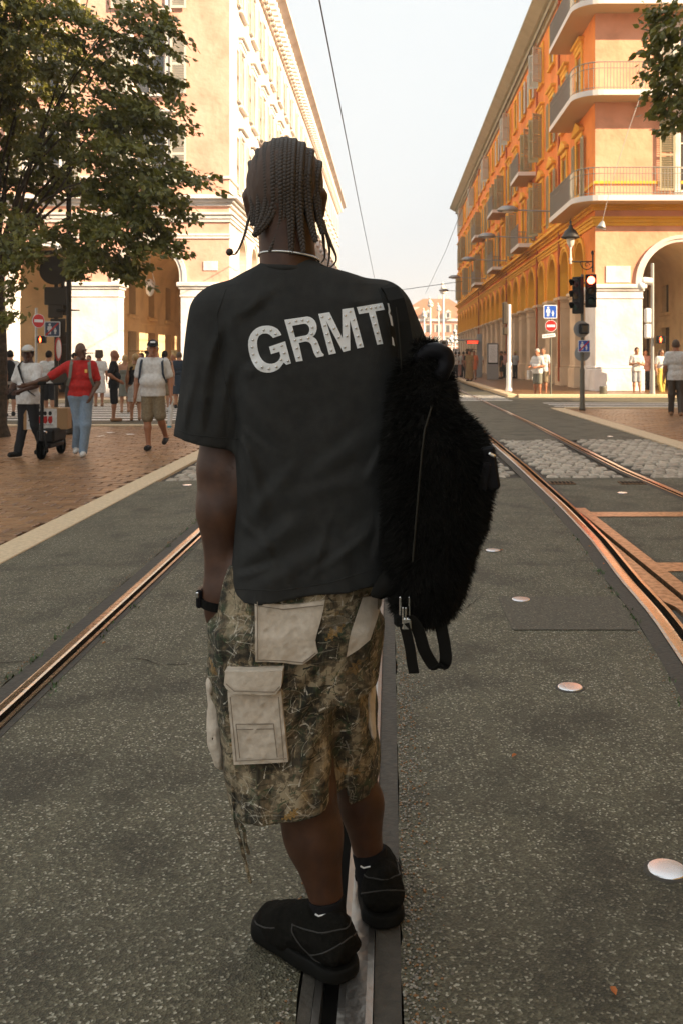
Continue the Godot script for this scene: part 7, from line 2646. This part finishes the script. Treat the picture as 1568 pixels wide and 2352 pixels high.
func build_people() -> void:
	M.white_cloth = tri_mat(mat(1, 1, 1, 0.9), ntex(noise(0.02, 201), 256, [[0.2, 0.52, 0.5, 0.47], [0.8, 0.66, 0.65, 0.62]]), ntex(noise(0.02, 202), 256, [], 6.0), 3.0, 0.25, false)
	M.red_cloth = tri_mat(mat(1, 1, 1, 0.9), ntex(noise(0.02, 203), 256, [[0.2, 0.34, 0.012, 0.01], [0.8, 0.5, 0.02, 0.016]]), ntex(noise(0.02, 202), 256, [], 6.0), 3.0, 0.3, false)
	M.jeans = tri_mat(mat(1, 1, 1, 0.9), ntex(noise(0.03, 204), 256, [[0.2, 0.17, 0.235, 0.31], [0.8, 0.22, 0.295, 0.375]]), ntex(noise(0.02, 202), 256, [], 6.0), 3.0, 0.25, false)
	M.khaki = tri_mat(mat(1, 1, 1, 0.9), ntex(noise(0.03, 205), 256, [[0.2, 0.16, 0.12, 0.07], [0.8, 0.24, 0.19, 0.115]]), ntex(noise(0.02, 202), 256, [], 6.0), 3.0, 0.25, false)
	M.dark_cloth = mat(0.022, 0.022, 0.024, 0.9)
	M.navy = mat(0.02, 0.03, 0.045, 0.9)
	M.grey_green = mat(0.16, 0.16, 0.13, 0.9)
	M.grey_cloth = mat(0.35, 0.36, 0.37, 0.9)
	M.yellow_cloth = mat(0.5, 0.38, 0.08, 0.9)
	M.orange_cloth = mat(0.6, 0.16, 0.06, 0.9)
	M.pinkish = mat(0.4, 0.2, 0.17, 0.9)
	M.patterned = tri_mat(mat(1, 1, 1, 0.9), ntex(noise(0.09, 206, FastNoiseLite.TYPE_SIMPLEX_SMOOTH, 2), 128, [[0.3, 0.1, 0.07, 0.03], [0.45, 0.35, 0.22, 0.06], [0.6, 0.2, 0.1, 0.05], [0.75, 0.4, 0.33, 0.22]]), null, 3.0, 1.0, false)
	M.shoe_white = mat(0.6, 0.58, 0.54, 0.6)
	M.tan_shoe = mat(0.25, 0.13, 0.06, 0.7)
	# --- the man in red ---
	var t := person("man in a red T-shirt and pale jeans, arm stretched to the scooter", G(186, 1048), PI + 0.25, 1.72, {"skin": M.skin_brown, "top": M.red_cloth, "legs": M.jeans, "shoes": M.shoe_white, "hair_style": "bald", "fine": true, "cell": 0.016, "hem": 0.93, "head_turn": 0.75, "sleeve": 0.75,
		"pose": {"elR": Vector3(0.5, 1.2, -0.12), "haR": Vector3(0.76, 1.12, -0.2), "elL": Vector3(-0.25, 1.14, 0.02), "haL": Vector3(-0.17, 0.95, -0.13), "knR": Vector3(0.03, 0.5, 0.02), "anR": Vector3(0.08, 0.14, 0.2), "knL": Vector3(-0.08, 0.49, -0.06), "anL": Vector3(-0.04, 0.085, -0.06), "footR": Vector3(0, -0.07, -0.14)}})
	for sg in [-1.0, 1.0]:
		strap(t, "strap", [Vector3(sg * 0.115, 1.46, 0.1), Vector3(sg * 0.12, 1.48, 0.0), Vector3(sg * 0.13, 1.4, -0.115), Vector3(sg * 0.15, 1.2, -0.135), Vector3(sg * 0.19, 1.08, -0.06)], 0.045, M.grey_green)
	pack(t, Vector3(0.02, 1.22, 0.19), Vector3(0.32, 0.45, 0.18), M.dark_cloth)
	var mb := MB.new()
	mb.rbox(Vector3(-0.085, 1.3, -0.122), Vector3(0.04, 0.05, 0.006), 0.002)
	part(t, "crest", mb.mesh(M.gold))
	# --- the man at the scooter ---
	t = person("man in white cap and pale polo shirt with a dark strap, gripping the scooter handlebar", G(66, 1050), PI - 0.35, 1.72, {"skin": M.skin_dark, "top": M.white_cloth, "legs": M.dark_cloth, "shoes": M.black, "hair_style": "short", "cap": M.white_cloth, "brim": M.khaki, "fine": true, "cell": 0.016, "hem": 0.84, "head_turn": 0.5,
		"pose": {"elL": Vector3(-0.24, 1.14, -0.1), "haL": Vector3(-0.12, 1.06, -0.3), "elR": Vector3(0.26, 1.14, -0.02), "haR": Vector3(0.16, 1.06, -0.24), "anR": Vector3(0.1, 0.1, -0.12), "anL": Vector3(-0.12, 0.12, 0.22), "knL": Vector3(-0.1, 0.5, 0.04)}})
	strap(t, "shoulder_strap", [Vector3(0.13, 1.49, 0.02), Vector3(0.1, 1.42, -0.11), Vector3(0.0, 1.22, -0.145), Vector3(-0.1, 1.05, -0.15), Vector3(-0.18, 0.95, -0.06)], 0.04, M.dark_cloth)
	# --- the walker with cap ---
	t = person("older man in black and white cap, white short sleeved shirt and khaki shorts, walking", G(352, 1033), PI + 0.05, 1.72, {"skin": M.skin_tan, "top": M.white_cloth, "legs": M.khaki, "leg_len": 0.46, "shoes": M.black, "shoe_type": "slide", "hair_style": "short", "hair": M.hair_grey, "cap": M.black, "fine": true, "cell": 0.016, "hem": 0.86, "belly": 0.025, "wide": 1.08, "head_turn": 0.2,
		"pose": {"elR": Vector3(0.26, 1.13, 0.04), "haR": Vector3(0.27, 0.86, -0.06), "elL": Vector3(-0.27, 1.13, 0.03), "haL": Vector3(-0.3, 0.88, -0.06), "knL": Vector3(-0.12, 0.52, -0.02), "anL": Vector3(-0.16, 0.2, 0.24), "footL": Vector3(0, -0.09, -0.12), "knR": Vector3(0.08, 0.49, -0.05), "anR": Vector3(0.06, 0.085, -0.06)}})
	for sg in [-1.0, 1.0]:
		strap(t, "strap", [Vector3(sg * 0.15, 1.44, 0.1), Vector3(sg * 0.155, 1.47, 0.0), Vector3(sg * 0.165, 1.38, -0.11), Vector3(sg * 0.18, 1.2, -0.13), Vector3(sg * 0.21, 1.06, -0.04)], 0.035, M.navy)
	mb = MB.new()
	for k in 6:
		mb.rbox(Vector3(0.012, 1.36 - k * 0.085, -0.128 - 0.02 * sin(k * 0.6)), Vector3(0.012, 0.012, 0.006), 0.002)
	part(t, "buttons", mb.mesh(M.shoe_white))
	mb = MB.new()
	mb.rbox(_joints.head + Vector3(-0.02, 0.1, -0.095), Vector3(0.08, 0.03, 0.006), 0.003, Basis(Vector3.RIGHT, 0.4))
	part(t, "cap_mark", mb.mesh(M.white))
	var hp: Vector3 = t.transform * (_joints.haL + Vector3(-0.01, -0.06, 0.0))
	mb = MB.new()
	mb.rod(hp + Vector3(0, 0.05, 0), hp + Vector3(-0.03, -0.42, 0.03), 0.035, 12)
	var rl := part(self, "paper_roll", mb.mesh(M.white_cloth))
	tag(rl, "pale paper roll with blue end held by the capped walker", "paper roll")
	mb = MB.new()
	mb.rod(hp + Vector3(-0.03, -0.421, 0.03), hp + Vector3(-0.032, -0.45, 0.032), 0.034, 12)
	part(rl, "blue_end", mb.mesh(mat(0.02, 0.25, 0.35, 0.5)))
	# --- the group standing behind ---
	person("bald man in dark shirt and shorts standing sideways, hand on hip", G(262, 968), -PI / 2 + 0.3, 1.72, {"skin": M.skin_tan, "top": M.dark_cloth, "legs": M.dark_cloth, "leg_len": 0.48, "shoes": M.tan_shoe, "shoe_type": "slide", "hair_style": "bald", "hem": 0.82, "belly": 0.02,
		"pose": {"elR": Vector3(0.32, 1.14, 0.1), "haR": Vector3(0.17, 1.0, -0.12), "elL": Vector3(-0.32, 1.14, 0.1), "haL": Vector3(-0.17, 1.0, -0.12)}})
	person("woman with bun in strapless top and grey green skirt, back turned", G(288, 948), 0.3, 1.62, {"skin": M.skin, "top": M.grey_green, "top_name": "top", "sleeve": 0.0, "neckline": 1.3, "hem": 1.0, "skirt": [M.grey_green, 1.08, 0.5, 0.135, 0.2], "hair": M.hair_blond, "hair_style": "bun", "shoes": M.tan_shoe, "shoe_type": "slide", "wide": 0.88})
	person("blonde woman in black sleeveless top and cream skirt, back turned", G(312, 966), 0.25, 1.64, {"skin": M.skin, "top": M.dark_cloth, "top_name": "top", "sleeve": 0.0, "hem": 0.94, "skirt": [M.white_cloth, 1.0, 0.5, 0.15, 0.21], "hair": M.hair_blond, "hair_style": "bob", "shoes": M.tan_shoe, "shoe_type": "slide", "wide": 0.9, "pose": {"anR": Vector3(0.1, 0.1, 0.12)}})
	person("dark haired person in black tank top seen behind the capped walker", G(379, 945), 0.2, 1.74, {"skin": M.skin, "top": M.dark_cloth, "top_name": "top", "sleeve": 0.0, "legs": M.khaki, "leg_len": 0.45, "hair": M.hair_black, "shoes": M.shoe_white})
	person("person in a long dark dress standing close to the braided man's sleeve", G(412, 938), 0.1, 1.72, {"skin": M.skin, "top": M.navy, "top_name": "dress_top", "sleeve": 0.9, "hem": 0.95, "skirt": [M.navy, 1.02, 0.45, 0.16, 0.22], "hair": M.hair_brown, "shoes": M.black})
	t = person("young man with big black backpack and black shorts walking away", G(24, 958), 0.25, 1.73, {"skin": M.skin, "top": M.white_cloth, "legs": M.dark_cloth, "leg_len": 0.45, "hair": M.hair_black, "shoes": M.black, "pose": {"anR": Vector3(0.1, 0.12, 0.16)}})
	pack(t, Vector3(0, 1.22, 0.2), Vector3(0.38, 0.52, 0.22), M.dark_cloth)
	person("dark haired man in white T-shirt and black shorts, back to the viewer behind the scooter", G(113, 958), 0.0, 1.72, {"skin": M.skin, "top": M.white_cloth, "legs": M.dark_cloth, "leg_len": 0.46, "hair": M.hair_black, "shoes": M.shoe_white, "pose": {"anL": Vector3(-0.1, 0.12, -0.14)}})
	person("brown clad person at the frame's edge beside the backpacked youth", G(-8, 962), 0.4, 1.7, {"skin": M.skin_tan, "top": M.khaki, "legs": M.dark_cloth, "hair": M.hair_brown, "shoes": M.black})
	person("person in pale top with dark hair standing before the white pier", G(205, 930), PI, 1.62, {"skin": M.skin_tan, "top": M.white_cloth, "sleeve": 0.0, "legs": M.grey_cloth, "hair": M.hair_black, "hair_style": "bob", "shoes": M.shoe_white, "cell": 0.024})
	var far := [[228, 934, "woman in pale dress seen small against the white pier", M.white_cloth, "long", M.hair_brown, 0.4, true], [326, 930, "small figure in grey shirt under the open arch", M.grey_cloth, "short", M.hair_black, 2.9, false], [341, 929, "small figure in pink shirt beside the grey one under the arch", M.pinkish, "bob", M.hair_brown, 0.2, false], [400, 932, "small figure in orange top near the dark dress", M.orange_cloth, "long", M.hair_blond, 2.6, true], [62, 936, "far passer-by in white shirt crossing behind the scooter", M.white_cloth, "short", M.hair_brown, 1.4, false], [172, 932, "far passer-by in khaki shirt between post and pier", M.khaki, "short", M.hair_black, -1.3, false]]
	for q in far:
		var o := {"skin": M.skin_tan, "top": q[3], "hair": q[5], "hair_style": q[4], "shoes": M.tan_shoe, "cell": 0.026}
		if q[7]: o.skirt = [q[3], 1.05, 0.45, 0.15, 0.22]
		else:
			o.legs = M.dark_cloth
			o.leg_len = 0.46 if q[0] > 330 else 1.0
		person(q[2], G(q[0], q[1]), q[6], 1.7, o)
	# --- right hand side ---
	t = person("man in white shirt and dark shorts reading a phone by the thin sign post", GD(1233, 33.6), PI - 0.7, 1.68, {"skin": M.skin_tan, "top": M.white_cloth, "legs": M.grey_green, "leg_len": 0.45, "hair": M.hair_grey, "shoes": M.shoe_white, "cell": 0.022, "hem": 0.84, "belly": 0.02, "pose": {"elR": Vector3(0.26, 1.12, -0.04), "haR": Vector3(0.16, 1.1, -0.28), "elL": Vector3(-0.26, 1.12, -0.02), "haL": Vector3(-0.1, 1.08, -0.26)}})
	mb = MB.new()
	mb.rbox(Vector3(0.1, 1.1, -0.34), Vector3(0.08, 0.012, 0.14), 0.004)
	part(t, "phone", mb.mesh(M.black))
	mb = MB.new()
	mb.rbox(Vector3(0.3, 0.76, -0.02), Vector3(0.1, 0.34, 0.3), 0.03)
	part(t, "cloth_bag", mb.mesh(M.white_cloth))
	person("man in pale T-shirt half hidden behind the phone reader", GD(1246, 35.0), PI - 0.4, 1.74, {"skin": M.skin_tan, "top": M.white_cloth, "legs": M.khaki, "leg_len": 0.45, "hair": M.hair_brown, "shoes": M.tan_shoe, "cell": 0.024})
	t = person("young man in white T-shirt and grey shorts looking at his phone before the bright pier", GD(1461, 35.2), PI, 1.74, {"skin": M.skin, "top": M.white_cloth, "legs": M.grey_cloth, "leg_len": 0.45, "hair": M.hair_black, "shoes": M.shoe_white, "cell": 0.022, "pose": {"elR": Vector3(0.25, 1.13, -0.02), "haR": Vector3(0.06, 1.16, -0.22), "elL": Vector3(-0.25, 1.13, -0.02), "haL": Vector3(-0.06, 1.16, -0.22), "anL": Vector3(-0.1, 0.11, -0.12)}})
	person("woman in white top and wide yellow trousers under the arch", GD(1517, 36.0), PI + 0.4, 1.68, {"skin": M.skin, "top": M.white_cloth, "hem": 1.0, "legs": M.yellow_cloth, "hair": M.hair_brown, "hair_style": "bob", "shoes": M.shoe_white, "cell": 0.024, "pose": {"haL": Vector3(-0.05, 1.2, -0.2), "anR": Vector3(0.1, 0.1, -0.14)}})
	person("dark clothed person sitting back in the shade of the arch", GD(1481, 38.0), PI, 1.7, {"skin": M.skin_tan, "top": M.pinkish, "legs": M.dark_cloth, "hair": M.hair_black, "shoes": M.black, "cell": 0.026})
	person("man in loose white T-shirt and dark trousers walking away at the picture's edge", G(1551, 955), -0.2, 1.78, {"skin": M.skin_tan, "top": M.white_cloth, "hem": 0.82, "legs": M.dark_wood, "hair": M.hair_brown, "shoes": M.tan_shoe, "cell": 0.018, "wide": 1.05, "pose": {"anR": Vector3(0.1, 0.09, 0.12), "anL": Vector3(-0.1, 0.09, -0.1)}})
	# --- waiting at the tram stop ---
	var crowd := [
		[1045, 868, "person in white shirt with dark hair, leftmost at the tram stop", M.white_cloth, M.dark_cloth, "bob", M.hair_black, 0.4], [1053, 866, "person in white top beside the leftmost waiting one", M.white_cloth, M.pinkish, "short", M.hair_black, -0.4],
		[1063, 866, "person in dusty pink shirt waiting, back turned", M.pinkish, M.dark_cloth, "short", M.hair_black, 0.2], [1071, 868, "dark haired person in black between pink shirt and patterned dress", M.dark_cloth, M.dark_cloth, "bob", M.hair_black, 0.6],
		[1077, 876, "woman in long brown patterned dress waiting nearest the kerb", M.patterned, M.patterned, "long", M.hair_brown, 2.6], [1087, 872, "woman in orange tunic with a dark shoulder bag at the tram stop", M.orange_cloth, M.skin_tan, "bob", M.hair_brown, 3.0],
		[1095, 864, "man with white shirt under dark vest behind the orange tunic", M.dark_cloth, M.dark_cloth, "short", M.hair_brown, 2.8], [1101, 862, "pale clad person partly behind the information panel", M.white_cloth, M.khaki, "short", M.hair_black, 3.1],
		[1150, 870, "man in black with dark cap standing right of the information panel", M.dark_cloth, M.dark_cloth, "short", M.hair_black, 1.6], [1158, 868, "person in brown jacket just behind the white post", M.pinkish, M.dark_cloth, "short", M.hair_black, 2.0],
		[1182, 869, "person with yellow hat and grey top against the stone piers", M.grey_cloth, M.dark_cloth, "short", M.yellow_cloth, 2.4]]
	for q in crowd:
		var d: float = 2200.0 * 1.26 / (q[1] - 822.0)
		var p := GD(q[0], d)
		p.y = 0.1
		var o := {"skin": M.skin_tan, "top": q[3], "hair": q[6], "hair_style": q[5], "shoes": M.black, "cell": 0.03, "group": "people waiting at the tram stop"}
		if q[3] == M.patterned:
			o.skirt = [M.patterned, 1.05, 0.15, 0.16, 0.26]
		elif q[3] == M.orange_cloth:
			o.skirt = [M.orange_cloth, 1.05, 0.6, 0.16, 0.2]
		else:
			o.legs = q[4]
			if q[2].begins_with("man in black"):
				o.leg_len = 0.48
		person(q[2], p, q[7], 1.66, o)

func build_scooter() -> void:
	var f := G(96, 1056)
	var r := G(141, 1042)
	var t := thing("electric_scooter", "black electric scooter with fat tyres loaded in front of the capped man", "scooter", f)
	var rel := r - f
	var dir := rel.normalized()
	var side := Vector3.UP.cross(dir)
	var b := Basis(dir, Vector3.UP, side)
	for q in [[Vector3.ZERO, "wheel"], [rel, "wheel"]]:
		var mb := MB.new()
		var pr := []
		for k in 13:
			var a := TAU * k / 12.0
			pr.append([0.105 + cos(a) * 0.038, sin(a) * 0.046])
		mb.lathe(pr, 24, Transform3D(b * Basis(Vector3.RIGHT, PI / 2), q[0] + Vector3(0, 0.143, 0)))
		var w := part(t, q[1], mb.mesh(M.rubber))
		mb = MB.new()
		mb.lathe([[0.0, -0.03], [0.09, -0.025], [0.09, 0.025], [0.0, 0.03]], 16, Transform3D(b * Basis(Vector3.RIGHT, PI / 2), q[0] + Vector3(0, 0.143, 0)))
		part(w, "rim", mb.mesh(M.grey))
	var mb := MB.new()
	mb.rbox(rel * 0.52 + Vector3(0, 0.19, 0), Vector3(rel.length() * 0.72, 0.07, 0.18), 0.015, b)
	part(t, "deck", mb.mesh(M.black))
	mb = MB.new()
	var hd := Vector3(0.02, 1.13, 0.02)
	mb.rod(Vector3(0, 0.2, 0), hd, 0.028)
	for s in [-1.0, 1.0]:
		mb.rod(side * 0.065 * s + Vector3(0, 0.14, 0), side * 0.05 * s + Vector3(0, 0.42, 0), 0.016)
	part(t, "stem", mb.mesh(M.black))
	mb = MB.new()
	var bar := Vector3(1, 0.02, 0.15).normalized()
	mb.rod(hd - bar * 0.3, hd + bar * 0.3, 0.014)
	var hb := part(t, "handlebar", mb.mesh(M.black))
	mb = MB.new()
	for s in [-1.0, 1.0]:
		mb.rod(hd + bar * 0.2 * s, hd + bar * 0.33 * s, 0.02)
	mb.rbox(hd + Vector3(0, 0.02, 0.02), Vector3(0.12, 0.05, 0.06), 0.015)
	part(hb, "grip", mb.mesh(M.rubber))
	mb = MB.new()
	mb.rbox(rel * 0.55 + Vector3(0, 0.34, 0), Vector3(rel.length() * 0.66, 0.2, 0.24), 0.03, b)
	mb.rbox(rel * 0.95 + Vector3(0, 0.33, 0), Vector3(0.26, 0.05, 0.14), 0.02, b)
	for k in 4:
		mb.rod(rel * (0.25 + k * 0.18) + Vector3(0, 0.2, 0) + side * 0.13, rel * (0.3 + k * 0.16) + Vector3(0, 0.48, 0) + side * 0.13, 0.012)
	part(t, "frame", mb.mesh(M.black))
	mb = MB.new()
	for k in 3:
		mb.ball(rel * (0.25 + k * 0.2) + Vector3(0.02, 0.4 - k * 0.05, 0.16), Vector3(0.05, 0.035, 0.04), 8)
	part(t, "fittings", mb.mesh(M.silver))
	# carton carried on it
	var c := P(97, 962, 14.9)
	t = thing("cardboard_box", "brown cardboard box with white printed front riding on the scooter", "cardboard box", c - Vector3(0, 0.17, 0))
	mb = MB.new()
	mb.rbox(Vector3(0.05, 0.17, -0.12), Vector3(0.66, 0.33, 0.34), 0.004, Basis(Vector3.UP, 0.14))
	part(t, "carton", mb.mesh(mat(0.34, 0.2, 0.09, 0.85)))
	var fr := Transform3D(Basis(Vector3.UP, 0.14), Vector3(0.05, 0.17, -0.12)) * Transform3D(Basis.IDENTITY, Vector3(-0.055, 0.0, 0.172))
	mb = MB.new()
	mb.box(Vector3(0, 0, 0), Vector3(0.45, 0.32, 0.003))
	var lab := part(t, "printed_front", mb.mesh(M.white_cloth), fr)
	mb = MB.new()
	var hairm := MB.new()
	for k in 4:
		var x := -0.1 + k * 0.075
		mb.extr(PackedVector2Array([Vector2(x - 0.022, 0.04), Vector2(x + 0.03, 0.045), Vector2(x + 0.034, -0.04), Vector2(x + 0.01, -0.075), Vector2(x - 0.02, -0.06), Vector2(x - 0.035, -0.02)]), 0.002, 0.004)
		var q := PackedVector2Array()
		for i in 10:
			q.append(Vector2(x + cos(TAU * i / 10) * 0.026, 0.088 + sin(TAU * i / 10) * 0.034))
		hairm.extr(q, 0.002, 0.004)
	for k in 2:
		hairm.box(Vector3(-0.17, 0.09 - k * 0.11, 0.003), Vector3(0.07, 0.018, 0.002))
	hairm.box(Vector3(0.0, -0.09, 0.003), Vector3(0.34, 0.006, 0.002))
	part(lab, "red_print", mb.mesh(M.red_cloth))
	part(lab, "dark_print", hairm.mesh(M.dark_cloth))

func _ready() -> void:
	# camera, sky, sun, exposure
	var cam := Camera3D.new()
	cam.name = "camera"
	add_child(cam)
	cam.position = Vector3(0, EYE, 0)
	cam.projection = Camera3D.PROJECTION_FRUSTUM
	cam.near = 0.05; cam.far = 2500.0
	cam.size = cam.near * 2352.0 / 2200.0
	var lens := CameraAttributesPhysical.new()      # 35 mm, focused on the man
	lens.frustum_focal_length = 35.0; lens.frustum_near = 0.05; lens.frustum_far = 2500.0; lens.frustum_focus_distance = 2.25; lens.exposure_aperture = 18.0
	cam.attributes = lens
	cam.frustum_offset = Vector2((784.0 - 895.0) / 2200.0, -(1176.0 - 822.0) / 2200.0) * cam.near
	var we := WorldEnvironment.new()
	we.name = "world"
	var e := Environment.new()
	var sky := Sky.new()
	var sm := ProceduralSkyMaterial.new()
	sm.sky_top_color = Color(0.815, 0.835, 0.845); sm.sky_horizon_color = Color(0.835, 0.845, 0.845); sm.sky_curve = 0.12
	sm.ground_bottom_color = Color(0.45, 0.4, 0.34); sm.ground_horizon_color = Color(0.8, 0.78, 0.74)
	sky.sky_material = sm
	e.background_mode = Environment.BG_SKY; e.sky = sky
	e.background_energy_multiplier = 0.525
	e.tonemap_mode = Environment.TONE_MAPPER_LINEAR
	e.tonemap_exposure = 2.85
	e.fog_enabled = FOG; e.fog_density = 0.0013; e.fog_light_color = Color(1.0, 0.955, 0.9)
	e.sdfgi_enabled = true; e.ssao_enabled = true; e.ssil_enabled = true
	we.environment = e
	add_child(we)
	var sun := DirectionalLight3D.new()
	sun.name = "sun"
	sun.light_energy = 1.6; sun.light_color = Color(1.0, 0.885, 0.74); sun.light_angular_distance = 0.5; sun.shadow_enabled = true
	add_child(sun)
	sun.look_at_from_position(Vector3.ZERO, -Vector3(0.774, 0.448, 0.447), Vector3.UP)
	rng.seed = 1
	make_materials()
	build_ground()
	build_right()
	build_left()
	build_far()
	build_street()
	build_trees()
	build_man()
	build_bag()
	build_people()
	build_scooter()
